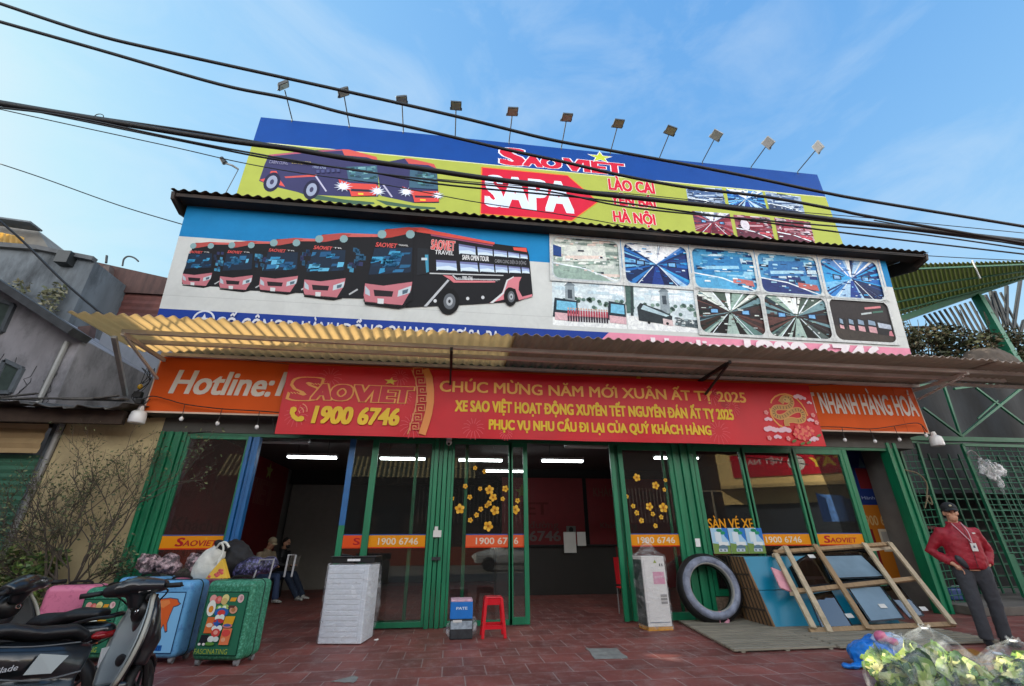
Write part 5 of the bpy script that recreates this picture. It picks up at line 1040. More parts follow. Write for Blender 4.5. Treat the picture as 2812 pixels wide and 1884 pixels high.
# tin-roofed shelter on green steel
sh = thing('tin_shelter', 'green steel shelter with a translucent corrugated roof rising behind the billboard', 'shelter', (14, 2, 6))
ROOFM = mat_translucent('shelter_sheet', '#6f7455', '#a9b47e', .32, .7, 3, stain='#4d4f3a', stretch=(.4, 1, 1))
A, B, C_, D = onY(2380, 728, 1.0), onY(2860, 716, 1.0), onY(2860, 752, 2.6), onY(2430, 878, 3.6)
rr = random.Random(2); n_ = 44; mb = MB()
for k in range(n_*4): pass
def rf(u, v_):
    p = (A.lerp(B, u)).lerp(D.lerp(C_, u), v_); return p+Vector((0, 0, .035*sin(u*2*pi*38)))
MB().grid(rf, 38*6, 4).build('corrugated_sheet', ROOFM, sh, smooth=True, solid=.008)
mb = MB()
for v_ in (.05, .4, .66, .84): mb.bar(rf(0, v_)+Vector((0, 0, -.09)), rf(1, v_)+Vector((0, 0, -.09)), .05, .05)
mb.build('purlin', MG, sh)
MB().bar(onY(2462, 880, 3.3), onY(2640, 818, 3.0), .16, .2).bar(onY(2640, 818, 3.0), onY(2860, 742, 2.5), .16, .2).build('beam', MG, sh)
MB().bar(onY(2684, 815, 2.9), onY(2795, 1010, 2.0), .2, .26, (0, 1, 0)).build('post', MG, sh)
g = lambda x, y: onY(x, y, 3.2); mb = MB()
for k in range(16): x = 2545+14*k; mb.bar(g(x-8, 866-4.2*k), g(x+24+k*2, 905+1.5*k), .06, .05, (0, 1, 0))
for p, q in (((2764, 785), (2764, 905)), ((2802, 768), (2782, 905)), ((2705, 810), (2752, 910)), ((2730, 800), (2764, 900)), ((2812, 880), (2790, 950)), ((2720, 800), (2745, 905))): mb.bar(g(*p), g(*q), .09, .08, (0, 1, 0))
mb.bar(g(2500, 898), g(2600, 898), .05)
mb.build('slat', mat('slat_dark', '#262c2e', .7), sh)
tag(MB().tube([onY(2670, 715, .9), onY(2692, 765, .9)], .02, 5).build('roof_strap', STEEL, loc=(15, .9, 9)), 'pale strap hanging over the shelter roof edge', 'strap')
# ================================================================ shrubs on the left
def shrub():
    t = thing('bare_shrub', 'tall nearly leafless shrub with fanned bare branches before the cream wall', 'shrub', (-5.55, -.45, .0)); rnd = random.Random(17); mb = MB(); lf = MB()
    def grow(p, d, L, r, dep):
        pts = [p]; q = p.copy(); dd = d.copy()
        for k in range(4):
            dd = (dd+Vector((rnd.gauss(0, .12), rnd.gauss(0, .08), rnd.gauss(0, .06)+.07))).normalized(); q = q+dd*L/4; pts.append(q.copy())
        mb.tube(pts, [r*(1-.15*k) for k in range(5)], 5, cap=False)
        if dep <= 2:
            for k in range(2 if dep else 2):
                c = pts[rnd.randint(1, 4)]+Vector((rnd.gauss(0, .035), rnd.gauss(0, .03), rnd.gauss(0, .035))); leaves(lf, c, (.02, .02, .02), 1, .05, rnd)
        if dep > 0:
            for k in range(3 if dep > 2 else rnd.randint(2, 3)):
                a = rnd.uniform(-.85, .85); i = rnd.randint(2, 4); nd = (Matrix.Rotation(a, 3, 'Y') @ dd); nd.y += rnd.gauss(0, .15)
                grow(pts[i], nd.normalized(), L*rnd.uniform(.62, .86), r*.62, dep-1)
    for a, L in ((-.62, .74), (-.28, .9), (.0, .96), (.18, .9), (.36, .7), (.6, .45), (-.9, .6)): grow(Vector((-5.52, -.45, .35)), Vector((sin(a), rnd.uniform(-.12, .1), cos(a))), L, .024, 5)
    mb.tube([(-5.5, -.45, 0), (-5.52, -.45, .38)], [.06, .05], 8)
    mb.build('branches', mat('shrub_bark', '#463f38', .9, var=.25), t); lf.build('leaves', [mat('leaf_d', '#4f5a38', .6), mat('leaf_e', '#68704a', .6), mat('leaf_f', '#3e4a30', .6)], t)
shrub()
t = thing('green_shrub', 'low leafy green shrub at the left edge before the green shutter', 'shrub', (-6.3, -.5, 0)); rnd = random.Random(9); mb = MB()
for k in range(22): leaves(mb, (-6.35+rnd.uniform(-.75, .65), -.5+rnd.uniform(-.2, .2), .55+rnd.uniform(-.3, .62)), (.2, .16, .16), 120, .085, rnd)
mb.build('foliage', [mat('leaf_g', '#4c6630', .55, var=.3), mat('leaf_h', '#6a8040', .55, var=.3), mat('leaf_i', '#34502a', .55, var=.3)], t); MB().tube([(-6.35, -.5, 0), (-6.4, -.5, .7)], [.03, .02], 6).tube([(-6.3, -.5, 0), (-6.1, -.5, .8)], [.025, .015], 6).build('stem', BARK, t)
# ================================================================ luggage
def speck(name, base, dots, sc=60, thr=.55):
    m = bpy.data.materials.new(name); m.use_nodes = True; n = m.node_tree.nodes; l = m.node_tree.links; b = n['Principled BSDF']; b.inputs['Roughness'].default_value = .45
    tc = n.new('ShaderNodeTexCoord'); z = n.new('ShaderNodeTexNoise'); z.inputs['Scale'].default_value = sc; z.inputs['Detail'].default_value = 5; z.inputs['Roughness'].default_value = .7; l.new(tc.outputs['Object'], z.inputs['Vector'])
    r = n.new('ShaderNodeValToRGB'); e = r.color_ramp.elements; e[0].position = thr-.07; e[1].position = thr+.07; e[0].color = lin(base)+(1,); e[1].color = lin(dots)+(1,); l.new(z.outputs[0], r.inputs[0]); l.new(r.outputs[0], b.inputs['Base Color']); return m
CG = speck('case_green', '#1d6b4e', '#4f9a80', 38); CB = speck('case_blue', '#5f9ecb', '#4a82b4', 16, .58); CP = speck('case_pink', '#c9708e', '#b05a7a', 14, .6)
ZIP = mat('zip_dark', '#1d3a30', .6)
def food(s, w, h):
    """collage of food shapes; u across, v from the top of the panel"""
    E = lambda x, y, a, b, c: s.ellipse(x*w, (1-y)*h, a*w, b*w, c, n=14)
    Rr = lambda x0, y0, x1, y1, c, sk=.03: s.poly([(x0*w, (1-y1)*h), (x1*w, (1-y1)*h), ((x1+sk)*w, (1-y0)*h), ((x0+sk)*w, (1-y0)*h)], c)
    E(.12, .07, .1, .1, '#d99a94'); E(.28, .09, .1, .09, '#c9605c'); E(.3, .08, .05, .05, '#d98a80'); E(.47, .06, .1, .1, '#d9cf8a'); E(.45, .12, .09, .08, '#c9b070'); Rr(.6, .04, .76, .12, '#d99a2c'); E(.9, .06, .09, .1, '#d9b8b4'); E(.92, .05, .04, .06, '#b98a90')
    E(.13, .26, .12, .19, '#e0e2d8'); E(.13, .28, .07, .08, '#d98a2c'); E(.36, .25, .09, .06, '#7fae4a'); E(.52, .24, .1, .07, '#a9c46a'); E(.36, .25, .04, .04, '#dfe8c9'); E(.5, .25, .05, .05, '#dfe8d0')
    E(.45, .345, .2, .11, '#2a62a8'); E(.45, .355, .11, .07, '#c9403c'); E(.77, .29, .11, .09, '#c9967a'); E(.77, .29, .06, .05, '#a9744a'); Rr(.6, .2, .78, .25, '#5a3a34')
    Rr(.08, .44, .32, .76, '#cf6a34'); E(.2, .6, .09, .05, '#e0c9b0'); Rr(.57, .42, .84, .58, '#d9a02a'); E(.7, .61, .14, .05, '#c9787a'); E(.7, .6, .1, .03, '#3f5f9a')
    E(.38, .45, .07, .07, '#dfe6d8'); E(.5, .45, .08, .08, '#d8e4dc'); E(.44, .52, .14, .06, '#b93a3a'); s.star(.4*w, (1-.58)*h, .12*w, '#2f5aa0', .5); E(.36, .66, .07, .06, '#d9e4e0'); E(.5, .66, .08, .07, '#dde6e4'); E(.43, .75, .12, .1, '#c94a44'); E(.43, .74, .06, .05, '#e09a8a')
    Rr(.58, .66, .84, .98, '#d9784c'); E(.72, .75, .12, .08, '#cf4a44'); E(.68, .88, .06, .05, '#e0a07a'); Rr(.03, .79, .24, .96, '#20242a'); E(.34, .87, .09, .07, '#d5dcd8'); E(.48, .87, .08, .06, '#c9d8d0'); E(.34, .96, .13, .04, '#5a8a3a'); E(.06, .97, .04, .03, '#d8d8d2'); E(.18, .97, .04, .03, '#d8d8d2')
def orange_art(s, w, h):
    P = lambda pts, c: s.poly([(x*w, (1-y)*h) for x, y in pts], c)
    P([(.1, .2), (.3, .1), (.62, .08), (.84, .1), (.9, .16), (.96, .19), (.88, .23), (.78, .25), (.74, .4), (.72, .52), (.78, .66), (.72, .68), (.62, .56), (.58, .66), (.5, .74), (.38, .73), (.42, .55), (.3, .6), (.24, .72), (.12, .72), (.14, .5), (.06, .34)], '#3a4a66')
    P([(.12, .21), (.32, .115), (.62, .095), (.82, .115), (.87, .165), (.92, .19), (.86, .215), (.76, .235), (.72, .4), (.7, .52), (.75, .64), (.72, .655), (.62, .53), (.56, .65), (.49, .72), (.4, .715), (.44, .53), (.29, .58), (.23, .7), (.14, .7), (.16, .5), (.08, .34)], '#d4602c')
    P([(.34, .14), (.6, .12), (.66, .18), (.5, .26), (.36, .24)], '#df8348'); s.ellipse(.3*w, (1-.4)*h, .025*w, .05*w, '#e0d0c0')
    s.rect(.42*w, .03*h, .74*w, .12*h, '#1f5fa8'); s.text('BEST', .45*w, .045*h, .26*w, .055*h, '#123a74', bold=.02)
def suitcase(loc, rz, w, d, h, m, lab, art=None, panel=None, handle=True):
    t = thing('suitcase', lab, 'suitcase', (0, 0, 0), 'suitcases crowded beside the scooters')
    b = MB().box(-w/2, w/2, -d/2, d/2, .055, h).build('shell', m, t, smooth=True)
    bv = b.modifiers.new('b', 'BEVEL'); bv.width = min(.07, d*.28); bv.segments = 4; b.modifiers.new('w', 'WEIGHTED_NORMAL')
    z0, z1 = .12, h-.13; x0, x1 = -w/2+.055, w/2-.055; y = -d/2-.001
    s = Sheet((x0, y, z0), (1, 0, 0), (0, 0, 1), step=.0007); W_, H_ = x1-x0, z1-z0
    if panel: s.rect(-.012, -.012, W_+.012, H_+.012, panel[1]); s.rect(0, 0, W_, H_, panel[0])
    if art == 'food':
        s.o = s.o+Vector((.02, 0, .09)); food(s, W_-.05, H_-.12); s.o = Vector((x0, y, z0)); s.text('FASCINATING', .01, .012, W_*.8, .05, '#9aa83a', bold=.0)
    if art == 'orange': orange_art(s, W_, H_)
    if panel: s.build('printed_cover', PRINTM, t)
    if handle:
        MB().tube(smooth3([Vector((-.13, 0, h-.01)), Vector((-.11, 0, h+.025)), Vector((0, 0, h+.035)), Vector((.11, 0, h+.025)), Vector((.13, 0, h-.01))]), .014, 6).box(-.16, .16, -.045, .045, h-.004, h+.006).build('handle', BLACK, t)
    zc = [Vector((w/2*sx+.004*sx, .0, z_)) for sx, z_ in ()]
    rr_ = .075; zp = []
    for cx, cz, a0 in ((w/2-rr_, h-rr_, 0), (-w/2+rr_, h-rr_, pi/2), (-w/2+rr_, .055+rr_, pi), (w/2-rr_, .055+rr_, 1.5*pi)):
        for k in range(5): a = a0+pi/2*k/4; zp.append(Vector((cx+(rr_+.002)*cos(a), .02, cz+(rr_+.002)*sin(a))))
    MB().tube(zp+zp[:1], .008, 6, up=(0, 1, 0)).build('zip', ZIP, t)
    for sx in (-1, 1):
        for sy in (-1, 1): x, yy = sx*(w/2-.07), sy*(d/2-.07); MB().tube([(x-.02, yy, .032), (x+.02, yy, .032)], .031, 12).box(x-.028, x+.028, yy-.025, yy+.025, .035, .07).build('wheel', mat('caster', '#77797b', .5), t)
    t.location = loc; t.rotation_euler = (0, 0, rz); return t
suitcase((-2.53, -1.93, 0), radians(-12), .60, .42, .87, CG, 'big green suitcase with a food picture, nearest the open doorway', 'food', ('#2a6a50', '#123a2c'))
suitcase((-3.33, -1.72, 0), radians(-10), .56, .38, .86, CB, 'light blue suitcase with an orange figure beside the big green case', 'orange', ('#7db8e0', '#1d3f66'))
suitcase((-4.10, -1.62, 0), radians(-6), .52, .38, .79, CG, 'green suitcase with a food picture, half hidden behind the grey scooter', 'food', ('#2a6a50', '#123a2c'))
suitcase((-4.72, -1.35, 0), radians(8), .54, .40, .80, CP, 'pink suitcase at the left end of the luggage by the shrub')
suitcase((-4.12, -.95, 0), radians(-6), .66, .34, .86, CB, 'light blue suitcase standing behind the half hidden green one')
suitcase((-3.45, -.95, 0), radians(-14), .6, .4, .85, CP, 'pink suitcase behind the blue case with the orange figure, bags on it')
suitcase((-2.72, -1.30, 0), radians(-10), .5, .34, .83, speck('case_coral', '#c4606a', '#a84a56', 20), 'coral pink suitcase just behind the big green one')
def bag(name, lab, cat, blobs_, m, vox=.02, lob=.03, part='body', ls=.08):
    c = blobs_[0][0]; t = thing(name, lab, cat, tuple(Vector(c)))
    mb = MB()
    for b in blobs_: mb.ell(b[0], b[1], Euler(b[2]).to_matrix() if len(b) > 2 else None)
    organic(mb, part, m, t, vox, 5, lob, ls); return t
CANV = mat('white_canvas', '#c9c9c0', .85, var=.1, bump=.3); BLKC = mat('black_cloth', '#101014', .75, var=.3); PURP = speck('purple_pattern', '#191a30', '#6d6a9c', 30, .56); FLOR = speck('floral_plastic', '#3f3438', '#b0969a', 15, .52)
t = bag('tote_bag', 'white canvas tote bag with black top leaning on the blue suitcase', 'bag', [((-3.16, -1.55, 1.02), (.15, .10, .22), (0, .42, 0)), ((-3.08, -1.55, 1.12), (.12, .09, .17), (0, .42, 0))], CANV, .018, .03)
organic(MB().ell((-3.02, -1.56, 1.25), (.12, .075, .06), Euler((0, .5, 0)).to_matrix()), 'black_top', BLKC, t, .015, 3)
MB().tube(smooth3([Vector(p) for p in ((-3.05, -1.64, 1.22), (-3.0, -1.66, 1.28), (-2.95, -1.66, 1.2), (-2.98, -1.67, 1.0), (-3.02, -1.66, .88))]), .013, 6).tube(smooth3([Vector(p) for p in ((-3.02, -1.64, 1.27), (-2.95, -1.65, 1.29), (-2.89, -1.65, 1.23))]), .016, 6).build('strap', CANV, t)
bag('black_bag', 'black cloth bag slumped behind the white tote bag', 'bag', [((-2.94, -1.36, 1.08), (.26, .18, .24)), ((-2.75, -1.3, .98), (.18, .15, .16)), ((-2.98, -1.3, 1.24), (.1, .08, .1))], BLKC, .025, .05)
bag('patterned_backpack', 'dark purple patterned backpack lying on the suitcases left of the seated people', 'backpack', [((-2.66, -1.42, .97), (.22, .14, .13), (0, -.3, 0)), ((-2.48, -1.32, 1.0), (.15, .13, .11), (0, -.4, 0))], PURP, .022, .03)
bag('clear_floral_bag', 'bulky clear bag of floral bedding on top of the pink and blue cases', 'bag', [((-4.32, -.75, 1.02), (.16, .13, .13)), ((-4.06, -.72, 1.0), (.16, .13, .13))], FLOR, .018, .14, ls=.11)
bag('floral_bundle', 'second floral bundle beside the clear one below the green folded shutter', 'bag', [((-3.72, -.62, 1.02), (.16, .13, .13)), ((-3.55, -.6, 1.06), (.13, .12, .12))], FLOR, .018, .14, ls=.11)
bag('grey_bundle', 'grey cloth bundle on the luggage under the yellow sticker', 'bundle', [((-3.3, -.6, 1.08), (.3, .18, .2)), ((-3.55, -.55, 1.0), (.2, .15, .15))], mat('grey_cloth', '#4a4a48', .9, var=.3), .03, .05)
t = thing('pizza_pouch', 'yellow triangular pouch with red topping print between tote and green case', 'pouch', (-2.86, -1.78, .86)); P = [(-3.0, -1.86, .875), (-2.72, -1.9, .875), (-2.88, -1.8, 1.10)]
MB().prism(P, (.01, .07, 0)).build('pouch', mat('pizza_yellow', '#c9a02c', .6), t, bevel=.006); mb = MB(); rnd = random.Random(2)
for k in range(9): u_, v_ = rnd.uniform(.1, .8), rnd.uniform(.1, .6); p = Vector(P[0]).lerp(Vector(P[1]), u_).lerp(Vector(P[2]), v_*.7); mb.ell(p+Vector((0, -.004, 0)), (.02, .006, .016))
mb.build('topping', mat('topping_red', '#b94a4a', .5), t)
t = thing('trolley_handle', 'pulled out silver trolley handle on the case behind the green one', 'handle', (-2.45, -1.45, .84)); MB().tube([(-2.56, -1.5, .84), (-2.52, -1.5, 1.07), (-2.34, -1.5, 1.08), (-2.36, -1.5, .84)], .012, 6).build('tube', mat('alu', '#b4b6b8', .35, metal=.6), t); MB().tube([(-2.28, -1.15, .84), (-2.27, -1.15, 1.12), (-2.17, -1.15, 1.12), (-2.18, -1.15, .84)], .014, 6).build('tube', mat('alu', '#b4b6b8', .35, metal=.6), t)
# ================================================================ wrapped appliance, trays
FILM2 = mat_film('stretch_film', .17, scale=4, stretch=(1, 1, 2.5))
FOAM = mat('white_foam', '#cdd2d8', .7, var=.06, vscale=9, bump=.15)
t = thing('wrapped_appliance', 'tall white foam packed appliance in stretch film standing at the left doorway', 'appliance', (0, 0, 0), None)
ln = MB(); w, d, h = .60, .52, .98
MB().box(-w/2, w/2, -d/2, d/2, .01, h).build('packing', FOAM, t, bevel=.012)
mb = MB(); rnd = random.Random(6)
for k in range(13): z = .09+.065*k; mb.box(-w/2+.03, w/2-.08, -d/2-.007, -d/2-.001, z, z+.05)
mb.box(w/2-.06, w/2-.045, -d/2-.006, -d/2-.001, .03, h-.03); mb.build('slats', FOAM, t, bevel=.004)
def puff(u, v_):
    a = 2*pi*u; sq = 1/max(abs(cos(a)), abs(sin(a))); x = cos(a)*sq*(w/2+.012); y = sin(a)*sq*(d/2+.012); k = .022*sin(9*a+v_*5)*sin(v_*pi)+.02*sin(v_*13+a*3)*(1 if cos(a) > .2 else .25)
    return Vector((x*(1+k*.6)+(.05*sin(v_*pi) if cos(a) > .5 else 0), y*(1+k*.6), .015+(h+.01)*v_))
MB().grid(puff, 96, 26).build('film', FILM2, t, smooth=True)
t.location = (-1.38, -.84, 0); t.rotation_euler = (0, 0, radians(-9))
for i, (dx, dy) in enumerate(((-.16, 0), (.16, .05))):
    q = thing('black_tray', ['left black plastic tray on top of the white wrapped appliance', 'right black plastic tray on top of the white wrapped appliance'][i], 'tray', (-1.36+dx, -.8+dy, .99), 'black trays on the wrapped appliance', radians(-9))
    x0, y0 = 0, 0; o_ = WLOC[q]
    MB().box(o_.x-.15, o_.x+.15, o_.y-.2, o_.y+.2, 1.0, 1.015).box(o_.x-.15, o_.x+.15, o_.y-.2, o_.y-.185, 1.0, 1.09).box(o_.x-.15, o_.x+.15, o_.y+.185, o_.y+.2, 1.0, 1.09).box(o_.x-.15, o_.x-.135, o_.y-.18, o_.y+.18, 1.0, 1.09).box(o_.x+.135, o_.x+.15, o_.y-.18, o_.y+.18, 1.0, 1.09).box(o_.x-.17, o_.x+.17, o_.y-.22, o_.y-.2, 1.075, 1.095).build('body', BLACK, q, bevel=.006)
tag(MB().box(-1.46, -1.28, -1.06, -1.04, 1.03, 1.06).build('white_strip', WHITEP, loc=(-1.37, -1.05, 1.03)), 'short white strip lying across the black trays', 'strip')
# ================================================================ boxes and stool
t = thing('wrapped_box', 'dark box in clear wrap under the blue carton beside the red stool', 'box', (.25, -.85, 0)); MB().box(.08, .41, -1.0, -.66, .0, .25).build('carton', mat('dark_carton', '#23272b', .6, var=.5, vscale=14), t, bevel=.015)
MB().box(.09, .40, -1.007, -1.002, .13, .23).build('pale_label', mat('pale_label', '#8d9aa4', .5, var=.3, vscale=20), t); MB().box(.12, .25, -1.012, -1.008, .215, .245).build('tape', PAPER, t)
organic(MB().ell((.43, -.8, .14), (.06, .1, .13)).ell((.08, -.8, .1), (.06, .1, .1)), 'film', FILM, t, .02, 3, .03, .05)
t = thing('blue_carton', 'bright blue carton with a pink and white lid stacked on the dark wrapped box', 'box', (.25, -.85, .25)); MB().box(.075, .405, -.99, -.67, .252, .47).build('carton', mat('carton_blue', '#0f6ab8', .45, var=.08), t, bevel=.008); MB().box(.08, .40, -.985, -.675, .472, .50).build('lid', mat('carton_pink', '#c9a4b4', .6, var=.25, vscale=20), t, bevel=.006)
s = Sheet((.075, -.991, .252), (1, 0, 0), (0, 0, 1)); s.text('PATE', .09, .12, .16, .035, '#c9d8e4', bold=.02); s.build('print', PRINTM, t)
t = thing('plastic_stool', 'bright red plastic stool standing on the tiles before the entrance', 'stool', (.72, -.84, 0)); c = Vector((.72, -.84, 0)); RP = mat('stool_red', '#c40f20', .3, var=.05)
MB().box(.72-.13, .72+.13, -.97, -.71, .50, .525).build('seat', RP, t, bevel=.012)
for sx in (-1, 1):
    for sy in (-1, 1):
        a, b = c+Vector((sx*.115, sy*.115, .505)), c+Vector((sx*.165, sy*.165, 0)); m_ = MB(); m_.bar(a, b, .045, .035); m_.build('leg', RP, t, bevel=.006)
mb = MB()
for z, k in ((.14, .152), (.46, .12)):
    hh = .025 if z < .3 else .04
    for sx in (-1, 1): mb.bar(c+Vector((sx*k, -k, z)), c+Vector((sx*k, k, z)), .016, hh*2); mb.bar(c+Vector((-k, sx*k, z)), c+Vector((k, sx*k, z)), .016, hh*2)
mb.build('rail', RP, t)
# ================================================================ boxed dispenser
t = thing('water_dispenser', 'tall white boxed dispenser in clear film with a pink label beside the entrance', 'dispenser', (0, 0, 0))
w, d, h = .40, .34, 1.05; MB().box(-w/2, w/2, -d/2, d/2, .05, h).build('box', mat('box_white', '#cfcbc6', .6, var=.05), t, bevel=.008)
MB().box(-w/2-.005, w/2+.005, -d/2-.005, d/2+.005, 0, .05).build('base_tray', mat('tray_orange', '#b9822c', .6, var=.25, vscale=12), t); MB().box(-w/2-.004, -w/2-.001, -d/2+.02, d/2-.01, .06, h-.05).build('dark_side', mat('side_green', '#16332c', .4, var=.4, vscale=6), t)
s = Sheet((-w/2, -d/2-.001, 0), (1, 0, 0), (0, 0, 1), step=.0006); s.rect(.17, .64, .37, .82, '#c98aa0'); s.text('BINH', .2, .72, .12, .035, '#d9b8c4', bold=.0); s.poly([(.2, .95), (.26, .95), (.23, 1.0)], '#8a9a3a'); s.rect(.3, .9, .32, .94, '#4a4a48'); s.rect(.34, .9, .36, .94, '#4a4a48'); s.line([(.03, .11), (.37, .11)], .01, '#5a6a7a'); s.line([(.03, .1), (.03, 1.0)], .006, '#a9aaa8')
for k in range(3): s.rect(.26, .46-.05*k, .37, .495-.05*k, '#8a8784')
s.build('print', PRINTM, t)
def puff2(u, v_):
    a = 2*pi*u; sq = 1/max(abs(cos(a)), abs(sin(a))); k = 1+.05*sin(7*a+v_*9)*v_; z = v_*(h+.26); top = max(0, (z-h)/.26); f_ = (1-top**.55*.92)*k; return Vector((cos(a)*sq*(w/2+.015)*f_, sin(a)*sq*(d/2+.015)*f_, .02+z))
MB().grid(puff2, 64, 40).build('film', FILM2, t, smooth=True)
t.location = (3.36, -.60, 0); t.rotation_euler = (0, 0, radians(3))
# ================================================================ tyre
t = thing('tyre_package', 'large tyre with grey paper wrapped inner ring leaning on the green post', 'tyre', (4.55, -.3, 0)); c = Vector((4.53, -.36, .545)); ax = Vector((-.10, -1, .22)).normalized()
MB().torus(c-ax*.07, .455, .10, ax, 48, 12, rz=.13).build('tread', RUBBER, t, smooth=True)
WR = mat('wrap_paper', '#7d8496', .55, var=.35, vscale=7, stain='#3a4050', stain_scale=6, stain_amt=.7, bump=.4, bscale=25)
MB().torus(c+ax*.015, .425, .070, ax, 64, 12, rz=.09).build('paper_wrap', WR, t, smooth=True); MB().torus(c+ax*.02, .375, .02, ax, 48, 8, rz=.06).build('bead', mat('bead_pale', '#8a8a86', .5, var=.2), t, smooth=True)
p = c+ax*.1+Vector((.08, -.02, -.46)); MB().grid(lambda a, b: p+Vector((-.09+.18*a, -.025-.02*sin(a*7+b*3), .1-.2*b)), 6, 6).build('pink_tag', mat('pink_tag', '#c98a9c', .6, var=.1), t, solid=.004)
# ================================================================ floor slats, panels, crate
SLW = mat('grey_slat', '#837d6e', .85, var=.25, vscale=5, stain='#38352e', stain_amt=.6, stretch=(.3, 3, 1))
def slats(x0, x1, y0, y1, n, lab, skew):
    t = thing('slatted_mat', lab, 'mat', (x0, y0, 0), 'slatted mats on the tiles'); mb = MB(); st = (y1-y0)/n
    for k in range(n):
        y = y0+st*k; dx = skew*(k/n); mb.prism([(x0+dx, y, .02), (x1+dx*.6, y+.01, .02), (x1+dx*.6, y+st*.68, .02), (x0+dx, y+st*.68, .02)], (0, 0, .022))
    mb.build('slat', SLW, t); mb = MB()
    for x in (x0+.12, (x0+x1)/2, x1-.12): mb.bar((x, y0, .01), (x+skew*.8, y1, .01), .05, .016)
    mb.build('bearer', SLW, t)
slats(3.60, 5.05, -2.38, -.12, 17, 'grey slatted mat under the leaning tyre', .38); slats(5.02, 7.45, -2.42, -.35, 15, 'grey slatted mat under the wooden crate of windscreens', .25)
TEAL = mat('teal_panel', '#07728f', .3, var=.06, vscale=2); CARD = mat('brown_card', '#7d5f3f', .85, var=.2, vscale=4, stain='#4d3a28', stain_amt=.5, stretch=(1, 1, .3))
for i, (z0, z1) in enumerate(((.03, .52), (.53, 1.02))):
    t = thing('panel_bundle', ['lower bundle of teal panels with brown card ends behind the crate', 'upper bundle of teal panels with brown card ends behind the crate'][i], 'bundle', (5.2, -.6, z0), 'teal panel bundles')
    yf = lambda z: -1.02+.50*z; yb = lambda z: -.24+.12*z
    MB().prism([(5.13, yf(z0), z0), (5.13, yf(z1), z1), (5.13, yb(z1), z1), (5.13, yb(z0), z0)], (.03, 0, 0)).build('card_end', CARD, t)
    MB().prism([(5.162, yf(z0), z0), (5.162, yf(z1), z1), (5.162, yb(z1), z1), (5.162, yb(z0), z0)], (2.2, 0, 0)).build('panels', TEAL, t)
    mb = MB()
    for k in range(7): y = yf(z0)+.1*k+.04; mb.bar((5.122, y, z0), (5.122, y+.35*(z1-z0), z1), .012, .02)
    mb.bar((5.12, yf((z0+z1)/2)-.01, z0+.22), (5.12, yb(z0)+.1, z0+.2), .01, .03); mb.build('strap', mat('rope_dark', '#3a3026', .8), t)
WOOD = mat('raw_pine', '#8f7656', .75, var=.2, vscale=4, stain='#5f4a34', stain_amt=.5, stretch=(6, 1, .6)); WOODP = mat('pale_pine', '#a99a80', .75, var=.18, vscale=5, stain='#6f5f48', stain_amt=.4, stretch=(2, 2, 2))
CR = thing('wooden_crate', 'open slatted pine crate leaning back and holding car windscreens', 'crate', (7, -1, .04))
cn = Vector((0, -1.10, 1.0)).normalized(); cn = Vector((0, -.74, .67)).normalized()
cO = Vector((5.5, -1.52, .06))
def onP(x, y, off=0):
    o = cO+cn*off; d = ray(x, y); return CAM+d*((o-CAM).dot(cn)/d.dot(cn))
C18 = lambda x, y: (1850+.38265*x, 1180+.38265*y); C23 = lambda x, y: (2350+.449*x, 1180+.449*y)
sl_ = [(C18(735, 895), C18(1005, 1425), WOODP), (C18(800, 838), C18(1125, 1455), WOODP), (C18(1012, 825), C18(1400, 1432), WOOD), (C18(1365, 815), C23(400, 1196), WOODP), (C23(205, 690), C23(600, 1192), WOODP)]
for i, (a, b, m_) in enumerate(sl_): MB().bar(onP(*a), onP(*b), .085, .035, cn).build('slat', m_, CR)
for a, b in ((C18(722, 880), C23(200, 700)), (C18(850, 1165), C23(370, 910)), (C18(975, 1445), C23(600, 1190))): MB().bar(onP(*a, -.045), onP(*b, -.045), .07, .04, cn).build('rail', WOOD, CR)
for a, b in ((C18(722, 905), C18(800, 842)), (C18(850, 1180), C18(960, 1110)), (C23(80, 735), C23(215, 720))): MB().bar(onP(*a, -.02), onP(*b, -.3), .07, .05).build('spacer', WOODP, CR)
mb = MB()
for a, b in ((C18(722, 880), C23(200, 700)), (C18(975, 1445), C23(600, 1190))): mb.bar(onP(*a, -.34), onP(*b, -.34), .07, .04, cn)
mb.build('back_rail', WOOD, CR)
WSG = mat_glass('windscreen_glass', (.75, .88, .88), base=.14, ior=1.6); FRIT = mat('black_frit', '#0a0c0e', .25)
SKYG = mat('painted_sky_glass', '#6d8494', .12, var=.25, vscale=2)  # opaque grey-blue, the sky's reflection is put into the colour
def screen(px, off, lab, sticker_=None, glass=WSG, label_px=None):
    t = thing('car_windscreen', lab, 'windscreen', tuple(onP(*px[0], off)), 'car windscreens in the crate'); P = [onP(*p, off) for p in px]; c = sum(P, Vector())/len(P)
    MB().prism(P, cn*.008).build('glass', glass, t); n = len(P); mb = MB(); Q = [p.lerp(c, .075) for p in P]
    for i in range(n):
        j = (i+1) % n; mb.prism([P[i]+cn*.011, P[j]+cn*.011, Q[j]+cn*.011, Q[i]+cn*.011], cn*.003)
    mb.build('black_border', FRIT, t)
    if label_px:
        p = onP(*label_px, off+.018); MB().cbox(p, (.12, .004, .07), Euler((radians(-42), 0, 0)).to_matrix()).build('paper_label', PAPER, t)
def crv(P): return [tuple(q) for q in smooth([list(p) for p in P], 3)]
screen(crv([C18(830, 990), C18(960, 900), C18(1200, 870), C18(1420, 890), C18(1540, 1060), C18(1540, 1075)])+[C18(900, 1140)], -.10, 'dark bordered windscreen in the upper tier of the crate, teal showing through', None, WSG, C18(990, 908))
screen([C18(960, 1190), C18(1130, 1160), C18(1290, 1420), C18(1060, 1430)], -.12, 'windscreen at the lower left of the crate with a white paper label', None, WSG, C18(1262, 1335))
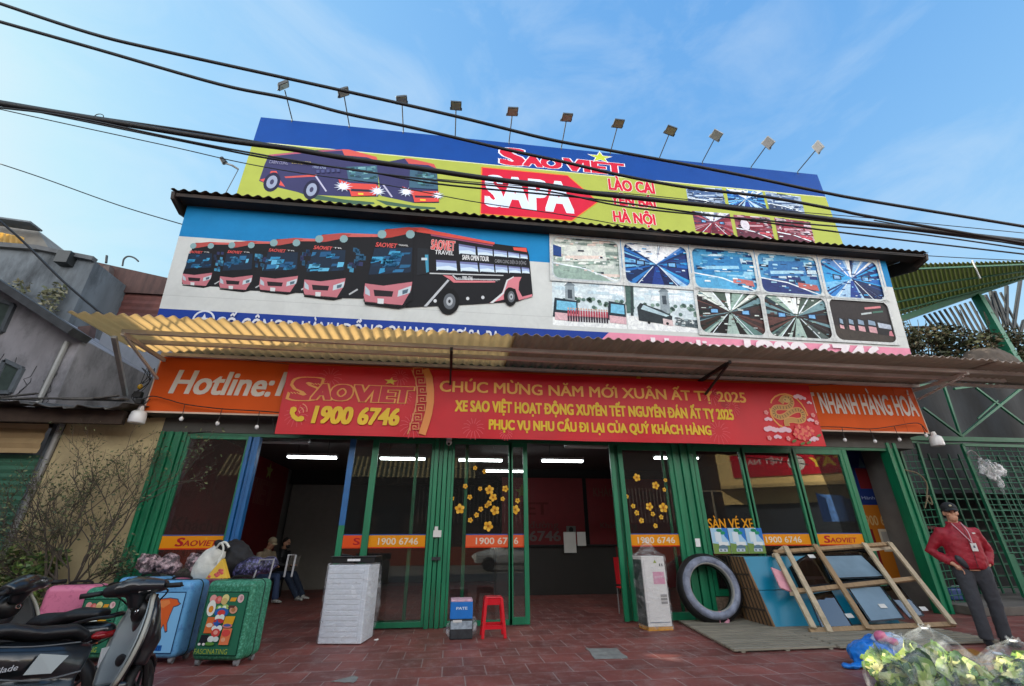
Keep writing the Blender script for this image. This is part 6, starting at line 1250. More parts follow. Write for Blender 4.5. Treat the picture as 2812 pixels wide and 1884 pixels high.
screen([C18(1240, 1130), C18(1480, 1120), C23(300, 1160), C23(90, 1180)], -.09, 'greyish windscreen in the lower middle of the crate with a square label', None, SKYG, C18(1500, 1265))
screen([C18(1050, 905), C18(1350, 900), C18(1520, 1060), C18(1130, 1075)], -.07, 'windscreen painted with a pale sky reflection in the upper middle of the crate', None, SKYG)
screen([C23(150, 960), C23(260, 950), C23(420, 1140), C23(330, 1160)], -.16, 'narrow dark windscreen at the right end of the crate', None, WSG, C23(415, 1095))
screen([C23(-10, 1010), C23(60, 1040), C23(190, 1165), C23(40, 1180)], -.14, 'black tinted pane between the slats at the crate bottom', None, FRIT)
tag(MB().cbox(onP(*C18(790, 1080), .0)+Vector((0, .05, 0)), (.22, .02, .4), Euler((radians(-42), .35, 0)).to_matrix()).build('pink_card', mat('pink_card', '#c98a94', .6), loc=onP(*C18(790, 1080))), 'pink card tucked between the crate and the teal panels', 'card')
# kiosk in the right opening, brochures
t = thing('kiosk_board', 'tall blue and orange display board in the dark opening at the right', 'board', (9.2, .9, 0)); s = Sheet((8.5, .9, .5), (1, 0, 0), (0, 0, 1), step=.001)
s.rect(0, 0, 1.62, 1.5, '#9a5a14'); s.rect(1.48, 0, 1.62, 1.5, '#c98a1c'); s.rect(0, 1.5, 1.62, 2.75, '#10265c'); s.rect(1.5, 1.5, 1.62, 2.75, '#1d4a94'); s.rect(.75, 1.85, 1.2, 2.3, '#5a1218'); s.poly([(.86, 2.32), (1.06, 2.32), (.96, 2.55)], '#3f5a6a'); s.text('Hành khách', .7, 1.62, .75, .07, '#8d9ab4', bold=0)
s.text('1900 6746', .55, 1.08, .85, .2, '#a98a5a', bold=.02); s.rect(.2, .25, .72, 1.0, '#6a1418'); s.rect(.85, .55, 1.3, 1.0, '#b4aa94'); s.rect(.9, .6, 1.25, .95, '#8d8a84'); s.build('print', PRINTM, t); MB().box(8.5, 10.12, .905, 1.3, .45, 3.25).build('cabinet', mat('kiosk_dark', '#17181c', .7), t)
for k in range(3):
    t = thing('brochure_poster', ['left blue and green brochure poster below the yellow lettering', 'middle blue and green brochure poster below the yellow lettering', 'right blue and green brochure poster below the yellow lettering'][k], 'poster', (4.88+.35*k, -.06, 1.0), 'brochure posters on the right window'); s = Sheet((4.88+.35*k, -.065, 1.06), (1, 0, 0), (0, 0, 1), step=.0007); B = s.rect
    B(0, 0, .34, .44, '#9cc0d8'); s.poly([(.22, .44), (.34, .44), (.34, .2), (.26, .3)], '#2f6fb8'); s.poly([(0, .18), (.34, .14), (.34, 0), (0, 0)], '#6f8a4a'); s.ellipse(.17, .40, .06, .03, '#1f7a5a'); s.ellipse(.23, .355, .055, .03, '#2a8a64'); B(.07, .2, .19, .37, '#c9d4da'); B(.12, .14, .31, .2, '#d4d8d8'); s.ellipse(.2, .1, .09, .05, '#5a7484'); B(.1, .035, .27, .085, '#b9c4cc'); B(.12, .045, .16, .075, '#6a7480'); B(.2, .045, .24, .075, '#6a7480')
    s.build('print', PRINTM, t); MB().box(4.88+.35*k, 5.22+.35*k, -.064, -.058, 1.06, 1.5).build('card', PAPER, t)
# ================================================================ lettuce bags, blue bag
LC = [mat('lettuce_cream', '#c9c98a', .5, var=.15, vscale=9), mat('lettuce_light', '#a3b45a', .5, var=.25, vscale=9), mat('lettuce_mid', '#6f8f3c', .5, var=.3, vscale=9), mat('lettuce_dark', '#3f6230', .55, var=.3, vscale=9)]
FILM3 = mat_film('produce_film', .11, (.85, .9, .92), 6, .08)
def produce(c, R_, lab, seed, h=.44):
    t = thing('lettuce_bag', lab, 'bag of lettuce', tuple(c), 'clear bags of lettuce at the lower right'); rnd = random.Random(seed); mb = MB(); c = Vector(c)
    for k in range(26):
        a = rnd.uniform(0, 2*pi); q = R_*rnd.uniform(.1, .78); z = rnd.uniform(.08, h*.72)*(1-.35*(q/R_)**2); base = c+Vector((cos(a)*q, sin(a)*q, z)); d = Vector((rnd.gauss(0, 1), rnd.gauss(0, 1), rnd.gauss(0, .5))).normalized(); L = .2
        for j in range(7):
            r1 = (Matrix.Rotation(2*pi*j/9+rnd.uniform(-.2, .2), 3, d) @ d.orthogonal().normalized()); wd = rnd.uniform(.05, .095); sp = rnd.uniform(.03, .08); off = len(mb.v); vs = []; FF = []; MM = []; shade = rnd.choice((1, 2, 2, 3, 3)); lift = rnd.uniform(.8, 1.2)
            sd_ = d.cross(r1)
            for i in range(8):
                u_ = i/7
                for jj in range(7): v_ = (jj/6-.5)*2; vs.append(base+d*(L*lift*(u_-.5))+r1*(.025+sp*u_**1.4+.008*sin(9*u_+2*v_+j)+.012*v_*v_*sin(14*u_+j)-.02*v_*v_)+sd_*v_*wd*(.35+1.1*u_-.6*u_*u_)*(1+.12*sin(13*u_+j)))
            for i in range(7):
                for jj in range(6):
                    mi = 0 if (jj in (2, 3) and i < 6-abs(jj-2.5)) or i < 2 else (1 if i < 4 else shade)
                    pass
                    FF.append((off+i*7+jj, off+i*7+jj+1, off+(i+1)*7+jj+1, off+(i+1)*7+jj)); MM.append(mi)
            mb.v += vs; mb.f += FF; mb.m += MM; mb.c += [None]*len(FF)
    mb.build('lettuce', LC, t, smooth=True)
    def shell(u, v_):
        a = 2*pi*u; z = v_; prof = [(.0, .7), (.12, .98), (.35, 1.06), (.6, .95), (.8, .62), (.92, .22), (.96, .07), (1.0, .16)]
        for (z0, r0), (z1, r1) in zip(prof, prof[1:]):
            if z <= z1: k = r0+(r1-r0)*(z-z0)/(z1-z0); break
        pl = 1+.05*sin(a*11+seed)*min(1, z*1.4)+.035*sin(a*5+z*9+seed); return c+Vector((cos(a)*R_*k*pl, sin(a)*R_*k*pl, .005+(h+.07)*z+.012*sin(a*7+seed)))
    MB().grid(shell, 96, 30).build('film', FILM3, t, smooth=True); MB().torus(c+Vector((0, 0, (h+.07)*.96)), .022, .008, (0, 0, 1), 14, 6).build('tie', WHITEP, t)
produce((4.03, -4.36, 0), .31, 'left clear bag of lettuce in front of the blue plastic bag', 1); produce((4.66, -4.05, 0), .31, 'clear bag of lettuce behind the other two, topped with green leaves', 2); produce((4.22, -5.02, 0), .33, 'nearest clear bag of pale lettuce at the bottom right corner', 3, .43); produce((5.05, -4.5, 0), .3, 'clear bag of lettuce cut off by the right picture edge', 4, .4)
t = bag('blue_plastic_bag', 'blue plastic bag with a pink and white bag behind the left lettuce bag', 'bag', [((4.84, -3.12, .11), (.27, .2, .13)), ((4.66, -3.2, .1), (.14, .16, .13)), ((4.45, -3.25, .03), (.13, .08, .025)), ((5.0, -3.0, .16), (.16, .14, .1))], mat('blue_film', '#1470c4', .3, var=.3, vscale=12, bump=.4, bscale=18), .016, .07, ls=.09)
organic(MB().ell((5.08, -3.1, .2), (.2, .16, .1)).ell((5.2, -3.05, .16), (.14, .12, .1)), 'pale_bag', mat('pale_film', '#a9bcd8', .35, var=.15), t, .02, 4, .05, .08); organic(MB().ell((4.93, -3.2, .28), (.07, .06, .06)).ell((5.0, -3.27, .24), (.06, .05, .04)), 'pink_knot', mat('pink_film', '#c96a88', .35), t, .015, 3, .03, .05)
t = thing('orange_basket', 'orange brown slatted basket between the lettuce bags and the man', 'basket', (5.7, -3.5, 0)); mb = MB()
for k in range(7): mb.bar((5.45+.04*k, -3.75, .13-.0*k), (5.75+.04*k, -3.25, .13), .03, .02)
mb.box(5.42, 5.95, -3.8, -3.2, .02, .10); mb.build('tray', mat('basket_orange', '#9a6418', .6, var=.2), t)
t = thing('litter_scrap', 'small white paper scrap on the tiles right of the wrapped appliance', 'litter', tuple(onZ(1032, 1760))); c = onZ(1032, 1760); organic(MB().ell(c+Vector((0, 0, .012)), (.035, .02, .012)).ell(c+Vector((.02, .01, .015)), (.02, .02, .012)), 'scrap', PAPER, t, .006, 1)
# ================================================================ scooters
SCD = mat('scooter_dark', '#14181c', .28, var=.15, coat=.5); SCG = mat('scooter_grey', '#8d979a', .38, metal=.2, var=.05); SCM = mat('scooter_matte', '#14171a', .6, var=.2, bump=.1, bscale=120); SEAT = mat('seat_vinyl', '#0e1013', .5, var=.2, bump=.1)
REDL = mat('tail_red', '#8a1014', .15, var=.1)
def scooter(lab, loc, rz, steer, lean, panel):
    t = thing('scooter', lab, 'scooter', (0, 0, 0), 'scooters parked at the lower left')
    # body, seat
    organic(MB().tube([(-.22, 0, .48), (-.4, 0, .55), (-.68, 0, .60), (-.95, 0, .66), (-1.12, 0, .70)], [.11, .15, .165, .12, .05], 16, ry=[.17, .15, .13, .09, .04], up=(0, 0, 1)).tube([(-.25, 0, .34), (-.5, 0, .36), (-.8, 0, .45)], [.12, .15, .1], 14, up=(0, 0, 1)).box(-.3, .12, -.14, .14, .27, .33), 'body', SCD, t, .018, 5)
    organic(MB().tube([(-.22, 0, .69), (-.32, 0, .745), (-.55, 0, .755), (-.72, 0, .80), (-1.0, 0, .81)], [.085, .125, .14, .13, .07], 14, ry=[.04, .055, .055, .055, .04], up=(0, 0, 1)), 'seat', SEAT, t, .015, 4)
    MB().tube(smooth3([Vector(p) for p in ((-.8, -.12, .74), (-1.02, -.12, .79), (-1.14, -.06, .80), (-1.14, .06, .80), (-1.02, .12, .79), (-.8, .12, .74))]), .014, 7).build('grab_rail', BLACK, t)
    for sy in (-1, 1):
        P = [(-.36, sy*.165, .58), (-.44, sy*.172, .48), (-.60, sy*.176, .50), (-.54, sy*.176, .62)]; MB().prism(P, (0, sy*.006, 0)).build('side_badge', SCG, t)
        s = Sheet((-.86 if sy < 0 else -.62, sy*.178, .535), (-sy, 0, 0), (0, 0, 1)) if False else None
    for sy in (-1, 1): MB().tube(smooth3([Vector((-.25, sy*.152, .46)), Vector((-.5, sy*.168, .45)), Vector((-.8, sy*.15, .52)), Vector((-1.05, sy*.1, .62))]), .006, 5).tube(smooth3([Vector((-.3, sy*.15, .66)), Vector((-.6, sy*.165, .675)), Vector((-.95, sy*.125, .73))]), .005, 5).build('panel_seam', mat('seam_grey', '#4a5054', .4), t)
    sd_ = Sheet((-.84, -.168, .535), (1, 0, .02), (0, 0, 1)); sd_.text('AirBlade', 0, 0, .2, .035, '#a9acb0', bold=.01, shear=.2); sd_.build('side_lettering', PRINT, t)
    organic(MB().ell((-1.07, 0, .655), (.07, .13, .04)), 'tail_light', REDL, t, .012, 2); MB().box(-1.16, -1.145, -.075, .075, .42, .56).build('number_plate', WHITEP, t)
    # leg shield: grey inner face, dark outer skin
    def sh(off, k=1):
        def fn(u, v_):
            w_ = (.15+.11*sin(pi*min(1, v_*1.05))**.8)*k; x = .03+.16*v_-.0*v_; yy = (u-.5)*2*w_; return Vector((x+off+.09*(abs(u-.5)*2)**2*-1*.6, yy, .30+.66*v_))
        return fn
    MB().grid(sh(0, .9), 14, 14).build('inner_panel', panel, t, smooth=True, solid=.012); MB().grid(sh(.035, 1.05), 14, 14).build('front_shield', SCD, t, smooth=True, solid=.02)
    mb = MB(); r_ = [sh(.015, 1.04)(0, i/12) for i in range(13)]; l_ = [sh(.015, 1.04)(1, i/12) for i in range(13)]; mb.tube(r_, .016, 7).tube(l_, .016, 7); mb.build('rim_trim', mat('trim_pale', '#9a9a90', .4), t, smooth=True)
    organic(MB().ell((.06, -.03, .48), (.018, .10, .05)), 'glove_pocket', BLACK, t, .012, 2); MB().ell((.13, -.0, .84), (.05, .12, .10)).build('lock_panel', BLACK, t, smooth=True); MB().torus((.085, -.05, .84), .02, .006, (-1, 0, .25), 18, 6).build('key_ring', CHROME, t)
    organic(MB().ell((.20, 0, .74), (.09, .15, .25)).tube([(.22, 0, .9), (.25, 0, .6), (.2, 0, .42)], [.06, .10, .07], 12), 'front_cowl', SCD, t, .018, 4)
    # steering
    S = thing('steering', None, None, (0, 0, 0)); S.parent = t; WLOC[S] = Vector((0, 0, 0))
    organic(MB().tube([(.02, -.24, 1.02), (.02, -.12, 1.03), (.04, 0, 1.045), (.02, .12, 1.03), (.02, .24, 1.02)], [.06, .105, .125, .105, .06], 12, ry=[.045, .068, .08, .068, .045], up=(0, 0, 1)).tube([(.04, 0, 1.0), (.08, 0, .88)], [.08, .06], 12), 'handlebar_cover', SCD, S, .014, 4)
    MB().grid(lambda u, v_: Vector((-.065+.08*v_, -.09+.18*u, 1.075+.03*v_)), 4, 3).build('dash_glass', mat('dash_glass', '#3a4046', .1, var=.3, vscale=20), S, solid=.01)
    for sy in (-1, 1):
        MB().tube([(.02, sy*.22, 1.02), (-.03, sy*.30, 1.01), (-.055, sy*.385, 1.005)], [.02, .021, .022], 10).build('grip', RUBBER, S, smooth=True); MB().tube([(.06, sy*.2, 1.02), (.06, sy*.33, 1.01), (.03, sy*.37, 1.0)], .008, 6).build('brake_lever', BLACK, S)
        MB().tube([(.03, sy*.2, 1.05), (.05, sy*.24, 1.17)], .007, 6).build('mirror_stem', BLACK, S) if sy > 2 else None
    MB().cbox((-.045, -.10, 1.0), (.01, .09, .03)).build('sticker', PAPER, S)
    MB().tube([(.30, -.06, .55), (.42, -.07, .23)], .022, 8).tube([(.30, .06, .55), (.42, .07, .23)], .022, 8).build('fork', BLACK, S)
    wh = MB().torus((.42, 0, .235), .185, .05, (0, 1, 0), 36, 10, rz=.045).build('front_wheel', RUBBER, S, smooth=True); mb = MB().torus((.42, 0, .235), .14, .012, (0, 1, 0), 28, 6)
    for k in range(5): a = 2*pi*k/5; mb.bar((.42, 0, .235), (.42+.14*cos(a), 0, .235+.14*sin(a)), .022, .02)
    mb.build('rim', DSTEEL, wh); organic(MB().tube([(.42+.25*cos(a), 0, .235+.25*sin(a)) for a in (.3, .8, 1.3, 1.8, 2.3)], [.03, .06, .07, .07, .05], 10, ry=[.012, .018, .02, .02, .015]), 'mudguard', SCD, S, .014, 2)
    MB().tube(smooth3([Vector((.06, -.18, 1.0)), Vector((.16, -.2, .98)), Vector((.2, -.12, .9)), Vector((.2, -.04, .8))]), .007, 6).tube(smooth3([Vector((.06, .18, 1.0)), Vector((.16, .2, .98)), Vector((.2, .12, .9)), Vector((.2, .04, .8))]), .007, 6).build('brake_cable', BLACK, S)
    S.rotation_euler = (0, 0, 0)
    M_ = Matrix.Translation((.1, 0, 0)) @ Matrix.Rotation(steer, 4, 'Z') @ Matrix.Translation((-.1, 0, 0)); S.matrix_local = M_
    wh = MB().torus((-.84, 0, .235), .185, .055, (0, 1, 0), 36, 10, rz=.05).build('rear_wheel', RUBBER, t, smooth=True); mb = MB().torus((-.84, 0, .235), .14, .012, (0, 1, 0), 28, 6)
    for k in range(5): a = 2*pi*k/5; mb.bar((-.84, 0, .235), (-.84+.14*cos(a), 0, .235+.14*sin(a)), .022, .02)
    mb.build('rim', DSTEEL, wh); MB().tube([(-.35, -.17, .26), (-.7, -.2, .27), (-1.1, -.2, .34)], [.03, .055, .055], 12).build('exhaust', DSTEEL, t, smooth=True); MB().tube([(-.3, .12, .27), (-.25, .28, .0)], .012, 6).build('side_stand', STEEL, t)
    t.location = loc; t.rotation_euler = (lean, 0, rz); t.scale = (.92,)*3; return t
s1 = scooter('dark scooter with a grey inner leg shield, nearest at the lower left', (-2.52, -4.08, 0), radians(52), radians(42), radians(-8), SCG)
s2 = scooter('black scooter at the far left edge, its tail pointing to the suitcases', (-3.7, -3.5, 0), radians(162), radians(20), radians(-4), SCM)
# ================================================================ people
SKIN = mat('skin', '#b88a70', .55, var=.08, vscale=12); HAIR = mat('hair_black', '#0c0b0b', .6)
def V3(*a): return Vector(a)
def figure(lab, J, jacket, trousers, shoe, loc, rz, cap=None, cap_brim=True, coat_hem=.0, mask=None, head_rot=(0, 0, 0), vox=.014, collar=None):
    t = thing('person', lab, 'person', (0, 0, 0)); H = J['head']; Rh = Euler(head_rot).to_matrix()
    h = lambda x, y, z: H+Rh @ Vector((x, y, z))
    mb = MB()
    # head with face, neck
    mb.ell(h(0, .012, .02), (.076, .095, .105), Rh, 18, 14); mb.ell(h(0, -.03, -.06), (.056, .058, .062), Rh, 16, 10); mb.ell(h(0, -.062, -.088), (.026, .022, .02), Rh)
    mb.tube([h(0, -.088, .022), h(0, -.104, -.012), h(0, -.112, -.024)], [.007, .009, .011], 10); mb.ell(h(0, -.084, -.058), (.023, .009, .006), Rh); mb.ell(h(0, -.083, -.066), (.019, .009, .006), Rh); mb.ell(h(0, -.082, .036), (.055, .014, .011), Rh)
    for sx in (-1, 1): mb.ell(h(sx*.078, .012, -.01), (.012, .022, .034), Rh); mb.ell(h(sx*.042, -.068, -.022), (.022, .018, .018), Rh)
    mb.tube([J['neck']+V3(0, .01, -.04), h(0, .02, -.05)], [.06, .052], 14)
    c, p = J['chest'], J['pelvis']
    mb.tube([p+V3(0, 0, -.06), p.lerp(c, .3), p.lerp(c, .65), c, J['neck']+V3(0, 0, -.05), J['neck']], [.15, .145, .15, .165, .10, .05], 18, ry=[.11, .1, .105, .11, .075, .05], up=(0, 1, 0))
    for s_ in 'RL':
        S, E, Wt = J['sh'+s_], J['el'+s_], J['wr'+s_]; mb.tube([S, S.lerp(E, .5), E, E.lerp(Wt, .5), Wt], [.055, .047, .04, .037, .026], 12)
        d = J['hd'+s_].normalized(); sd = d.cross(V3(0, 0, 1)); sd = sd.normalized() if sd.length > .1 else V3(1, 0, 0); nn = sd.cross(d)
        mb.ell(Wt+d*.05, (.036, .036, .036)); mb.tube([Wt, Wt+d*.045, Wt+d*.09], [.026, .036, .036], 10, ry=[.02, .018, .015], up=nn)
        for k, (o, L) in enumerate(((-.028, .062), (-.010, .075), (.009, .072), (.027, .056))):
            b = Wt+d*.085+sd*o; m1 = b+d*L*.5-nn*.012; m2 = m1+d*L*.32-nn*.03; mb.tube([b, m1, m2], [.0095, .009, .0075], 8)
        th = Wt+d*.03+sd*(-.034 if s_ == 'R' else .034); mb.tube([th, th+d*.03+sd*(-.022 if s_ == 'R' else .022)-nn*.01, th+d*.062+sd*(-.018 if s_ == 'R' else .018)-nn*.022], [.012, .011, .009], 8)
        hp, kn, an = J['hp'+s_], J['kn'+s_], J['an'+s_]; mb.tube([hp, hp.lerp(kn, .5), kn, kn.lerp(an, .35), an], [.085, .075, .055, .052, .036], 12)
    organic(mb, 'body', SKIN, t, .009 if vox < .015 else .012, 3)
    for sx in (-1, 1): pass
    mb = MB()
    for sx in (-1, 1): mb.ell(h(sx*.031, -.083, .012), (.011, .006, .004), Rh)
    mb.build('eyes', HAIR, t, smooth=True); mb = MB()
    for sx in (-1, 1): mb.bar(h(sx*.016, -.093, .034), h(sx*.05, -.085, .036), .008, .007)
    mb.build('eyebrows', HAIR, t)
    organic(MB().ell(h(0, .03, .045), (.08, .09, .095), Rh, 18, 12).ell(h(0, .06, -.02), (.072, .06, .07), Rh) if not cap else MB().ell(h(0, .055, .0), (.078, .065, .07), Rh), 'hair', HAIR, t, .01, 2)
    if cap:
        cm = mat(cap[0], cap[1], .8, var=.1); mb = MB(); mb.ell(h(0, .008, .06), (.091, .108, .085), Rh, 20, 12); organic(mb, 'cap', cm, t, .009, 2)
        o_ = t.children[-1]
        MB().grid(lambda u, v_: h((u-.5)*.15*(1-.25*v_*v_), -.085-.075*v_*(1-(2*u-1)**2*.55), .062-.022*v_-.02*(2*u-1)**2), 12, 6).build('cap_brim', cm, t, smooth=True, solid=.006)
        if cap[0] == 'cap_dark':
            s_ = MB().ell(h(0, -.098, .098), (.016, .006, .013), Rh); s_.build('cap_badge', mat('badge_cream', '#b0a88a', .5), t)
    if mask: organic(MB().ell(h(0, -.06, -.055), (.062, .06, .05), Rh), 'face_mask', mask, t, .01, 2)
    # jacket
    mb = MB(); mb.tube([p+V3(0, 0, -.04+coat_hem), p+V3(0, 0, .02+coat_hem), p.lerp(c, .35), p.lerp(c, .7), c+V3(0, 0, .02), J['neck']+V3(0, .0, -.055), J['neck']+V3(0, .005, .0)], [.185, .205, .205, .21, .205, .125, .075], 22, ry=[.14, .16, .16, .155, .14, .095, .075], up=(0, 1, 0))
    for s_ in 'RL': S, E, Wt = J['sh'+s_], J['el'+s_], J['wr'+s_]; mb.tube([S.lerp(c, .25), S, S.lerp(E, .5), E, E.lerp(Wt, .5), E.lerp(Wt, .9)], [.075, .08, .077, .07, .062, .048], 14)
    organic(mb, 'jacket', jacket, t, vox, 3, .022, .07)
    nk = J['neck']; mb = MB()
    mb.tube([nk+V3(.075*cos(a), .01+.068*sin(a), -.005+.012*sin(a)) for a in [-1.2+k*.29 for k in range(20)]], [.017]*20, 8, ry=[.03]*20, up=(0, 0, 1)); organic(mb, 'collar', collar or jacket, t, .01, 2)
    # trousers
    mb = MB()
    for s_ in 'RL': hp, kn, an = J['hp'+s_], J['kn'+s_], J['an'+s_]; mb.tube([hp+V3(0, 0, .06), hp, hp.lerp(kn, .5), kn, kn.lerp(an, .5), an+V3(0, 0, .0)], [.105, .112, .094, .078, .075, .072], 14)
    mb.ell(p+V3(0, .02, 0), (.175, .13, .13)); organic(mb, 'trousers', trousers, t, vox, 4, .016, .06)
    for s_ in 'RL':
        an, d = J['an'+s_], J['toe'+s_].normalized(); b = V3(an.x, an.y, an.z)
        organic(MB().tube([b-d*.07+V3(0, 0, -.035), b+V3(0, 0, -.03), b+d*.1+V3(0, 0, -.042), b+d*.175+V3(0, 0, -.052)], [.036, .043, .048, .034], 14, ry=[.04, .045, .032, .02], up=(0, 0, 1)).ell(b+V3(0, 0, -.005), (.045, .05, .045)), 'shoe', shoe, t, .01, 2)
    t.location = loc; t.rotation_euler = (0, 0, rz); return t
REDJ = mat('red_jacket', '#8a0d22', .65, var=.18, vscale=9, bump=.55, bscale=9); GREYT = mat('grey_trousers', '#33363c', .85, var=.12, bump=.5, bscale=9); DSHOE = mat('dark_shoe', '#121216', .5)
J = dict(head=V3(0, -.02, 1.635), neck=V3(0, 0, 1.495), chest=V3(0, 0, 1.32), pelvis=V3(0, 0, .95), shR=V3(-.175, 0, 1.385), shL=V3(.175, 0, 1.385), elR=V3(-.345, .10, 1.14), elL=V3(.30, .12, 1.13), wrR=V3(-.20, -.085, .965), wrL=V3(.205, -.0, .95), hdR=V3(.75, .05, -.75), hdL=V3(-.75, .0, -.7), hpR=V3(-.1, 0, .9), hpL=V3(.1, 0, .9), knR=V3(-.115, -.04, .49), knL=V3(.12, .02, .49), anR=V3(-.12, -.02, .085), anL=V3(.115, .08, .085), toeR=V3(-.25, -1, 0), toeL=V3(.2, -1, 0))
man = figure('man in a red jacket and dark cap with hands in pockets, wearing a badge', J, REDJ, GREYT, DSHOE, (7.16, -2.60, 0), radians(-28), cap=('cap_dark', '#15181a'), head_rot=(.08, 0, -.15))
WLOC[man] = Vector((0, 0, 0))
MB().tube(smooth3([V3(-.055, -.07, 1.49), V3(-.02, -.15, 1.38), V3(.045, -.178, 1.24)]), .006, 6).tube(smooth3([V3(.055, -.07, 1.49), V3(.06, -.15, 1.38), V3(.05, -.178, 1.24)]), .006, 6).build('lanyard', mat('lanyard', '#b9969c', .6), man)
MB().cbox((.05, -.185, 1.185), (.065, .006, .10), Euler((.05, 0, .1)).to_matrix()).build('id_badge', PAPER, man); MB().cbox((.05, -.19, 1.19), (.022, .004, .03), Euler((.05, 0, .1)).to_matrix()).build('badge_photo', mat('badge_ink', '#5a6470', .6), man)
MB().cbox((.115, -.152, 1.36), (.045, .006, .016), Euler((0, 0, .5)).to_matrix()).build('chest_mark', PAPER, man)
organic(MB().ell((-.12, -.118, 1.0), (.045, .045, .10), Euler((0, -.5, 0)).to_matrix()), 'side_panel', mat('jacket_grey', '#24282e', .6), man, .012, 2)
MB().tube([(.012, -.165, 1.47), (.02, -.172, 1.3), (.02, -.178, 1.1), (.015, -.165, .93)], .004, 5).build('zip', mat('zip_red', '#4a0814', .5), man)
BEI = mat('beige_jacket', '#8d806a', .85, var=.12, bump=.2); JEAN = mat('blue_jeans', '#34466a', .85, var=.15, bump=.2); WSH = speck('white_sneaker', '#b8b8b4', '#5a5c60', 30, .55); BLKJ = mat('black_jacket', '#121419', .6, var=.2); 
def seat_j(lean, kx, ank, hdr):
    return dict(head=V3(0, -.13-lean, 1.27), neck=V3(0, -.07-lean*.8, 1.13), chest=V3(0, -.05-lean*.6, .97), pelvis=V3(0, 0, .56), shR=V3(-.185, -.06-lean*.7, 1.05), shL=V3(.185, -.06-lean*.7, 1.05), elR=V3(-.24, -.18, .80), elL=V3(.24, -.18, .80), wrR=V3(-.1, -.38, .76), wrL=V3(.1, -.38, .76), hdR=V3(.2, -.9, .2), hdL=V3(-.2, -.9, .2), hpR=V3(-.1, -.02, .52), hpL=V3(.1, -.02, .52), knR=V3(-.14, -.45, .56), knL=V3(.14, -.45, .56), anR=ank[0], anL=ank[1], toeR=V3(-.15, -1, 0), toeL=V3(.15, -1, 0))
pz = figure('seated person in a beige jacket and cap bent over a phone inside the left doorway', seat_j(.10, 0, (V3(-.15, -.42, .085), V3(.15, -.5, .085)), 0), BEI, JEAN, WSH, (-4.43, 3.95, 0), radians(62), cap=('cap_beige', '#a3957a'), head_rot=(.45, 0, 0), vox=.016)
WLOC[pz] = V3(0, 0, 0); MB().cbox((0, -.47, .80), (.075, .14, .01), Euler((.5, 0, 0)).to_matrix()).build('phone', BLACK, pz)
p2 = figure('seated person in dark clothes and a mask holding a paper with legs stretched out', seat_j(.04, 0, (V3(-.13, -.88, .085), V3(.15, -.8, .085)), 0), BLKJ, mat('dark_jeans', '#1d2a40', .85, var=.15), WSH, (-4.3, 4.75, 0), radians(66), mask=mat('mask_dark', '#1c1d22', .8), head_rot=(.2, 0, .1), vox=.016)
WLOC[p2] = V3(0, 0, 0); MB().grid(lambda a, b: V3(-.18+.36*a, -.48-.05*b, .74+.26*b+.03*sin(a*6)), 8, 4).build('newspaper', mat('newsprint', '#77756f', .9, var=.3, vscale=30), p2, solid=.004)
bn = thing('waiting_bench', 'dark bench under the two seated people inside the left doorway', 'bench', (-4.6, 4.3, 0)); MB().box(-4.85, -4.2, 3.5, 5.3, .40, .46).build('seat', BLACK, bn, bevel=.01)
for y in (3.6, 5.2):
    for x in (-4.8, -4.25): MB().box(x-.02, x+.02, y-.02, y+.02, 0, .4).build('leg', DSTEEL, bn)
# ================================================================ the street opposite, seen only in the glass
CRM = mat('sunlit_cream', '#d9bb80', .85, var=.1)
oh = thing('opposite_house', 'cream house with a red shop banner across the street, seen in the window reflections', 'house', (25, -24, 0))
MB().box(20.5, 40, -30, -24, 4.4, 9.5).build('wall', CRM, oh); MB().box(20.5, 40, -30, -24.3, 0, 4.4).build('shopfront', mat('shopfront_dark', '#1c2430', .7, var=.5, vscale=.6), oh)
MB().box(20.5, 40, -24, -22.6, 5.3, 5.5).build('balcony', mat('balcony_cream', '#b59a66', .8), oh); MB().box(22, 22.2, -24.06, -24, 7.6, 8.9).box(25, 27.4, -24.06, -24, 7.7, 9.0).build('window', mat('dark_pane', '#20242a', .3), oh)
s = Sheet((31, -23.9, 6.1), (-1, 0, 0), (0, 0, 1)); s.rect(0, 0, 9.6, 1.5, '#b3122a'); s.text('MIỀN TÂY', .3, .45, 4.6, .6, '#d9b43c', bold=.03); s.text('VIỆT NAM', 6.4, .8, 2.6, .35, '#c9b0b0', bold=.02); s.ellipse(5.7, .75, .5, .5, '#c9c4c0'); s.build('shop_banner', PRINT, oh)
oh.rotation_euler = (0, 0, radians(32)); oh.location = (22.3, -19, -.9)
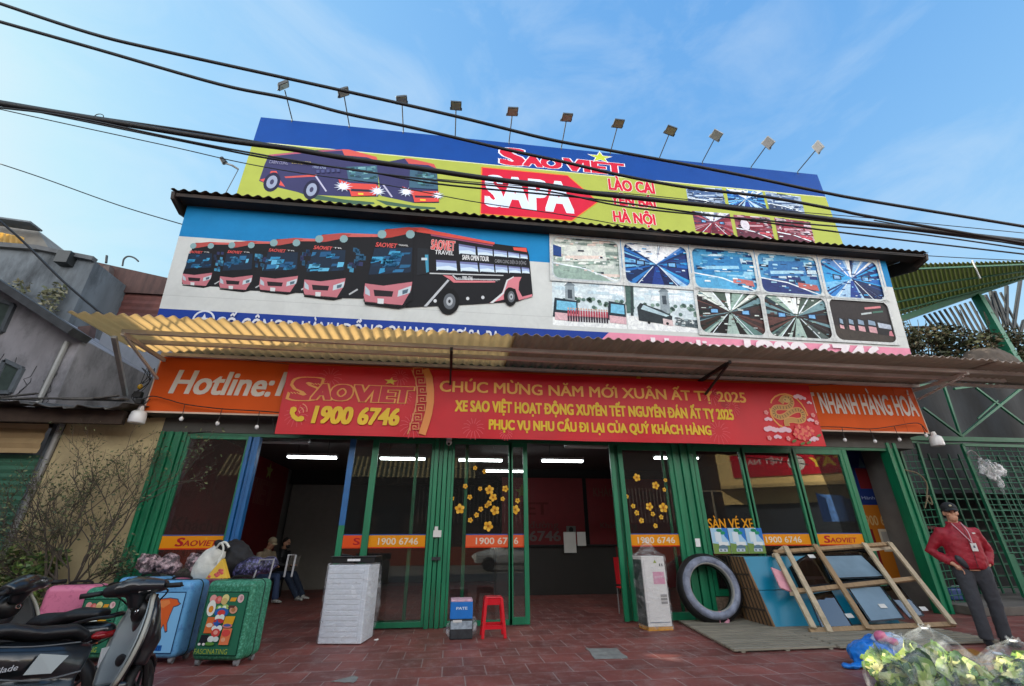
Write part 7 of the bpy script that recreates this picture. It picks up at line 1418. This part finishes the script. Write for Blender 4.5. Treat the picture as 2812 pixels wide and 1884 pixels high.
tp = thing('blue_tarp', 'blue tarpaulin hung across the street, seen only mirrored in the right window', 'tarpaulin', (27, -22, 3)); MB().grid(lambda a, b: Vector((22+6*a, -17.2-.3*sin(a*20), 4.0-1.7*b-.8*sin(pi*a)*(1-b)*.5)), 60, 6).build('sheet', mat('tarp_blue', '#3f6aa8', .5, var=.3), tp)
oh2 = thing('brown_shop', 'brown fronted shop with rail bars across the street, seen in the window reflections', 'house', (-3, -22, 0)); MB().box(-24, 20, -28, -22, 0, 7.6).build('wall', mat('brown_front', '#3f2c28', .8, var=.3), oh2)
mb = MB()
for k in range(70): x = -2+.25*k; mb.box(x, x+.05, -21.95, -21.9, 2.4, 4.6)
mb.build('bars', mat('bar_pale', '#9a8a80', .6), oh2); MB().box(-24, 20, -22, -21.93, .0, 1.0).build('low_wall', mat('orange_front', '#a8482a', .8), oh2); corr((-14, -21, 5.0), (1.5, -21, 5.0), (-14, -21.9, 6.4), .3, .04).build('awning', mat('tan_roof', '#8d8058', .8), oh2)
mb = MB()
for x in (18, 19.3): mb.box(x, x+.12, -21.95, -21.9, 2.4, 4.4)
mb.box(17.2, 19.4, -21.95, -21.9, 4.4, 4.5).box(17.2, 17.3, -21.95, -21.9, 2.4, 4.4); mb.build('window_frame', mat('frame_pale', '#b5aa98', .6), oh2)
for x in (-7.0, -4.5, -12): MB().box(x, x+1.4, -21.99, -21.93, 1.2, 3.4).build('window', mat('dark_pane', '#20242a', .3), oh2)
cr = thing('white_car', 'white car parked across the street, seen only mirrored in the glass', 'car', (0, 0, 0)); wcar = mat('car_white', '#c9cac8', .25, coat=.5)
organic(MB().ell((0, 0, .62), (2.1, .82, .42)).ell((0, 0, 1.05), (1.15, .7, .42)).box(-1.9, 1.9, -.78, .78, .35, .75), 'body', wcar, cr, .06, 6)
organic(MB().ell((0, 0, 1.12), (1.05, .76, .30)), 'window', mat('car_glass', '#15181c', .1), cr, .05, 3)
for x in (-1.25, 1.25):
    for y in (-.78, .78): MB().torus((x, y, .32), .22, .09, (0, 1, 0), 24, 8).ell((x, y, .32), (.2, .06, .2)).build('wheel', RUBBER, cr, smooth=True)
cr.location = (3.2, -15.5, 0); cr.rotation_euler = (0, 0, .05)
